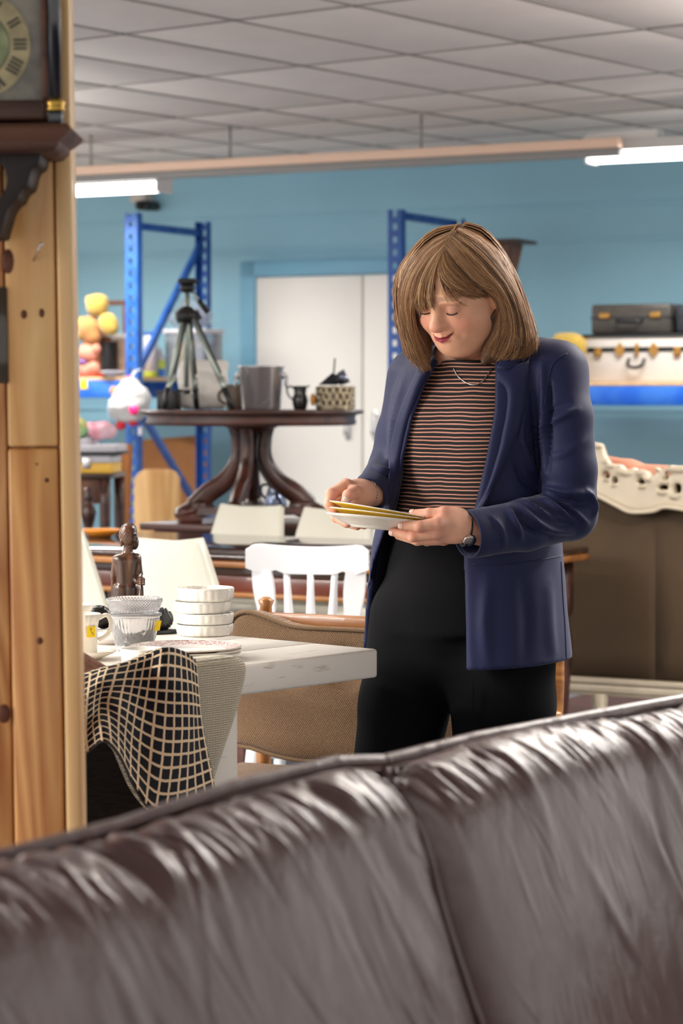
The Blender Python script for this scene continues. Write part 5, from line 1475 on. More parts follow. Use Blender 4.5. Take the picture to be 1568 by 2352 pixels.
def bz(px, py):
    r = raydir(px, py); n = -AX2; t = (BL @ n) / (r[:2] @ n); p = r * t
    return (p[:2] - BL) @ bdir, p[2] + CAM_Z


topc = [(541, 1470), (545, 1440), (553, 1420), (566, 1407), (585, 1402), (606, 1405), (640, 1417), (680, 1432), (720, 1438)]
botc = [(548, 1640), (556, 1699), (600, 1713), (660, 1731), (725, 1742)]
tpts = [bz(*q) for q in topc]; bpts = [bz(*q) for q in botc]
half = tpts[::-1] + [(bpts[0][0] - 0.0, bpts[0][1])] + bpts[1:]
sm_ = bl / 2
poly = np.array(half + [(2 * sm_ - x, z) for x, z in half[::-1]])
poly = spline(np.array([q for i, q in enumerate(poly) if i == 0 or np.linalg.norm(q - poly[i - 1]) > 0.006]), 90)
poly = np.stack([-(poly[:, 0] - sm_), poly[:, 1]], 1)
f = Field((-0.38, -0.06, 0.42), (0.38, 0.12, 0.84), 0.006)
slab(f, poly, -0.03, 0.05, 0.022, bow=lambda X, Z: -0.05 * (X / 0.25) ** 2 * -1.0 * 0)
for bx_ in (-0.14, 0.0, 0.14): f.ell((bx_, 0.062, 0.645), (0.05, 0.032, 0.05), 0.02, 's')
o = sdf_obj('backrest', f, M_brown, tB2, world=False)
b = MB(); b.tube(np.stack([poly[:, 0] * 1.0, np.full(90, 0.045), poly[:, 1]], 1), 0.0055, 8, closed=True); b.build('piping', mat('piping_brown', rgb(112, 88, 64), rough=0.9, bump=0.8, bscale=300), tB2)
for bx_ in (-0.14, 0.0, 0.14):
    b = MB(); b.sphere((bx_, 0.036, 0.645), (0.013, 0.008, 0.013), 14); b.build('button', M_brown, tB2)
b = MB(); b.box((0, -0.045, 0.735), (0.52, 0.025, 0.045), 0.006); b.build('back_rail', M_honey, tB2)
for q in (-1, 1):
    b = MB(); b.tube([(q * 0.26, -0.05, 0.0), (q * 0.26, -0.045, 0.3), (q * 0.26, -0.05, 0.6), (q * 0.258, -0.052, 0.75), (q * 0.256, -0.052, 0.77), (q * 0.256, -0.052, 0.785), (q * 0.256, -0.052, 0.793)], [0.015, 0.018, 0.018, 0.017, 0.014, 0.02, 0.008], 14); b.build('back_post', M_honey, tB2)
    b = MB(); b.tube([(0.10 + q * 0.15, 0.40, 0.0), (0.10 + q * 0.15, 0.40, 0.38)], [0.013, 0.02], 12); b.build('leg', M_honey, tB2)
f = Field((-0.3, -0.02, 0.36), (0.3, 0.52, 0.49), 0.008); f.rbox((0.10, 0.235, 0.378), (0.36, 0.38, 0.08), 0.035); sdf_obj('seat', f, M_brown, tB2, world=False)

# ------------------------------------------------------------------ carved settee seen from behind, at right
M_carvc = mat('carved_cream', rgb(206, 192, 168), rough=0.35, var=0.12, vscale=14, coat=0.2)
M_darkfab = mat('settee_back_cloth', rgb(76, 60, 42), rough=0.9, var=0.15, vscale=3, bump=0.3, bscale=180)
M_pink = mat('settee_pink', rgb(214, 148, 122), rough=0.7)
DSe = 8.6; P0 = W(1290, 1562, DSe)
tS = thing('carved_settee', 'cream carved settee seen from behind at right, with dark brown cloth back', 'settee', (P0[0], P0[1], 0.010), WROT)
eS = WE; nS = WN


def sp_(px, py, o=0.0):
    r = raydir(px, py); t = ((P0[:2] + nS * o) @ nS) / (r[:2] @ nS); p = r * t
    return float((p[:2] - P0[:2]) @ eS), float(p[2] + CAM_Z)


zr0 = P0[2]
b = MB(); b.box((0.58, 0, zr0 - 0.004), (1.5, 0.045, 0.022), 0.006); b.box((0.58, 0, zr0 - 0.03), (1.5, 0.035, 0.03), 0.006); b.box((0.58, 0.01, zr0 - 0.052), (1.48, 0.03, 0.012), 0.003); b.build('seat_rail', M_carvc, tS)
xa = sp_(1500, 1400)[0]
for x0, x1, nm in ((-0.03, xa, 'back_panel'), (xa, 1.30, 'back_panel')):
    P_ = np.array([[(x0 + (x1 - x0) * u, 0.02 + (0.010 * math.sin(PI * u) if x0 < 0 else 0.014 * math.sin(PI * u)) - 0.05 * (v - 0.0) ** 2 * 0, zr0 + (0.98 - zr0) * v) for u in np.linspace(0, 1, 14)] for v in np.linspace(0, 1, 8)])
    b = MB(); b.grid(P_); o = b.build(nm, M_darkfab, tS); md = o.modifiers.new('thickness', 'SOLIDIFY'); md.thickness = 0.012; md.offset = -1
# crest
kx = DSe / FOC
f = Field((-0.2, -0.05, 0.78), (1.36, 0.06, 1.16), 0.006)
top_ = [(1290, 1010), (1376, 1024), (1384, 1026), (1392, 1050), (1403, 1072), (1428, 1074), (1440, 1086), (1458, 1080), (1476, 1096), (1500, 1082), (1510, 1092), (1524, 1084), (1540, 1078), (1568, 1078), (1600, 1062), (1660, 1040), (1720, 1060), (1800, 1090)]
bot_ = [(1800, 1160), (1660, 1190), (1568, 1174), (1530, 1170), (1505, 1179), (1455, 1181), (1420, 1165), (1376, 1143), (1330, 1130), (1290, 1128)]
pl = np.array([sp_(*q) for q in top_ + bot_])
slab(f, pl, -0.025, 0.02, 0.010)
for (x, y, rx, ry) in ((1396, 1098, 9, 10), (1416, 1110, 7, 9), (1478, 1112, 10, 6), (1528, 1126, 12, 6), (1560, 1128, 9, 12), (1500, 1090, 8, 10), (1538, 1094, 7, 6), (1532, 1106, 6, 4), (1620, 1110, 10, 10)):
    c = sp_(x, y); f.ell((c[0], 0, c[1]), (rx * kx, 0.09, ry * kx), 0.008, 's')
for (x, y, r) in ((1406, 1076, 8), (1434, 1090, 10), (1446, 1094, 7), (1478, 1092, 11), (1487, 1102, 6), (1492, 1108, 7), (1514, 1084, 6), (1550, 1083, 12), (1568, 1084, 11), (1397, 1108, 5), (1415, 1120, 5), (1480, 1124, 7), (1526, 1137, 9), (1555, 1146, 10), (1532, 1114, 6), (1378, 1030, 9), (1398, 1066, 7), (1600, 1080, 14)):
    c = sp_(x, y); f.ell((c[0], -0.022, c[1]), (r * kx * 1.3, 0.018, r * kx * 0.75), 0.006)
sdf_obj('carved_crest', f, M_carvc, tS, world=False)
b = MB(); bp_ = spline(np.array([[sp_(*q)[0], -0.03, sp_(*q)[1]] for q in bot_]), 60); b.tube(bp_, 0.009, 8); b.build('crest_bead', M_carvc, tS)
pk = [(1290, 1040), (1402, 1060), (1430, 1062), (1458, 1074), (1500, 1076), (1530, 1078), (1556, 1086), (1640, 1080), (1700, 1100), (1700, 1180), (1290, 1180)]
pl = np.array([sp_(*q) for q in pk]); f = Field((-0.2, 0.01, 0.75), (1.2, 0.16, 1.14), 0.008); slab(f, pl, 0.045, 0.13, 0.035); sdf_obj('inner_padding', f, M_pink, tS, world=False)
f = Field((-0.2, 0.06, 0.26), (1.36, 0.68, 0.48), 0.012); f.rbox((0.58, 0.36, 0.37), (1.42, 0.55, 0.14), 0.05); sdf_obj('seat', f, M_pink, tS, world=False)
for x in (-0.1, sp_(1380, 1610)[0], 1.26):
    for y in (0.0, 0.58):
        b = MB(); b.lathe([(0.014, 0), (0.02, 0.04), (0.018, 0.12), (0.026, zr0 - 0.05)], 14, (x, y, 0), caps=True); b.build('leg', M_carvc, tS)
b = MB(); b.box((0.58, 0.60, 0.30), (1.46, 0.03, 0.05), 0.006); b.build('front_rail', M_carvc, tS)

b = MB(); b.box((0, 0, 0.005), (1.9, 2.0, 0.010), 0.003); o = b.build('rug', mat('rug_maroon', rgb(70, 36, 30), rough=0.95, var=0.4, vscale=6, bump=0.4, bscale=200)); o.location = (P0[0] + 0.75, P0[1] + 0.55, 0); o.rotation_euler = (0, 0, WROT)  # rug added to darken the bright floor beneath the settee
tag(o, 'dark maroon rug added to darken the floor under the carved settee', 'rug')

# honey wooden chair hidden behind the woman: its back post shows by her trousers
q = W(1272, 1600, 6.25)
t = thing('wooden_chair', 'honey coloured wooden chair mostly hidden behind the woman\'s trousers', 'chair', (q[0] - 0.17, 6.42, 0), 0.0)
for s_ in (-1, 1):
    b = MB(); b.tube(spline([(s_ * 0.15, -0.19, 0.0), (s_ * 0.165, -0.17, 0.3), (s_ * 0.178, -0.17, 0.5), (s_ * 0.17, -0.2, 0.78)], 14), np.linspace(0.014, 0.02, 14), 12); b.build('back_post', M_honey, t)
    b = MB(); b.tube([(s_ * 0.16, 0.2, 0), (s_ * 0.16, 0.2, 0.42)], [0.013, 0.018], 12); b.build('leg', M_honey, t)
b = MB(); b.box((0, 0.01, 0.435), (0.38, 0.42, 0.035), 0.01); b.build('seat', M_honey, t)
b = MB(); b.box((0, -0.2, 0.75), (0.32, 0.02, 0.07), 0.006); b.build('back_rail', M_honey, t)

# ------------------------------------------------------------------ brown leather sofa in the foreground
M_leather = mat('leather_brown', rgb(108, 80, 77), rough=0.30, spec=0.75, var=0.12, vscale=5, bump=0.75, bscale=22, bstretch=(1, 1, 0.35), bdist=0.008, rvar=0.08)
nt = M_leather.node_tree
M_leather.node_tree.nodes['Principled BSDF'].inputs['Coat Weight'].default_value = 0.45; M_leather.node_tree.nodes['Principled BSDF'].inputs['Coat Roughness'].default_value = 0.42
# fine grain on top of the creases
tc = nt.nodes.new('ShaderNodeTexCoord'); vo = nt.nodes.new('ShaderNodeTexVoronoi'); vo.inputs['Scale'].default_value = 420; nt.links.new(tc.outputs['Object'], vo.inputs['Vector'])
bp = nt.nodes.new('ShaderNodeBump'); bp.inputs['Strength'].default_value = 0.12; bp.inputs['Distance'].default_value = 0.001; nt.links.new(vo.outputs['Distance'], bp.inputs['Height'])
old = nt.nodes['Principled BSDF'].inputs['Normal'].links[0].from_socket; nt.links.new(old, bp.inputs['Normal']); nt.links.new(bp.outputs[0], nt.nodes['Principled BSDF'].inputs['Normal'])
SA = np.array([0.561, 0.828]); SM = np.array([0.828, -0.561]); SP0 = np.array([-0.308, 2.18])
tSo = thing('leather_sofa', 'large dark brown leather sofa filling the foreground, back cushions piped along the top', 'sofa', (*(SP0 + SA * 0.7 + SM * 0.35), 0), math.atan2(SA[1], SA[0]))
S0 = SP0 + SA * 0.7 + SM * 0.35
# local: x = along SA ; y = left of SA = -SM


def crown(l):
    return np.interp(l, [-0.5, 0.0, 0.18, 0.36, 0.55, 0.63, 0.645, 0.85, 1.12, 1.4, 1.9], [-0.01, 0.0, 0.004, 0.017, 0.019, 0.010, 0.008, 0.011, 0.006, 0.0, -0.01])


prof = spline(np.array([(-0.004, 0.834), (0.006, 0.836), (0.020, 0.846), (0.046, 0.838), (0.078, 0.805), (0.098, 0.755), (0.114, 0.69), (0.135, 0.61), (0.154, 0.54), (0.170, 0.47), (0.176, 0.42)]), 160)
rg = np.random.default_rng(11)


def cushion(l0, l1, name, seed):
    rg = np.random.default_rng(seed)
    nl = 560; l = np.linspace(l0, l1, nl); tt = np.linspace(0, 1, 160)
    tn = np.gradient(prof, axis=0); nrm = np.stack([-tn[:, 1], tn[:, 0]], 1); nrm /= np.linalg.norm(nrm, axis=1)[:, None]
    nrm *= np.sign(nrm[60, 0])
    Lg, Tg = np.meshgrid(l, tt)
    H = np.zeros_like(Lg); wid = l1 - l0
    # long soft folds that run down the face, short puckers below the piping
    for k in range(46):
        a = rg.uniform(l0, l1); b_ = rg.uniform(0.25, 0.95); sl = rg.normal(0.0, 0.25) + 0.18; w = rg.uniform(0.006, 0.022); ln = rg.uniform(0.07, 0.25); am = rg.normal(0, 0.0030)
        x = (Lg - a) - sl * (Tg - b_) * 0.55
        H += am * np.exp(-(x / w) ** 2 - ((Tg - b_) / ln) ** 2)
    for k in range(420):
        a = rg.uniform(l0, l1); w = rg.uniform(0.002, 0.0055); ln = rg.uniform(0.02, 0.09); am = rg.normal(0, 0.0011); c = rg.uniform(0.05, 0.42) if k % 3 else rg.uniform(0.3, 0.95); sl = rg.normal(0.25, 0.25)
        x = (Lg - a) - sl * (Tg - c) * 0.5
        m_ = (np.abs(x) < 4 * w) & (np.abs(Tg - c) < 3 * ln); H[m_] += (am * np.exp(-(x / w) ** 2 - ((Tg - c) / ln) ** 2))[m_]
    for k in range(70):
        a = rg.uniform(l0, l1); w = rg.uniform(0.004, 0.010); ln = rg.uniform(0.05, 0.16); am = -abs(rg.normal(0, 0.0022)); c = rg.uniform(0.06, 0.34); sl = rg.normal(0.1, 0.2)
        x = (Lg - a) - sl * (Tg - c) * 0.5
        H += am * np.exp(-(x / w) ** 2 - ((Tg - c) / ln) ** 2)
    for k in range(12):
        H += 0.004 * np.sin(Lg * rg.uniform(4, 14) + rg.uniform(0, 6) + Tg * rg.uniform(-5, 5)) * 0.35
    edge = np.minimum(Lg - l0, l1 - Lg)
    H -= 0.032 * np.exp(-(edge / 0.013) ** 1.2) * (0.22 + 0.78 * np.clip(Tg * 1.8, 0, 1)) + 0.010 * np.exp(-(edge / 0.05) ** 2)
    H *= np.clip(Tg / 0.05, 0, 1)
    o = prof[:, 0][:, None] + nrm[:, 0][:, None] * H; z = prof[:, 1][:, None] + nrm[:, 1][:, None] * H + crown(Lg) * np.clip(1 - Tg * 0.6, 0, 1)
    # the seam slants: cushions lean to the right as they come down
    X = Lg - 0.7 + np.interp(Tg, [0, 0.12, 0.28, 0.6, 1.0], [0, -0.03, -0.042, -0.012, 0.05])
    V = np.stack([X, -(o - 0.35), z], -1)
    b = MB(); b.grid(V); ob = b.build(name, M_leather, tSo)
    # piping: along the top and down both ends
    pb_ = MB(); pb_.tube(np.stack([X[0], V[0][:, 1] + 0.003, z[0] + 0.009], 1), 0.0075, 10); pp = pb_.build('piping', M_leather, ob)
    for q in (0, -1):
        e = V[:, q].copy(); e[:, 0] += 0.005 if q == 0 else -0.005; e[:, 1] -= 0.006
        pb_ = MB(); pb_.tube(e[::2], 0.006, 8); pb_.build('piping', M_leather, ob)
    return V


Va = cushion(-0.32, 0.640, 'back_cushion', 3)
Vb = cushion(0.645, 1.75, 'back_cushion', 8)
# gusset between the cushions, outer back
ga, gb = Va[:, -1].copy(), Vb[:, 0].copy(); ga[:, 1] += 0.006; gb[:, 1] += 0.006; ga[:, 0] -= 0.012; gb[:, 0] += 0.012; ga[:, 2] -= 0.004; gb[:, 2] -= 0.004
b = MB(); b.grid(np.stack([ga, (ga + gb) / 2 + np.array([0, 0.006, -0.002]), gb], 1)[::3]); b.build('gusset', M_leather, tSo)
pf = np.array([(0.0, 0.830), (-0.02, 0.838), (-0.05, 0.828), (-0.085, 0.806), (-0.105, 0.76), (-0.112, 0.6), (-0.115, 0.3), (-0.115, 0.12)])
ll = np.linspace(-0.34, 1.77, 80)
bulge = 0.006 * np.sin(ll * 5.2 + 0.5) + 0.003 * np.sin(ll * 13)
V = np.array([[(l - 0.7, -(o - 0.35), z + crown(l) * (1 if z > 0.7 else 0) + (bu if -0.1 < o < -0.01 else 0)) for l, bu in zip(ll, bulge)] for o, z in pf])
b = MB(); b.grid(V[::-1]); b.build('outer_back', M_leather, tSo)
for k, x in enumerate((-0.51, 0.515)):
    f = Field((x - 0.55, -0.55, 0.26), (x + 0.55, 0.24, 0.50), 0.012); f.rbox((x, -0.14, 0.385), (1.0, 0.66, 0.15), 0.05); sdf_obj('seat_cushion', f, M_leather, tSo, world=False)
b = MB(); b.box((0, 0.0, 0.19), (2.08, 0.88, 0.22), 0.03); b.build('base', M_leather, tSo)
for q in (-1, 1):
    f = Field((q * 1.14 - 0.14, -0.52, 0.07), (q * 1.14 + 0.14, 0.50, 0.66), 0.014); f.rbox((q * 1.14, -0.02, 0.36), (0.2, 0.92, 0.54), 0.08); sdf_obj('arm', f, M_leather, tSo, world=False)
for qx in (-1, 1):
    for qy in (-1, 1):
        b = MB(); b.lathe([(0.02, 0), (0.028, 0.09)], 14, (qx * 0.98, qy * 0.38, 0), caps=True); b.build('foot', M_darkwood, tSo)

# ------------------------------------------------------------------ pine cladding at left with the wall clock on it
M_pine = wood('pine', rgb(242, 198, 136), rgb(212, 156, 92), 3.2, 'Z', 0.4, coat=0.1, ring=40)
M_pined = wood('pine_darker', rgb(232, 174, 106), rgb(186, 118, 58), 3.6, 'Z', 0.4, coat=0.1, ring=60)
M_pinel = wood('pine_light', rgb(246, 208, 152), rgb(228, 180, 118), 3.0, 'Z', 0.4, coat=0.1, ring=26)
M_knot = mat('pine_knot', rgb(104, 52, 24), rough=0.5, var=0.4, vscale=60)
DPi = 3.3; kp = DPi / FOC
o0 = W(160, 1176, DPi)
tP = thing('pine_cladding', 'tall pine clad post at the left edge carrying the dark wall clock', 'post', (o0[0], DPi, 0), 0)
tP.rotation_euler = (0, -0.0115, 0)
zc0 = o0[2]


def pl_(px, py):
    """local x, z on the cladding's face"""
    q = W(px, py, DPi); dx, dz = q[0] - o0[0], q[2]
    c, s = math.cos(0.0115), math.sin(0.0115)
    return c * dx + s * dz, -s * dx + c * dz


xs = [pl_(x, 1176)[0] for x in (-260, 16, 20, 134, 140, 177)]
zj = pl_(80, 1028)[1]; zt_ = 2.6


def board(x0, x1, z0, z1, y, m, bev=0.004):
    b = MB(); b.box(((x0 + x1) / 2, y + 0.012, (z0 + z1) / 2), (x1 - x0, 0.024, z1 - z0), bev); return b.build('board', m, tP)


board(xs[0], xs[1], 0.0, zt_, 0.004, M_pined); board(xs[2], xs[3], zj + 0.0012, zt_, 0.003, M_pine); board(xs[2], xs[3], 0.0, zj - 0.0012, 0.0015, M_pined)
b = MB(); b.box(((xs[4] + xs[5]) / 2, 0.03, zt_ / 2), (xs[5] - xs[4], 0.06, zt_), 0.004); b.build('corner_post', M_pinel, tP)
b = MB(); b.box(((xs[0] + xs[4]) / 2, 0.062, zt_ / 2), (xs[4] - xs[0], 0.07, zt_)); b.build('core', M_pined, tP)
for (x, y, rx, ry) in ((54, 722, 8, 11), (95, 719, 7, 11), (107, 1103, 6, 6), (84, 1066, 3, 3), (91, 1472, 8, 9), (8, 1640, 16, 22), (18, 600, 14, 30)):
    q = pl_(x, y); b = MB(); b.sphere((q[0], 0.0035 if y < 1028 else 0.002, q[1]), (rx * kp, 0.0022, ry * kp), 12); b.build('knot', M_knot, tP)
q = pl_(2, 770); b = MB(); b.box((q[0], 0.003, q[1]), (0.018, 0.006, 220 * kp), 0.002); o = b.build('glass_inset', mat('dark_glass', rgb(70, 62, 50), rough=0.1), tP); o['label'] = 'narrow dark glass inset at the picture edge'
q = pl_(74, 600); q2 = pl_(105, 567); b = MB(); b.tube([(q[0], 0.006, q[1]), (q2[0], -0.05, q2[1])], 0.0014, 8); b.sphere((q2[0], -0.05, q2[1]), 0.003, 8); b.build('nail', M_steel, tP)

M_clock = wood('clock_wood', rgb(112, 74, 56), rgb(70, 44, 34), 6, 'X', 0.55)
M_clockd = wood('clock_wood_dark', rgb(44, 24, 18), rgb(24, 13, 10), 6, 'Z', 0.6)
DCk = 3.16; kc = DCk / FOC
c0 = W(-55, 100, DCk)
tK = thing('wall_clock', 'dark wooden bracket wall clock with a worn painted dial, hung on the pine', 'clock', (c0[0], DPi - 0.002, c0[2]), 0)
tK.rotation_euler = (0, -0.0115, 0)


def kl(px, py, y=0.0):
    q = W(px, py, DCk); return np.array([q[0] - c0[0], DCk - DPi + y, q[2] - c0[2]])


xr = kl(140, 100)[0]
b = MB(); b.box((0, -0.06, kl(0, 60)[2]), (2 * kl(112, 100)[0], 0.12, 420 * kc), 0.004); b.build('case', M_clock, tK)
b = MB(); fx = kl(98, 100)[0]; zb_ = kl(0, 228)[2]; zt2 = kl(0, -60)[2]
b.box((0, -0.1235, (zb_ + zt2) / 2), (2 * fx, 0.003, zt2 - zb_)); b.build('dial_plate', mat('dial_grey', rgb(150, 144, 132), rough=0.5, var=0.5, vscale=25, vcol=rgb(96, 92, 88)), tK)
Rr = 121 * kc
b = MB(); n_ = 72; a_ = np.arange(n_) / n_ * 2 * PI
b.grid(np.stack([np.stack([r * np.cos(a_), np.full(n_, -0.126 - (0.001 if i == 1 else 0)), r * np.sin(a_)], 1) for i, r in enumerate((Rr * 0.62, Rr * 0.8, Rr))]), closeu=True)
b.build('chapter_ring', mat('ring_cream', rgb(196, 180, 138), rough=0.5, var=0.35, vscale=40), tK)
b = MB(); b.grid(np.stack([np.stack([r * np.cos(a_), np.full(n_, -0.1265), r * np.sin(a_)], 1) for r in (0.001, Rr * 0.6)]), closeu=True)
b.build('dial_centre', mat('dial_green', rgb(168, 172, 128), rough=0.5, var=0.7, vscale=28, vcol=rgb(92, 112, 76)), tK)
M_num = mat('numeral_dark', rgb(46, 46, 50), rough=0.5)
num = {1: 'I', 2: 'II', 3: 'III', 4: 'IIII', 5: 'V', 6: 'VI', 7: 'VII', 8: 'VIII', 9: 'IX', 10: 'X', 11: 'XI', 12: 'XII'}
for h, sN in num.items():
    an = PI / 2 - h * PI / 6; ur = np.array([math.cos(an), 0, math.sin(an)]); ut = np.array([math.sin(an), 0, -math.cos(an)])
    wds = {'I': 0.0055, 'V': 0.011, 'X': 0.011}; tot = sum(wds[c] for c in sN); x = -tot / 2
    b = MB(); r0, r1 = Rr * 0.68, Rr * 0.93; oy = np.array([0, -0.128, 0])
    for c in sN:
        w = wds[c]; cc = x + w / 2
        if c == 'I': b.bar(ur * r0 + ut * cc + oy, ur * r1 + ut * cc + oy, 0.0026, 0.001, up=(0, 1, 0))
        elif c == 'V': b.bar(ur * r0 + ut * cc + oy, ur * r1 + ut * (cc - 0.004) + oy, 0.003, 0.001, up=(0, 1, 0)); b.bar(ur * r0 + ut * cc + oy, ur * r1 + ut * (cc + 0.004) + oy, 0.0015, 0.001, up=(0, 1, 0))
        else: b.bar(ur * r0 + ut * (cc - 0.004) + oy, ur * r1 + ut * (cc + 0.004) + oy, 0.003, 0.001, up=(0, 1, 0)); b.bar(ur * r0 + ut * (cc + 0.004) + oy, ur * r1 + ut * (cc - 0.004) + oy, 0.0015, 0.001, up=(0, 1, 0))
        x += w
    b.build('numeral', M_num, tK)
b = MB(); b.bar((0, -0.13, 0), (-0.02, -0.13, 0.045), 0.004, 0.0012, up=(0, 1, 0)); b.bar((0, -0.131, 0), (-0.055, -0.131, 0.02), 0.003, 0.0012, up=(0, 1, 0)); b.build('clock_hands', M_num, tK)
for q in (-1, 1):
    b = MB(); b.box((q * kl(100, 0)[0], -0.128, (zb_ + zt2) / 2), (17 * kc, 0.016, zt2 - zb_), 0.003); b.build('door_frame', M_clock, tK)
    col = MB(); xc = q * kl(124, 0)[0]; za = kl(0, 262)[2]
    col.tube([(xc, -0.135, za), (xc, -0.135, za + 0.16), (xc, -0.135, za + 0.33)], [0.0078, 0.0088, 0.0078], 16); o = col.build('column', mat('column_black', rgb(26, 28, 36), rough=0.18, coat=0.5), tK)
    gb = MB(); gb.lathe([(0.010, 0), (0.0125, 0.003), (0.010, 0.006), (0.0125, 0.011), (0.0105, 0.015)], 18, (xc, -0.135, kl(0, 258)[2]), caps=True); gb.build('gilt_base', mat('gilt', rgb(214, 172, 84), rough=0.3, metal=0.9), o)
    fb = MB(); fb.box((xc, -0.135, kl(0, 274)[2]), (0.020, 0.022, 32 * kc), 0.002, taper=0.82); fb.build('column_foot', mat('column_black'), o)
b = MB(); b.box((0, -0.128, kl(0, 252)[2]), (2 * kl(92, 0)[0], 0.014, 44 * kc), 0.003); b.build('bottom_rail', M_clock, tK)
pr_ = [(0, 0), (0.004, 0.0), (0.030, -0.0), (0.036, -0.006), (0.033, -0.010), (0.026, -0.016), (0.018, -0.021), (0.016, -0.027), (0.008, -0.034), (0, -0.036)]
b = MB(); hw = kl(98, 0)[0]; zs = kl(0, 287)[2]
sec = []
for (x, y) in ((-hw, 0.0), (-hw, -0.118), (hw, -0.118), (hw, 0.0)):
    row = []
    for dx, dz in pr_:
        row.append((x + (dx if x > 0 else -dx), y - (dx if y < -0.05 else 0), zs + dz))
    sec.append(row)
b.grid(sec); b.f.append((0, len(pr_), 2 * len(pr_), 3 * len(pr_))); b.sm.append(False); b.build('shelf_moulding', M_clock, tK, auto=35)
b = MB(); b.box((0, -0.058, zs - 0.018), (2 * hw, 0.116, 0.034), 0.002); b.build('shelf_core', M_clock, tK)
ol = [(-8, 342), (84, 342), (82, 362), (78, 374), (66, 380), (60, 392), (56, 410), (52, 424), (40, 430), (33, 440), (29, 452), (14, 462), (4, 478), (-2, 500), (-14, 540), (-40, 540), (-40, 470), (-14, 450), (0, 430), (4, 408), (0, 384), (-12, 370)]
for q in (-1, 1):
    P_ = [(q * kl(x, y)[0], kl(x, y)[2]) for x, y in ol]
    b = MB(); b.prism(P_, (0, -0.012, 0), (1, 0, 0), (0, 0, 1), (0, -1, 0), 0.095, bevel=0.0025); b.build('scroll_bracket', M_clockd, tK)

# ------------------------------------------------------------------ the woman
from mathutils.bvhtree import BVHTree
LX_ = np.array([0.819, -0.574, 0]); FX_ = np.array([-0.574, -0.819, 0]); UZ = np.array([0, 0, 1.0])   # her left, her front


def vmat(name, rough=0.5, sss=0.0, spec=0.5, bump=0.0, bscale=200, bdist=0.0008, sheen=0.0, mottled=0.0):
    m = bpy.data.materials.new(name); MATS[name] = m; m.use_nodes = True
    nt = m.node_tree; b_ = nt.nodes['Principled BSDF']; b_.inputs['Roughness'].default_value = rough; b_.inputs['Specular IOR Level'].default_value = spec
    at = nt.nodes.new('ShaderNodeAttribute'); at.attribute_name = 'Col'
    src = at.outputs['Color']
    if mottled:
        tc = nt.nodes.new('ShaderNodeTexCoord'); nz = nt.nodes.new('ShaderNodeTexNoise'); nz.inputs['Scale'].default_value = 70; nz.inputs['Detail'].default_value = 4
        nt.links.new(tc.outputs['Object'], nz.inputs['Vector'])
        mr = nt.nodes.new('ShaderNodeMapRange'); mr.inputs['To Min'].default_value = 1 - mottled; mr.inputs['To Max'].default_value = 1 + mottled; nt.links.new(nz.outputs[0], mr.inputs[0])
        vm = nt.nodes.new('ShaderNodeVectorMath'); vm.operation = 'SCALE'; nt.links.new(src, vm.inputs[0]); nt.links.new(mr.outputs[0], vm.inputs['Scale']); src = vm.outputs[0]
    nt.links.new(src, b_.inputs['Base Color'])
    if sss:
        b_.inputs['Subsurface Weight'].default_value = sss; b_.inputs['Subsurface Radius'].default_value = (0.010, 0.0045, 0.0025); b_.inputs['Subsurface Scale'].default_value = 0.5
    if bump:
        tc = nt.nodes.new('ShaderNodeTexCoord'); nz = nt.nodes.new('ShaderNodeTexNoise'); nz.inputs['Scale'].default_value = bscale; nz.inputs['Detail'].default_value = 4
        bp = nt.nodes.new('ShaderNodeBump'); bp.inputs['Strength'].default_value = bump; bp.inputs['Distance'].default_value = bdist
        nt.links.new(tc.outputs['Object'], nz.inputs['Vector']); nt.links.new(nz.outputs[0], bp.inputs['Height']); nt.links.new(bp.outputs[0], b_.inputs['Normal'])
    return m


M_skin = vmat('skin', 0.48, 0.25, 0.4, 0.25, 260, 0.0006, mottled=0.10)
SK = np.array(rgb(230, 176, 144)); SKR = np.array(rgb(214, 140, 118)); LIP = np.array(rgb(172, 62, 76)); LID = np.array(rgb(176, 122, 104))
SKH = np.array(rgb(230, 178, 150))

tWo = thing('person', 'woman in a navy blazer and striped top looking down at the plates she holds', 'person', (0.285, 5.08, 0), 0)

# -- head, in its own frame (x her left, y forward, z up)
yaw, pit, rol = math.radians(38.5), math.radians(29), math.radians(3)
hf0 = np.array([-math.sin(yaw), -math.cos(yaw), 0]); hx = np.array([math.cos(yaw), -math.sin(yaw), 0])
hf = math.cos(pit) * hf0 - math.sin(pit) * UZ; hu = math.sin(pit) * hf0 + math.cos(pit) * UZ
hx2 = math.cos(rol) * hx - math.sin(rol) * hu; hu2 = math.sin(rol) * hx + math.cos(rol) * hu
HR = np.stack([hx2, hf, hu2], 1) * 1.06
HC = W(1055, 661, 4.97)
f = Field((-0.11, -0.13, -0.26), (0.11, 0.14, 0.13), 0.0021)
f.ell((0, -0.012, 0.030), (0.073, 0.090, 0.078))
f.ell((0, 0.028, -0.030), (0.062, 0.060, 0.072), 0.03)
f.ell((0, 0.058, -0.083), (0.034, 0.028, 0.022), 0.03)
f.ell((0, 0.030, -0.098), (0.044, 0.044, 0.024), 0.03)
for q in (-1, 1):
    f.ell((q * 0.036, 0.054, -0.036), (0.029, 0.028, 0.028), 0.022)
    f.ell((q * 0.046, 0.002, -0.058), (0.022, 0.042, 0.036), 0.03)
    f.ell((q * 0.028, 0.080, 0.014), (0.026, 0.011, 0.009), 0.022)
    f.ell((q * 0.031, 0.096, -0.004), (0.019, 0.012, 0.0115), 0.012, 's')
    f.ell((q * 0.031, 0.0745, -0.005), (0.0155, 0.0138, 0.0132), 0.003)
    f.ell((q * 0.031, 0.074, -0.0175), (0.0165, 0.011, 0.006), 0.006)
f.cone((0, 0.084, 0.004), (0, 0.100, -0.029), 0.0075, 0.0110, 0.014)
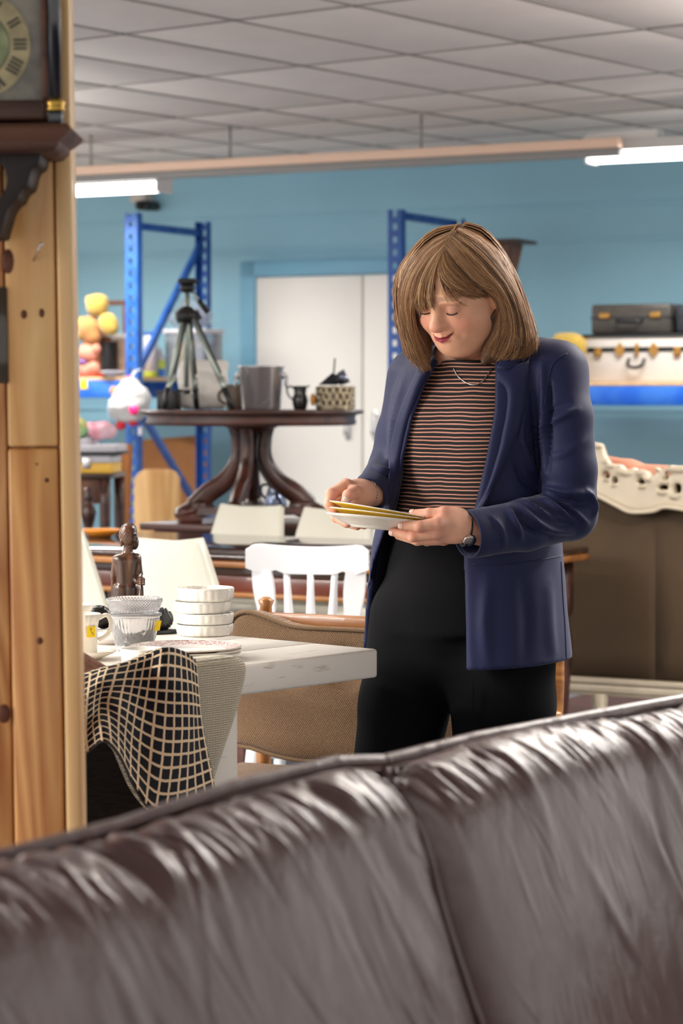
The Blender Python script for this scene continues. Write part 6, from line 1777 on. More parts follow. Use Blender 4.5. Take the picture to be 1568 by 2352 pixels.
f.ell((0, 0.1015, -0.032), (0.0135, 0.0120, 0.0112), 0.008)
for q in (-1, 1):
    f.ell((q * 0.0135, 0.092, -0.0355), (0.0078, 0.0105, 0.0072), 0.005)
    f.ell((q * 0.0070, 0.097, -0.0440), (0.0038, 0.0058, 0.0030), 0.002, 's')
f.ell((0, 0.074, -0.060), (0.031, 0.017, 0.022), 0.02)
UL = [(-0.0245, 0.0821, -0.0512), (-0.012, 0.093, -0.0559), (-0.004, 0.096, -0.0554), (0, 0.0955, -0.0564), (0.004, 0.096, -0.0554), (0.012, 0.093, -0.0559), (0.0245, 0.0821, -0.0512)]
LL = [(-0.0225, 0.0821, -0.0527), (-0.012, 0.0915, -0.0622), (0, 0.094, -0.0642), (0.012, 0.0915, -0.0622), (0.0225, 0.0821, -0.0527)]
f.chain(UL, [0.0016, 0.0040, 0.0042, 0.0040, 0.0042, 0.0040, 0.0016], 0.004)
f.chain(LL, [0.0016, 0.0048, 0.0054, 0.0048, 0.0016], 0.004)
MLn = [(-0.0255, 0.0851, -0.0515), (-0.012, 0.0975, -0.0589), (0, 0.1005, -0.0601), (0.012, 0.0975, -0.0589), (0.0255, 0.0851, -0.0515)]
for i in range(4): f.cone(MLn[i], MLn[i + 1], 0.0013, 0.0013, 0.002, 's')
for q in (-1, 1):
    f.cone((q * 0.0205, 0.0985, -0.036), (q * 0.0375, 0.083, -0.060), 0.002, 0.0022, 0.012, 's')
    f.ell((q * 0.078, -0.006, -0.026), (0.010, 0.017, 0.029), 0.006)
    f.ell((q * 0.089, -0.001, -0.026), (0.006, 0.009, 0.016), 0.004, 's')
    f.ell((q * 0.079, 0.000, -0.054), (0.0065, 0.0105, 0.0105), 0.006)
nb_ = np.linalg.inv(HR) @ (W(1098, 842, 5.07) - HC)
f.cone((0, -0.020, -0.055), nb_, 0.052, 0.058, 0.03)


def seg_d(V, pts):
    d = np.full(len(V), 9.0)
    for a, b2 in zip(pts[:-1], pts[1:]):
        a, b2 = np.array(a), np.array(b2); ba = b2 - a; t = np.clip(((V - a) @ ba) / (ba @ ba), 0, 1)
        d = np.minimum(d, np.linalg.norm(V - a - t[:, None] * ba, axis=1))
    return d


def mixc(c, k, w):
    w = np.clip(w, 0, 1)[:, None]; return c * (1 - w) + k * w


def headcol(V):
    c = np.tile(SK, (len(V), 1))
    for q in (-1, 1):
        c = mixc(c, SKR, 0.75 * np.exp(-(((V[:, 0] - q * 0.042) / 0.022) ** 2 + ((V[:, 2] + 0.034) / 0.020) ** 2)) * (V[:, 1] > 0.03))
        c = mixc(c, LID, 0.7 * np.exp(-(((V[:, 0] - q * 0.031) / 0.017) ** 2 + ((V[:, 2] + 0.001) / 0.010) ** 2)) * (V[:, 1] > 0.06))
        c = mixc(c, np.array(rgb(150, 108, 80)), 0.7 * np.exp(-((V[:, 2] - 0.0215 + 5 * (np.abs(V[:, 0]) - 0.03) ** 2) / 0.0042) ** 4) * (np.abs(V[:, 0] - q * 0.032) < 0.021) * (V[:, 1] > 0.05))
    c = mixc(c, SKR, 0.6 * np.exp(-(V[:, 0] / 0.014) ** 2 - ((V[:, 2] + 0.036) / 0.012) ** 2) * (V[:, 1] > 0.095))
    tp_ = np.clip(1 - (np.abs(V[:, 0]) / 0.0245) ** 2, 0, 1)
    d = np.minimum(seg_d(V, UL) - 0.0006 - 0.0036 * tp_, seg_d(V, LL) - 0.0006 - 0.0050 * tp_)
    zm = np.interp(V[:, 0], [p[0] for p in MLn], [p[2] for p in MLn]); hu_ = 0.0058 * tp_ ** 0.7 * (1 - 0.22 * np.exp(-(V[:, 0] / 0.004) ** 2)); hl_ = 0.0082 * tp_ ** 0.7
    dz = V[:, 2] - zm
    w = np.clip(np.minimum(hu_ - dz, dz + hl_) / 0.0008, 0, 1) * (np.abs(V[:, 0]) < 0.0245) * (V[:, 1] > 0.07)
    c = mixc(c, LIP, w)
    c = mixc(c, np.array(rgb(90, 26, 34)), 0.8 * np.clip(1 - (seg_d(V, MLn) - 0.0012) / 0.0010, 0, 1) * (np.abs(V[:, 0]) < 0.022))
    return c


BV, BQ, BC = [], [], []


def add_body(V, Q, c):
    n = sum(len(v) for v in BV); BV.append(V); BQ.append(Q + n); BC.append(c)


V, Q = f.mesh(); add_body(V @ HR.T + HC, Q, headcol(V))
head_bvh = BVHTree.FromPolygons((V @ HR.T + HC).tolist(), Q.tolist())


def hw_(p): return np.asarray(p, float) @ HR.T + HC


# -- hands, modelled where they hold the plates
def hand(lo, hi, palm, fingers, wrist):
    f = Field(lo, hi, 0.0017)
    for c, r, R in palm: f.ell(c, r, 0.012, R=R)
    f.chain([wrist[0], wrist[1]], [wrist[2], wrist[3]], 0.02)
    for pts, rs in fingers:
        f.chain(pts, rs, 0.010, 0.0015)
        for p, r in zip(pts[1:-1], rs[1:-1]): f.ell(p, (r * 1.06,) * 3, 0.003)      # knuckles
    return f


def w3(l): return [W(*q) for q in l]


Rp = roty(0.12)
LHf = [(w3([(1050, 1190, 4.790), (1018, 1180, 4.780), (985, 1181, 4.785), (950, 1180, 4.795)]), [0.0165, 0.0135, 0.0118, 0.0088]),
       (w3([(1030, 1200, 4.780), (1003, 1203, 4.758), (962, 1209, 4.752), (925, 1207, 4.762)]), [0.014, 0.0128, 0.0112, 0.0090]),
       (w3([(1030, 1215, 4.785), (1000, 1224, 4.765), (948, 1232, 4.765), (904, 1222, 4.782)]), [0.014, 0.0128, 0.0108, 0.0088]),
       (w3([(1035, 1225, 4.795), (1006, 1237, 4.785), (958, 1241, 4.792), (915, 1230, 4.812)]), [0.014, 0.0118, 0.0102, 0.0085]),
       (w3([(1042, 1228, 4.805), (1018, 1240, 4.805), (980, 1243, 4.818), (946, 1236, 4.838)]), [0.013, 0.0108, 0.0092, 0.0078])]
fl = hand(W(880, 1262, 4.84) - np.array([0.0, 0.14, 0.0]), W(1110, 1140, 4.80) + np.array([0, 0.10, 0.0]),
          [(W(1034, 1208, 4.788), (0.036, 0.020, 0.034), Rp), (W(1050, 1200, 4.795), (0.026, 0.022, 0.028), Rp)], LHf,
          (W(1056, 1212, 4.797), W(1110, 1224, 4.815), 0.027, 0.027))
RHf = [(w3([(832, 1133, 4.935), (813, 1130, 4.900), (800, 1138, 4.872), (794, 1150, 4.862)]), [0.0165, 0.0140, 0.0120, 0.0098]),
       (w3([(820, 1122, 4.945), (795, 1115, 4.918), (760, 1136, 4.888), (756, 1158, 4.872), (769, 1174, 4.868)]), [0.0145, 0.0135, 0.0122, 0.0105, 0.0088]),
       (w3([(820, 1130, 4.955), (795, 1130, 4.945), (762, 1160, 4.925), (772, 1188, 4.905), (797, 1203, 4.885)]), [0.0145, 0.0130, 0.0118, 0.0105, 0.0086]),
       (w3([(825, 1140, 4.960), (802, 1142, 4.958), (775, 1175, 4.945), (795, 1200, 4.925), (820, 1209, 4.905)]), [0.0140, 0.0122, 0.0110, 0.0100, 0.0082]),
       (w3([(830, 1148, 4.965), (812, 1152, 4.968), (792, 1180, 4.960), (812, 1200, 4.945), (836, 1208, 4.930)]), [0.0130, 0.0110, 0.0098, 0.0088, 0.0074])]
fr = hand(W(735, 1228, 4.93) - np.array([0.0, 0.11, 0.0]), W(880, 1085, 4.93) + np.array([0, 0.10, 0.0]),
          [(W(818, 1134, 4.945), (0.027, 0.026, 0.026), None), (W(832, 1135, 4.955), (0.024, 0.026, 0.024), None)], RHf,
          (W(830, 1134, 4.955), W(875, 1134, 5.00), 0.026, 0.026))
# finger nails: small flattened plates cut into the tips by colour and a shallow groove
for f_, F_ in ((fl, LHf), (fr, RHf)):
    V, Q = f_.mesh()
    c = np.tile(SKH, (len(V), 1))
    for pts, rs in F_:
        for i, (p, r) in enumerate(zip(pts[1:], rs[1:])):
            d = np.linalg.norm(V - p, axis=1); last = i == len(pts) - 2
            c = mixc(c, np.array(rgb(216, 140, 122)), (0.5 if last else 0.32) * np.exp(-((d - r) / 0.007) ** 2))
    add_body(V, Q, c)
NAIL = []
# -- torso, neck base, arms and legs under the clothes (coarser, same surface)
f = Field(W(740, 2310, 5.05) - np.array([0.02, 0.45, 0.0]), W(1420, 800, 5.1) + np.array([0.02, 0.35, 0.02]), 0.016)
tcx = lambda py, d=5.08: W(np.interp(py, [800, 960, 1100, 1250, 1400, 1530], [1100, 1095, 1085, 1075, 1070, 1072]), py, d)
RT = np.stack([LX_, FX_, UZ], 1)
f.ell(tcx(930), (0.150, 0.10, 0.16), 0.03, R=RT); f.ell(tcx(1120), (0.14, 0.10, 0.17), 0.05, R=RT); f.ell(tcx(1330), (0.165, 0.115, 0.18), 0.05, R=RT)
f.chain([W(1225, 860, 5.0), W(1300, 900, 4.97), W(1312, 1165, 4.95), W(1110, 1224, 4.815)], [0.05, 0.042, 0.036, 0.027], 0.03)
f.chain([W(985, 860, 5.16), W(938, 880, 5.20), W(890, 1085, 5.14), W(872, 1134, 5.00)], [0.045, 0.04, 0.034, 0.026], 0.03)
for x0, x1, d in ((950, 920, 5.09), (1150, 1150, 5.01)):
    f.chain([W(x0, 1420, d), W(x1, 1850, d), W(x1, 2270, d)], [0.075, 0.052, 0.04], 0.03)
    f.cone(W(x1, 2275, d), W(x1, 2275, d) + FX_ * 0.16, 0.036, 0.028, 0.02)
f.cone(W(1098, 835, 5.07), W(1098, 900, 5.08), 0.055, 0.07, 0.04)
V, Q = f.mesh(); add_body(V, Q, np.tile(SK, (len(V), 1)))
b = MB(); b.v = [np.concatenate(BV)]; b.f = np.concatenate(BQ).tolist(); b.n = len(b.v[0]); b.sm = [True] * len(b.f)
body = b.build('body', M_skin, tWo, world=True, vcol=np.concatenate(BC))

# eyelashes and lids' edge
M_lash = mat('lashes', rgb(40, 28, 24), rough=0.6)
for q in (-1, 1):
    b = MB(); th = np.linspace(-0.95, 0.95, 16)
    arc = np.stack([q * 0.031 + 0.0155 * np.sin(th), 0.0745 + 0.0145 * np.cos(th) * 0.98, -0.0105 - 0.0018 * np.cos(th) + 0.002 * (th * q > 0.4) * (np.abs(th) - 0.4)], 1)
    b.tube(hw_(arc), 0.0014, 6)
    for k in range(0):
        a = arc[k]; b.tube(hw_([a, a + np.array([0.25 * (a[0] - q * 0.031), 0.005, -0.0045])]), [0.0006, 0.0002], 4)
    b.build('eyelashes', M_lash, body, world=True)
# nails as thin curved plates
M_nail = mat('nail', rgb(236, 196, 178), rough=0.25, coat=0.4)


def nail(tip, prev, out_dir, r):
    tip, prev = np.array(tip), np.array(prev); ax = tip - prev; ax /= np.linalg.norm(ax); o = np.asarray(out_dir, float); o = o - ax * (o @ ax); o /= np.linalg.norm(o); s = np.cross(ax, o)
    g = []
    for u in np.linspace(-0.2, 0.95, 8):
        rr = r * (1.0 if u < 0.5 else math.sqrt(max(0.05, 1 - ((u - 0.4) * 1.2) ** 2)))
        wv = 0.75 * (1 - max(0, abs(u - 0.35) - 0.35) ** 2 * 3.0)
        g.append([tip + ax * r * u + (o * math.cos(a * wv) + s * math.sin(a * wv)) * (rr + 0.0004) for a in np.linspace(-0.95, 0.95, 7)])
    b = MB(); b.grid(g); ob = b.build('finger_nail', M_nail, body, world=True); md = ob.modifiers.new('thickness', 'SOLIDIFY'); md.thickness = 0.0006; return ob


nail(LHf[0][0][-1], LHf[0][0][-2], (0.05, -0.55, 0.8), LHf[0][1][-1])
nail(LHf[1][0][-1], LHf[1][0][-2], (0.0, -1, -0.1), LHf[1][1][-1])
nail(LHf[2][0][-1], LHf[2][0][-2], (0.0, -0.9, -0.5), LHf[2][1][-1])
nail(RHf[0][0][-1], RHf[0][0][-2], (0.15, -0.8, 0.35), RHf[0][1][-1])

# -- clothing: shared elliptical torso
PYS = np.array([790, 850, 900, 960, 1040, 1100, 1180, 1250, 1330, 1400, 1470, 1540])
ZS = np.array([tcx(p)[2] for p in PYS]); CXS = np.array([tcx(p)[0] for p in PYS])


def torso(A, B, shift=None, p=2.3):
    A = np.asarray(A, float); B = np.asarray(B, float); o_ = ZS[::-1]

    def fn(X, Y, Z):
        a = np.interp(Z, o_, A[::-1]); b2 = np.interp(Z, o_, B[::-1]); cx = np.interp(Z, o_, CXS[::-1])
        sh = np.interp(Z, o_, np.asarray(shift)[::-1]) if shift is not None else 0.0
        dx, dy = X - cx, Y - 5.08
        l = dx * LX_[0] + dy * LX_[1]; ff = dx * FX_[0] + dy * FX_[1] - sh
        k = (np.abs(l / a) ** p + np.abs(ff / b2) ** p) ** (1 / p)
        return (k - 1) * np.minimum(a, b2) * 0.9
    return fn


def zcut(f, z, up=True, k=0.0, slope=(0, 0, 0)):
    """remove what lies above (up) or below z"""
    def fn(X, Y, Z):
        zz = z + slope[0] * (X - slope[2])
        return (zz - Z + 0 * X + 0 * Y) if up else (Z - zz + 0 * X + 0 * Y)
    f.apply(fn, f.lo, f.lo + f.n * f.h, k, 's')


def xcurve(pts, d):
    p = np.array([W(x, y, d) for x, y in pts]); o = np.argsort(p[:, 2]); return p[o, 2], p[o, 0]


# striped top
M_top = bpy.data.materials.new('striped_knit'); M_top.use_nodes = True
nt = M_top.node_tree; pb = nt.nodes['Principled BSDF']; N = nt.nodes.new; L = nt.links.new; pb.inputs['Roughness'].default_value = 0.85
tc = N('ShaderNodeTexCoord'); sx = N('ShaderNodeSeparateXYZ'); L(tc.outputs['Object'], sx.inputs[0])
nz = N('ShaderNodeTexNoise'); nz.inputs['Scale'].default_value = 16; nz.inputs['Detail'].default_value = 1; L(tc.outputs['Object'], nz.inputs['Vector'])
ma = N('ShaderNodeMath'); ma.operation = 'MULTIPLY_ADD'; ma.inputs[1].default_value = 0.0055; L(nz.outputs[0], ma.inputs[0]); L(sx.outputs[2], ma.inputs[2])
dv = N('ShaderNodeMath'); dv.operation = 'DIVIDE'; dv.inputs[1].default_value = 0.0168; L(ma.outputs[0], dv.inputs[0])
fr_ = N('ShaderNodeMath'); fr_.operation = 'FRACT'; L(dv.outputs[0], fr_.inputs[0])
rp = N('ShaderNodeValToRGB'); cr = rp.color_ramp; cr.interpolation = 'LINEAR'
blk = (*rgb(24, 20, 22), 1); tan_ = (*rgb(212, 150, 128), 1)
stops = [(0.0, blk), (0.05, tan_), (0.15, tan_), (0.21, blk), (0.46, blk), (0.51, tan_), (0.60, tan_), (0.65, blk), (1.0, blk)]
while len(cr.elements) < len(stops): cr.elements.new(0.5)
for e, (p_, c_) in zip(cr.elements, stops): e.position = p_; e.color = c_
L(fr_.outputs[0], rp.inputs[0]); L(rp.outputs[0], pb.inputs['Base Color'])
kn = N('ShaderNodeTexWave'); kn.inputs['Scale'].default_value = 260; kn.inputs['Distortion'].default_value = 1.0; L(tc.outputs['Object'], kn.inputs['Vector'])
bp = N('ShaderNodeBump'); bp.inputs['Strength'].default_value = 0.4; bp.inputs['Distance'].default_value = 0.001; L(kn.outputs['Fac'], bp.inputs['Height']); L(bp.outputs[0], pb.inputs['Normal'])
lo_f = W(800, 1260, 5.05) - np.array([0.0, 0.30, 0]); hi_f = W(1330, 815, 5.05) + np.array([0, 0.27, 0])
f = Field(lo_f, hi_f, 0.005)
f.apply(torso([0.10, 0.145, 0.155, 0.158, 0.150, 0.146, 0.15, 0.155, 0.16, 0.16, 0.16, 0.16], [0.07, 0.095, 0.108, 0.116, 0.116, 0.116, 0.122, 0.126, 0.126, 0.126, 0.126, 0.126], [0, 0, 0.005, 0.012, 0.012, 0.012, 0.016, 0.016, 0.016, 0.016, 0.016, 0.016]), lo_f, hi_f)
for q in (-1, 1): f.ell(tcx(985) + LX_ * q * 0.062 + FX_ * 0.088, (0.062, 0.044, 0.066), 0.05, R=RT)
zcut(f, W(0, 838, 5.0)[2], True, 0.004)
f.cone(W(1097, 845, 5.065), W(1080, 815, 5.03), 0.065, 0.061, 0.012)
zc = W(0, 826, 5.0)[2]
zcut(f, zc, True, 0.003, (0.02, 0, 0.28)); zcut(f, W(0, 1235, 5.0)[2], False, 0.003)
V, Q = f.mesh(); top_bvh = BVHTree.FromPolygons(V.tolist(), Q.tolist())
sdf_obj('striped_top', f, M_top, tWo, smooth=5)


def ray_on(bvh, px, py, off=0.0, dflt=4.95):
    d = raydir(px, py); d = d / np.linalg.norm(d)
    h = bvh.ray_cast(Vector((0, 0, CAM_Z)), Vector(d))
    if h[0] is None: return W(px, py, dflt)
    return np.array(h[0]) - d * off


M_silver = mat('necklace_silver', rgb(200, 190, 184), rough=0.25, metal=1.0)
nk = np.array([ray_on(top_bvh, x, y, 0.002) for x, y in spline(np.array([(1041, 846), (1045, 854), (1053, 866), (1070, 879), (1088, 884), (1106, 877), (1120, 860), (1129, 846)]), 40)])
b = MB(); b.tube(nk, 0.0013, 6); b.build('necklace', M_silver, tWo, world=True)

# trousers
M_trs = mat('trouser_black', rgb(12, 12, 15), rough=0.85, spec=0.12, bump=0.15, bscale=500, bdist=0.0006)
lo_f = W(780, 2295, 5.05) - np.array([0, 0.28, 0]); hi_f = W(1330, 1195, 5.05) + np.array([0, 0.34, 0])
f = Field(lo_f, hi_f, 0.008)
f.apply(torso([0.155] * 7 + [0.158, 0.168, 0.178, 0.186, 0.19], [0.12] * 7 + [0.13, 0.138, 0.144, 0.146, 0.14], [0.012] * 12), W(780, 1480, 5.0) - np.array([0, 0.25, 0]), hi_f)
zcut(f, W(0, 1450, 5.05)[2], False, 0.01)
for x0, x1, x2, d, r0, r1, r2 in ((955, 928, 905, 5.09, 0.098, 0.094, 0.092), (1160, 1156, 1146, 5.01, 0.108, 0.106, 0.098)):
    for (xa, ya, ra), (xb, yb, rb2) in (((x0, 1420, r0), (x1, 1620, r1)), ((x1, 1620, r1), (x2, 1800, r2)), ((x2, 1800, r2), (x2, 2270, r2 * 0.98))):
        f.cone(W(xa, ya, d), W(xb, yb, d), ra, rb2, 0.02)
f.cone(W(1045, 1400, 5.06), W(1038, 1480, 5.05), 0.115, 0.10, 0.05); f.cone(W(1038, 1480, 5.05), W(1034, 1575, 5.05), 0.10, 0.028, 0.03)
zcut(f, W(0, 2275, 5.05)[2], False, 0.003); zcut(f, W(0, 1205, 5.05)[2], True, 0.003)
f.cone(W(1085, 1560, 4.905), W(1095, 1900, 4.915), 0.003, 0.003, 0.012)
sdf_obj('trousers', f, M_trs, tWo, smooth=4)
b = MB()
for x, d in ((905, 5.09), (1146, 5.01)):
    p = W(x, 2270, d); p[2] = 0
    f = Field(p + (-0.2, -0.26, -0.005), p + (0.1, 0.12, 0.11), 0.008); f.cone(p + FX_ * -0.03 + UZ * 0.045, p + FX_ * 0.15 + UZ * 0.032, 0.045, 0.032, 0.01); f.ell(p + FX_ * 0.05 + UZ * 0.035, (0.04, 0.1, 0.036), 0.01, R=RT)
    zcut(f, 0.0, False, 0.003); sdf_obj('shoe', f, M_blackband, tWo)

# blazer
M_navy = mat('blazer_navy', rgb(28, 34, 70), rough=0.62, spec=0.3, sheen=0.12, bump=0.2, bscale=600, bdist=0.0006, var=0.08, vscale=400)
lo_f = W(755, 1552, 5.05) - np.array([0, 0.36, 0]); hi_f = W(1400, 775, 5.05) + np.array([0, 0.34, 0])
f = Field(lo_f, hi_f, 0.0046)
JA = [0.105, 0.172, 0.186, 0.186, 0.182, 0.182, 0.192, 0.204, 0.212, 0.218, 0.224, 0.230]
JB = [0.085, 0.124, 0.142, 0.154, 0.154, 0.152, 0.156, 0.162, 0.168, 0.172, 0.176, 0.180]
JS = [0, 0, 0.0, 0.006, 0.006, 0.006, 0.008, 0.006, 0.004, 0.002, 0.0, 0.0]
f.apply(torso(JA, JB, JS), lo_f, hi_f)
f.cone(W(1110, 812, 5.09), W(1278, 846, 4.99), 0.062, 0.052, 0.05); f.cone(W(1090, 815, 5.10), W(958, 858, 5.18), 0.055, 0.05, 0.05)
SLV = [W(1282, 856, 4.985), W(1300, 960, 4.945), W(1308, 1080, 4.93), W(1308, 1178, 4.935), W(1205, 1206, 4.875), W(1084, 1226, 4.805)]
f.chain(SLV, [0.058, 0.0545, 0.0545, 0.0555, 0.0515, 0.0475], 0.035, 0.012)
f.chain([W(954, 868, 5.18), W(922, 1000, 5.17), W(900, 1078, 5.14), W(848, 1136, 4.975)], [0.054, 0.054, 0.050, 0.036], 0.03, 0.012)
# hollow: body space, cuffs
ins = 0.014
f.apply(torso([a - ins for a in JA], [b2 - ins for b2 in JB], JS), W(755, 1560, 5.05) - np.array([0, 0.36, 0]), W(1400, 815, 5.05) + np.array([0, 0.34, 0]), 0.0, 's')
f.chain(SLV, [0.058, 0.0545, 0.0545, 0.0555, 0.0515, 0.0475], 0.0)
f.chain([W(954, 868, 5.18), W(922, 1000, 5.17), W(900, 1078, 5.14), W(848, 1136, 4.975)], [0.054, 0.054, 0.050, 0.036], 0.0)
f.cone(W(1160, 1214, 4.845), W(1060, 1230, 4.79), 0.030, 0.043, 0.004, 's'); f.cone(W(872, 1112, 5.06), W(838, 1146, 4.94), 0.026, 0.033, 0.004, 's')
# sleeve end planes
def plane_cut(f, p, n, lo, hi):
    f.apply(lambda X, Y, Z: -((X - p[0]) * n[0] + (Y - p[1]) * n[1] + (Z - p[2]) * n[2]), lo, hi, 0.003, 's')


n_ = W(1084, 1226, 4.805) - W(1205, 1206, 4.875); n_ /= np.linalg.norm(n_)
plane_cut(f, W(1074, 1226, 4.80), n_, W(1000, 1300, 4.8) - np.array([0, 0.1, 0]), W(1135, 1140, 4.8) + np.array([0, 0.07, 0]))
# front opening between the two front edges
Redge = [(1022, 790), (1006, 838), (985, 868), (950, 960), (927, 1060), (915, 1150), (885, 1230), (862, 1300), (846, 1400), (834, 1500), (828, 1600)]
Ledge = [(1128, 790), (1136, 838), (1131, 950), (1111, 1060), (1085, 1170), (1062, 1270), (1063, 1330), (1066, 1450), (1068, 1600)]
zr_, xr_ = xcurve(Redge, 4.99); zl_, xl_ = xcurve(Ledge, 4.93)


def opening(X, Y, Z):
    a = np.interp(Z, zr_, xr_) - X; b2 = X - np.interp(Z, zl_, xl_)
    cx = np.interp(Z, ZS[::-1], CXS[::-1]); fr2 = (X - cx) * FX_[0] + (Y - 5.08) * FX_[1]
    return np.maximum(np.maximum(a, b2), 0.015 - fr2)


sl_arm = None
f.apply(opening, W(810, 1560, 5.0) - np.array([0, 0.30, 0]), W(1150, 780, 5.0) + np.array([0, 0.10, 0]), 0.012, 's')
# keep the forearm that crosses the opening
f.chain([W(1205, 1206, 4.875), W(1084, 1226, 4.805)], [0.0515, 0.0475], 0.0)
f.cone(W(1160, 1214, 4.845), W(1060, 1230, 4.79), 0.030, 0.043, 0.004, 's')
plane_cut(f, W(1074, 1226, 4.80), n_, W(1000, 1300, 4.8) - np.array([0, 0.1, 0]), W(1135, 1140, 4.8) + np.array([0, 0.07, 0]))
f.chain([W(893, 1078, 5.16), W(848, 1136, 4.975)], [0.045, 0.036], 0.0)
f.cone(W(872, 1112, 5.06), W(838, 1146, 4.94), 0.026, 0.033, 0.004, 's')
n2 = W(848, 1136, 4.975) - W(893, 1078, 5.16); n2 /= np.linalg.norm(n2)
plane_cut(f, W(846, 1138, 4.97), n2, W(790, 1200, 4.9) - np.array([0, 0.1, 0]), W(880, 1080, 4.95) + np.array([0, 0.1, 0]))
# neck hole
f.cone(W(1095, 850, 5.07), W(1075, 780, 5.03), 0.070, 0.078, 0.004, 's')
zcut(f, W(0, 1533, 4.95)[2], False, 0.003, (0.055, 0, W(1068, 1533, 4.95)[0]))
V, Q = f.mesh(); V = relax(V, Q, 6)


def folds(V, Q, lines):
    """press soft ridges and valleys of cloth into the surface, along its normals"""
    fn = np.cross(V[Q[:, 2]] - V[Q[:, 0]], V[Q[:, 3]] - V[Q[:, 1]]); N_ = np.zeros_like(V)
    for c in range(4): np.add.at(N_, Q[:, c], fn)
    N_ /= np.linalg.norm(N_, axis=1)[:, None] + 1e-12
    vw = V - np.array([0, 0, CAM_Z]); vw /= np.linalg.norm(vw, axis=1)[:, None]
    face = np.clip(-(N_ * vw).sum(1) * 1.6 + 0.15, 0, 1)
    px_, py_ = PX(V.T); D = np.zeros(len(V))
    for pts, amp, w in lines:
        p = spline(np.array(pts, float), 24)
        m = (px_ > p[:, 0].min() - 4 * w) & (px_ < p[:, 0].max() + 4 * w) & (py_ > p[:, 1].min() - 4 * w) & (py_ < p[:, 1].max() + 4 * w)
        q = np.stack([px_[m], py_[m]], 1); d2 = ((q[:, None] - p[None]) ** 2).sum(-1); k = d2.argmin(1); t = k / 23.0
        D[m] += 2.3 * amp * np.exp(-d2.min(1) / (0.8 * w) ** 2) * np.sin(PI * np.clip(t * 0.9 + 0.05, 0, 1)) ** 0.6
    return V + N_ * (D * face)[:, None]


V = folds(V, Q, [
    ([(1196, 1148), (1257, 1182), (1296, 1200)], 0.0065, 8), ([(1250, 1144), (1282, 1172), (1322, 1190)], 0.0065, 8), ([(1166, 1165), (1186, 1209), (1196, 1234)], 0.005, 8),
    ([(1192, 1164), (1251, 1212), (1312, 1222)], 0.0055, 8), ([(1296, 1160), (1325, 1183), (1348, 1203)], 0.006, 7), ([(1345, 1126), (1364, 1157), (1366, 1182)], 0.005, 7),
    ([(1240, 1118), (1298, 1130), (1358, 1134)], 0.006, 11), ([(1120, 1180), (1150, 1215), (1158, 1250)], 0.003, 9),
    ([(1215, 1150), (1272, 1190), (1310, 1207)], -0.005, 6), ([(1268, 1146), (1305, 1178), (1335, 1192)], -0.005, 6), ([(1178, 1172), (1216, 1216), (1260, 1232)], -0.0045, 6), ([(1240, 1135), (1300, 1148), (1350, 1160)], -0.005, 7),
    ([(1251, 976), (1290, 956), (1328, 940)], 0.0035, 9), ([(1246, 950), (1275, 936), (1306, 922)], -0.003, 8), ([(1262, 1050), (1300, 1040), (1345, 1010)], 0.0025, 12),
    ([(1244, 830), (1249, 950), (1246, 1085)], 0.006, 10), ([(1222, 895), (1230, 1000), (1238, 1085)], -0.006, 9), ([(1262, 880), (1262, 980), (1258, 1080)], -0.007, 6),
    ([(1204, 950), (1196, 1002), (1214, 1055), (1244, 1100)], 0.0045, 8), ([(1180, 1050), (1200, 1100), (1235, 1130)], -0.003, 9),
    ([(930, 860), (905, 960), (890, 1060)], 0.004, 9), ([(945, 900), (918, 1000), (905, 1080)], -0.004, 7), ([(862, 1070), (885, 1084), (910, 1086)], 0.005, 7), ([(866, 1094), (886, 1100), (905, 1098)], -0.004, 6),
    ([(1120, 1330), (1112, 1430), (1120, 1520)], 0.003, 18), ([(1200, 1330), (1210, 1430), (1206, 1520)], -0.003, 20), ([(1260, 1340), (1262, 1440), (1270, 1510)], 0.003, 16)])
jac_bvh = BVHTree.FromPolygons(V.tolist(), Q.tolist())
b = MB(); b.v = [V]; b.f = Q.tolist(); b.sm = [True] * len(Q); b.n = len(V); jack = b.build('blazer', M_navy, tWo, world=True)
# turned cuffs that finish the sleeves
for p0, p1, r0_, r1_ in ((W(1205, 1206, 4.875), W(1084, 1226, 4.805), 0.0492, 0.0480), (W(893, 1078, 5.16), W(848, 1136, 4.975), 0.040, 0.0372)):
    ax = (p1 - p0) / np.linalg.norm(p1 - p0); u = np.cross(ax, UZ); u /= np.linalg.norm(u); v_ = np.cross(u, ax); th = np.linspace(0, 2 * PI, 48, endpoint=False)
    e = p1 + ax * 0.012; g = []
    for back, r in ((0.05, r0_ + 0.0005), (0.025, r0_), (0.004, r1_ + 0.0008), (0.0, r1_), (0.001, r1_ - 0.004), (0.02, r1_ - 0.005), (0.05, r1_ - 0.006)):
        g.append([e - ax * back + (u * math.cos(t) + v_ * math.sin(t)) * r for t in th])
    b = MB(); b.grid(np.array(g), closeu=True); b.build('cuff', M_navy, jack, world=True)


def sheet(name, inner, outer, off=0.006, nu=40, nv=10, parent=jack, m=M_navy, th=0.004, roll=0.006):
    A = spline(np.array(inner, float), nu); B = spline(np.array(outer, float), nu); g = []
    for a, b2 in zip(A, B):
        row = []
        for v in np.linspace(0, 1, nv):
            q = a + (b2 - a) * v; h = ray_on(jac_bvh, q[0], q[1], off + roll * math.sin(PI * v) ** 0.7, None or 4.93); row.append(h)
        g.append(row)
    g = np.array(g)
    for it in range(6):                                   # relax along the sheet
        s = g.copy(); s[1:-1] = (g[:-2] + 2 * g[1:-1] + g[2:]) / 4; s[:, 1:-1] = (s[:, :-2] + 2 * s[:, 1:-1] + s[:, 2:]) / 4; g = s
    b = MB(); b.grid(g); o = b.build(name, m, parent, world=True); md = o.modifiers.new('thickness', 'SOLIDIFY'); md.thickness = th; md.offset = 1
    return o


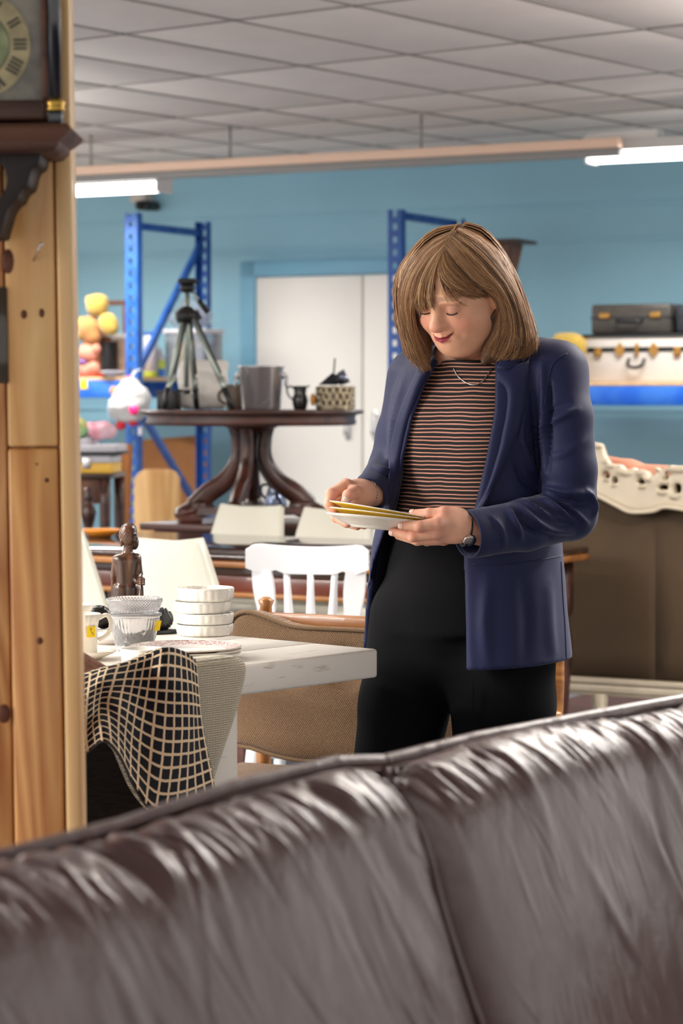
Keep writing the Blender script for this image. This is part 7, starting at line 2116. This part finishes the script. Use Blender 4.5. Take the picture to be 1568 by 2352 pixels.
sheet('lapel', [(1139, 850), (1134, 940), (1115, 1055), (1092, 1150), (1075, 1205)], [(1215, 828), (1206, 915), (1190, 990), (1150, 1085), (1080, 1210)])
sheet('lapel', [(998, 852), (953, 950), (930, 1050), (917, 1150), (905, 1190)], [(960, 850), (916, 955), (896, 1050), (890, 1130), (898, 1190)])
sheet('collar', [(1142, 846), (1150, 830), (1162, 812), (1175, 790)], [(1166, 850), (1195, 830), (1212, 812), (1222, 792)], nu=16, nv=8)
# cuff seam, side seam and pocket line of the blazer as fine raised stitches
for nm, pl in (('side_seam', [(1288, 1290), (1292, 1370), (1297, 1440), (1300, 1515)]), ('pocket_flap', [(1085, 1296), (1150, 1297), (1230, 1288), (1290, 1276)]), ('armhole_seam', [(1302, 812), (1272, 832), (1256, 880), (1250, 930)])):
    P_ = np.array([ray_on(jac_bvh, x, y, 0.0006) for x, y in spline(np.array(pl, float), 24)])
    b = MB(); b.tube(P_, 0.0015, 6); b.build(nm, M_navy, jack, world=True)

# wrist watch, bracelet
a0, a1 = W(1060, 1216, 4.80), W(1110, 1224, 4.815); ax = (a1 - a0) / np.linalg.norm(a1 - a0); c = a0 + ax * 0.010
u = np.cross(ax, UZ); u /= np.linalg.norm(u); v_ = np.cross(u, ax); th = np.linspace(0, 2 * PI, 32, endpoint=False)
tw_ = [c + (u * math.cos(t) + v_ * math.sin(t)) * 0.0295 for t in th]
b = MB(); b.tube(tw_, 0.0055, 8, closed=True, flat=0.4); wt = b.build('watch', M_blackband, tWo, world=True)
b = MB(); d_ = -v_ * 0.6 + u * (-0.8 if u[1] > 0 else 0.8); d_ /= np.linalg.norm(d_); b.lathe([(0.001, 0), (0.013, 0), (0.014, 0.003), (0.012, 0.007), (0.001, 0.0075)], 24, c + d_ * 0.029, rot=np.stack([ax, np.cross(d_, ax), d_], 1)); b.build('watch_case', M_silver, wt, world=True)
a0, a1 = W(826, 1134, 4.95), W(875, 1134, 5.00); ax = (a1 - a0) / np.linalg.norm(a1 - a0); c = W(841, 1134, 4.965)
u = np.cross(ax, UZ); u /= np.linalg.norm(u); v_ = np.cross(u, ax)
b = MB()
for k in range(34):
    t = k / 34 * 2 * PI; r_ = u * math.cos(t) + v_ * math.sin(t); tn = -u * math.sin(t) + v_ * math.cos(t); cc = c + r_ * 0.0295
    p2 = ax if k % 2 else r_
    b.tube([cc + tn * 0.0036 * math.cos(q) + p2 * 0.0022 * math.sin(q) for q in np.linspace(0, 2 * PI, 8, endpoint=False)], 0.0007, 4, closed=True)
b.build('bracelet', M_silver, tWo, world=True)

# -- hair: a hull that carries thousands of fine strands
M_hairb = mat('hair_base', rgb(84, 58, 40), rough=0.6)  # darker than most strands so the gaps between them read as shadow
M_hair = vmat('hair_strands', 0.45, spec=0.4)
f = Field(W(890, 885, 5.0) - np.array([0.01, 0.18, 0]), W(1250, 500, 5.0) + np.array([0.01, 0.2, 0.01]), 0.004)
kp_ = 4.98 / FOC
f.ell(W(1056, 655, 5.0), (129 * kp_, 0.116, 124 * kp_)); f.ell(W(1092, 660, 5.0), (74 * kp_, 0.10, 84 * kp_), 0.02); f.ell(W(985, 650, 4.985), (56 * kp_, 0.085, 70 * kp_), 0.03)
f.chain([W(952, 650, 4.995), W(942, 730, 5.01), W(957, 795, 5.01), W(975, 842, 4.99)], [38 * kp_, 31 * kp_, 27 * kp_, 14 * kp_], 0.03)
f.chain([W(1130, 662, 5.0), W(1162, 725, 4.985), W(1180, 785, 4.975), W(1160, 822, 4.965)], [42 * kp_, 46 * kp_, 45 * kp_, 24 * kp_], 0.03)
f.chain([W(1150, 740, 4.975), W(1128, 800, 4.96), W(1112, 830, 4.955)], [24 * kp_, 19 * kp_, 9 * kp_], 0.02)
# free the face
f.ell(W(1045, 775, 4.86), (92 * kp_, 0.115, 78 * kp_), 0.02, 's'); f.ell(W(1052, 715, 4.865), (66 * kp_, 0.075, 46 * kp_), 0.015, 's'); f.ell(W(990, 735, 4.87), (42 * kp_, 0.07, 36 * kp_), 0.015, 's')
f.ell(W(1122, 692, 4.88), (25 * kp_, 0.095, 36 * kp_), 0.008, 's')
V, Q = f.mesh(); hair_bvh = BVHTree.FromPolygons(V.tolist(), Q.tolist())
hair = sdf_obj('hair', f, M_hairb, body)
HG = {  # sheets of guide strands: each guide a list of pixels from root to tip
    'left': ([[(1052, 516), (992, 530), (938, 584), (909, 640), (908, 700), (922, 775), (948, 850)], [(1048, 521), (985, 542), (932, 604), (912, 668), (918, 735), (936, 802), (962, 858)], [(1036, 537), (985, 566), (940, 625), (922, 690), (934, 755), (955, 815), (985, 866)],
              [(1030, 548), (985, 585), (950, 640), (936, 700), (946, 765), (968, 820), (996, 862)], [(1024, 562), (990, 600), (962, 650), (950, 700), (952, 750), (965, 795), (985, 830)]], 1100, 0.004),
    'bangs': ([[(1030, 545), (985, 590), (955, 640), (945, 685), (950, 712)], [(1026, 556), (990, 600), (968, 650), (962, 695), (968, 722)], [(1020, 568), (997, 610), (985, 655), (980, 695), (988, 716)],
               [(1014, 578), (1001, 612), (993, 650), (992, 685), (1000, 712)]], 800, 0.005),
    'fringe': ([[(1014, 582), (1008, 612), (1012, 636), (1032, 658), (1064, 675), (1104, 686)], [(1018, 578), (1022, 606), (1040, 632), (1068, 655), (1100, 672), (1128, 682)], [(1022, 570), (1045, 600), (1075, 635), (1100, 658), (1124, 672), (1142, 684)]], 620, 0.005),
    'crown': ([[(1030, 548), (1036, 534), (1044, 522), (1050, 516)], [(1036, 545), (1046, 530), (1054, 519), (1060, 514)], [(1044, 540), (1056, 527), (1066, 518), (1074, 515)]], 110, 0.001),
    'wisps': ([[(1012, 585), (1004, 625), (1008, 660), (1024, 690), (1045, 708)], [(1016, 585), (1020, 625), (1040, 660), (1066, 690), (1092, 704)]], 26, 0.003),
    'sweep': ([[(1024, 568), (1048, 602), (1080, 642), (1116, 656), (1146, 668), (1160, 694), (1152, 742), (1130, 792), (1100, 836)], [(1024, 566), (1050, 600), (1085, 640), (1118, 668), (1140, 690), (1152, 730), (1146, 780), (1122, 826)], [(1030, 552), (1065, 590), (1105, 632), (1140, 664), (1160, 700), (1168, 750), (1160, 800), (1136, 836)],
               [(1038, 540), (1080, 575), (1125, 620), (1160, 662), (1180, 712), (1190, 765), (1182, 812), (1158, 838)], [(1046, 530), (1095, 560), (1142, 608), (1176, 660), (1198, 718), (1208, 770), (1204, 812), (1176, 836)],
               [(1056, 521), (1105, 545), (1150, 592), (1182, 650), (1205, 712), (1220, 770), (1220, 806), (1192, 826)], [(1062, 516), (1110, 530), (1152, 576), (1182, 636), (1206, 700), (1224, 760), (1227, 796), (1204, 818)], [(1068, 512), (1108, 524), (1150, 568), (1184, 628), (1208, 694), (1226, 752), (1231, 790), (1214, 812)]], 3000, 0.006),
}
SV, SF, SC = [], [], []; nS = 0
hc = [np.array(rgb(*q)) for q in ((96, 66, 42), (132, 94, 62), (160, 118, 80), (196, 154, 112), (226, 190, 148))]
rgh = np.random.default_rng(5)
NP = 16
for gname, (guides, count, jit) in HG.items():
    G = np.array([spline(np.array(g, float), NP) for g in guides])
    ng = len(G)
    clumps = rgh.uniform(0, ng - 1.001, max(12, count // 14)); ctone = rgh.normal(0, 1.0, len(clumps)); cdep = rgh.uniform(-0.0015, 0.006, len(clumps)); cph = rgh.uniform(0, 6.28, len(clumps)); cam_ = rgh.uniform(0.5, 1.6, len(clumps))
    for k in range(count):
        ci = rgh.integers(len(clumps)); u0 = clumps[ci]; sp0 = 0.13
        ur = np.clip(u0 + rgh.normal(0, sp0 * 1.6), 0, ng - 1.001); ut = np.clip(u0 + rgh.normal(0, sp0 * 0.7), 0, ng - 1.001)
        us = ur + (ut - ur) * np.linspace(0, 1, NP)
        i = us.astype(int); w = (us - i)[:, None]
        P2 = G[i, np.arange(NP)] * (1 - w) + G[np.minimum(i + 1, ng - 1), np.arange(NP)] * w
        s_ = np.linspace(0, 1, NP)
        P2 = P2 + np.stack([np.sin(s_ * 8 + cph[ci]) * 4.2 * cam_[ci] * s_ ** 1.3, np.cos(s_ * 7 + cph[ci]) * 3.0 * s_ ** 1.3], 1) + rgh.normal(0, 1.0, 2) + rgh.normal(0, 2.6, 2) * s_[:, None]
        if gname == 'sweep': P2[:, 0] += 6.0 * cam_[ci] * np.sin(13 * s_ + cph[ci]) * np.clip((s_ - 0.5) * 2, 0, 1)
        if gname == 'sweep': P2 += np.array([rgh.normal(-9, 9), rgh.normal(3, 6)]) * (s_[:, None] ** 6)
        if rgh.random() < 0.14: P2 += rgh.normal(0, 9, 2) * (s_[:, None] ** 2)
        cut = int(NP * (1 - 0.34 * rgh.random() ** 1.6)); n_p = max(7, cut)
        P2 = P2[:n_p]
        hits = []
        last = None
        for x, y in P2:
            d = raydir(x, y); d = d / np.linalg.norm(d)
            h1 = hair_bvh.ray_cast(Vector((0, 0, CAM_Z)), Vector(d)); h2 = head_bvh.ray_cast(Vector((0, 0, CAM_Z)), Vector(d))
            cand = [h[0].y for h in (h1, h2) if h[0] is not None]
            yv = min(cand) if cand else None
            hits.append(yv)
        ys = np.array([np.nan if h is None else h for h in hits])
        if np.isnan(ys).all(): continue
        idx = np.arange(n_p); ok = ~np.isnan(ys); ys = np.interp(idx, idx[ok], ys[ok])
        ys2 = ys.copy()
        for _ in range(4): ys2[1:-1] = (ys2[:-2] + 2 * ys2[1:-1] + ys2[2:]) / 4
        ys2 = np.minimum(ys2, ys + 0.002) - 0.0015 - rgh.random() * jit - cdep[ci] * s_[:n_p] ** 0.5
        P = np.array([W(x, y, q) for (x, y), q in zip(P2, ys2)])
        r0 = rgh.uniform(0.0006, 0.0011); rr = r0 * np.interp(np.linspace(0, 1, n_p), [0, 0.1, 0.7, 1], [0.6, 1, 0.9, 0.15])
        t = np.gradient(P, axis=0); t /= np.linalg.norm(t, axis=1)[:, None] + 1e-9
        vw = P - np.array([0, 0, CAM_Z]); vw /= np.linalg.norm(vw, axis=1)[:, None]
        sd = np.cross(t, vw); sd /= np.linalg.norm(sd, axis=1)[:, None] + 1e-9; nn = np.cross(sd, t)
        ring = np.stack([P + rr[:, None] * (sd * math.cos(a) + nn * math.sin(a)) for a in (0.5, 2.6, 4.7)], 1).reshape(-1, 3)
        SV.append(ring)
        q = np.arange(n_p - 1)[:, None] * 3
        for a in range(3): SF.append(np.concatenate([q + a, q + (a + 1) % 3, q + 3 + (a + 1) % 3, q + 3 + a], 1) + nS)
        tone = np.clip(2.0 + ctone[ci] * 0.8 + rgh.normal(0, 0.6), 0, 3.99); ti = int(tone); col = hc[ti] * (1 - (tone - ti)) + hc[min(ti + 1, 4)] * (tone - ti)
        rt = np.interp(np.linspace(0, 1, n_p), [0, 0.15, 1], [0.8, 1, 1])[:, None]
        SC.append(np.repeat(col[None] * rt, 3, 0)); nS += len(ring)
b = MB(); b.v = [np.concatenate(SV)]; F_ = np.concatenate(SF); b.f = F_.tolist(); b.n = nS; b.sm = [True] * len(F_)
st = b.build('hair_strands', M_hair, body, world=True, vcol=np.concatenate(SC)); st['kind'] = 'stuff'

# -- the three plates in her hands
M_py = mat('plate_yellow_glaze', rgb(236, 194, 40), rough=0.2, coat=0.3)
for k, (cx, cy, rr, hgt, m1, al, be, lb) in enumerate(((867, 1189, 0.0975, 0.023, M_china, 0.092, 0.062, 'white plate with ringed underside, lowest of the three the woman holds'),
                                              (874, 1180, 0.0975, 0.0150, M_py, 0.125, 0.062, 'yellow bottomed plate in the middle of the three the woman holds'), (875, 1171, 0.0990, 0.0150, M_py, 0.172, 0.062, 'yellow bottomed plate on top of the three the woman holds'))):
    ctr_ = W(cx, cy, 4.835)
    a1 = np.array([math.cos(al), 0, -math.sin(al)]); a2 = np.array([0, math.cos(be), -math.sin(be)]); a3 = np.cross(a1, a2); a3 /= np.linalg.norm(a3); a2 = np.cross(a3, a1); PR = np.stack([a1, a2, a3], 1)
    t = thing('plate', lb, 'plate', ctr_, 0, 'plates in the woman\'s hands')
    t.rotation_euler = Matrix(PR.tolist()).to_euler()
    h = hgt
    under = [(0.001, -h * 0.92), (0.045, -h * 0.92), (0.046, -h), (0.05, -h), (0.051, -h * 0.86), (rr * 0.68, -h * 0.72), (rr * 0.70, -h * 0.66), (rr * 0.80, -h * 0.46), (rr * 0.82, -h * 0.41), (rr * 0.92, -h * 0.2), (rr * 0.997, -0.0012), (rr, 0)]
    b = MB(); b.lathe(under, 90, scale=(1.05, 1.0)); b.build('underside', m1, t)
    b = MB(); b.lathe([(rr, 0), (rr - 0.001, 0.0012), (rr * 0.93, -h * 0.15), (rr * 0.75, -h * 0.5), (rr * 0.68, -h * 0.64), (0.001, -h * 0.75)], 90, scale=(1.05, 1.0)); b.build('face', M_china, t)
    b = MB(); a_ = np.linspace(0, 2 * PI, 90, endpoint=False); b.tube(np.stack([rr * 1.05 * np.cos(a_), rr * np.sin(a_), np.zeros(90)], 1), 0.0012, 6, closed=True); b.build('rim', M_china, t)
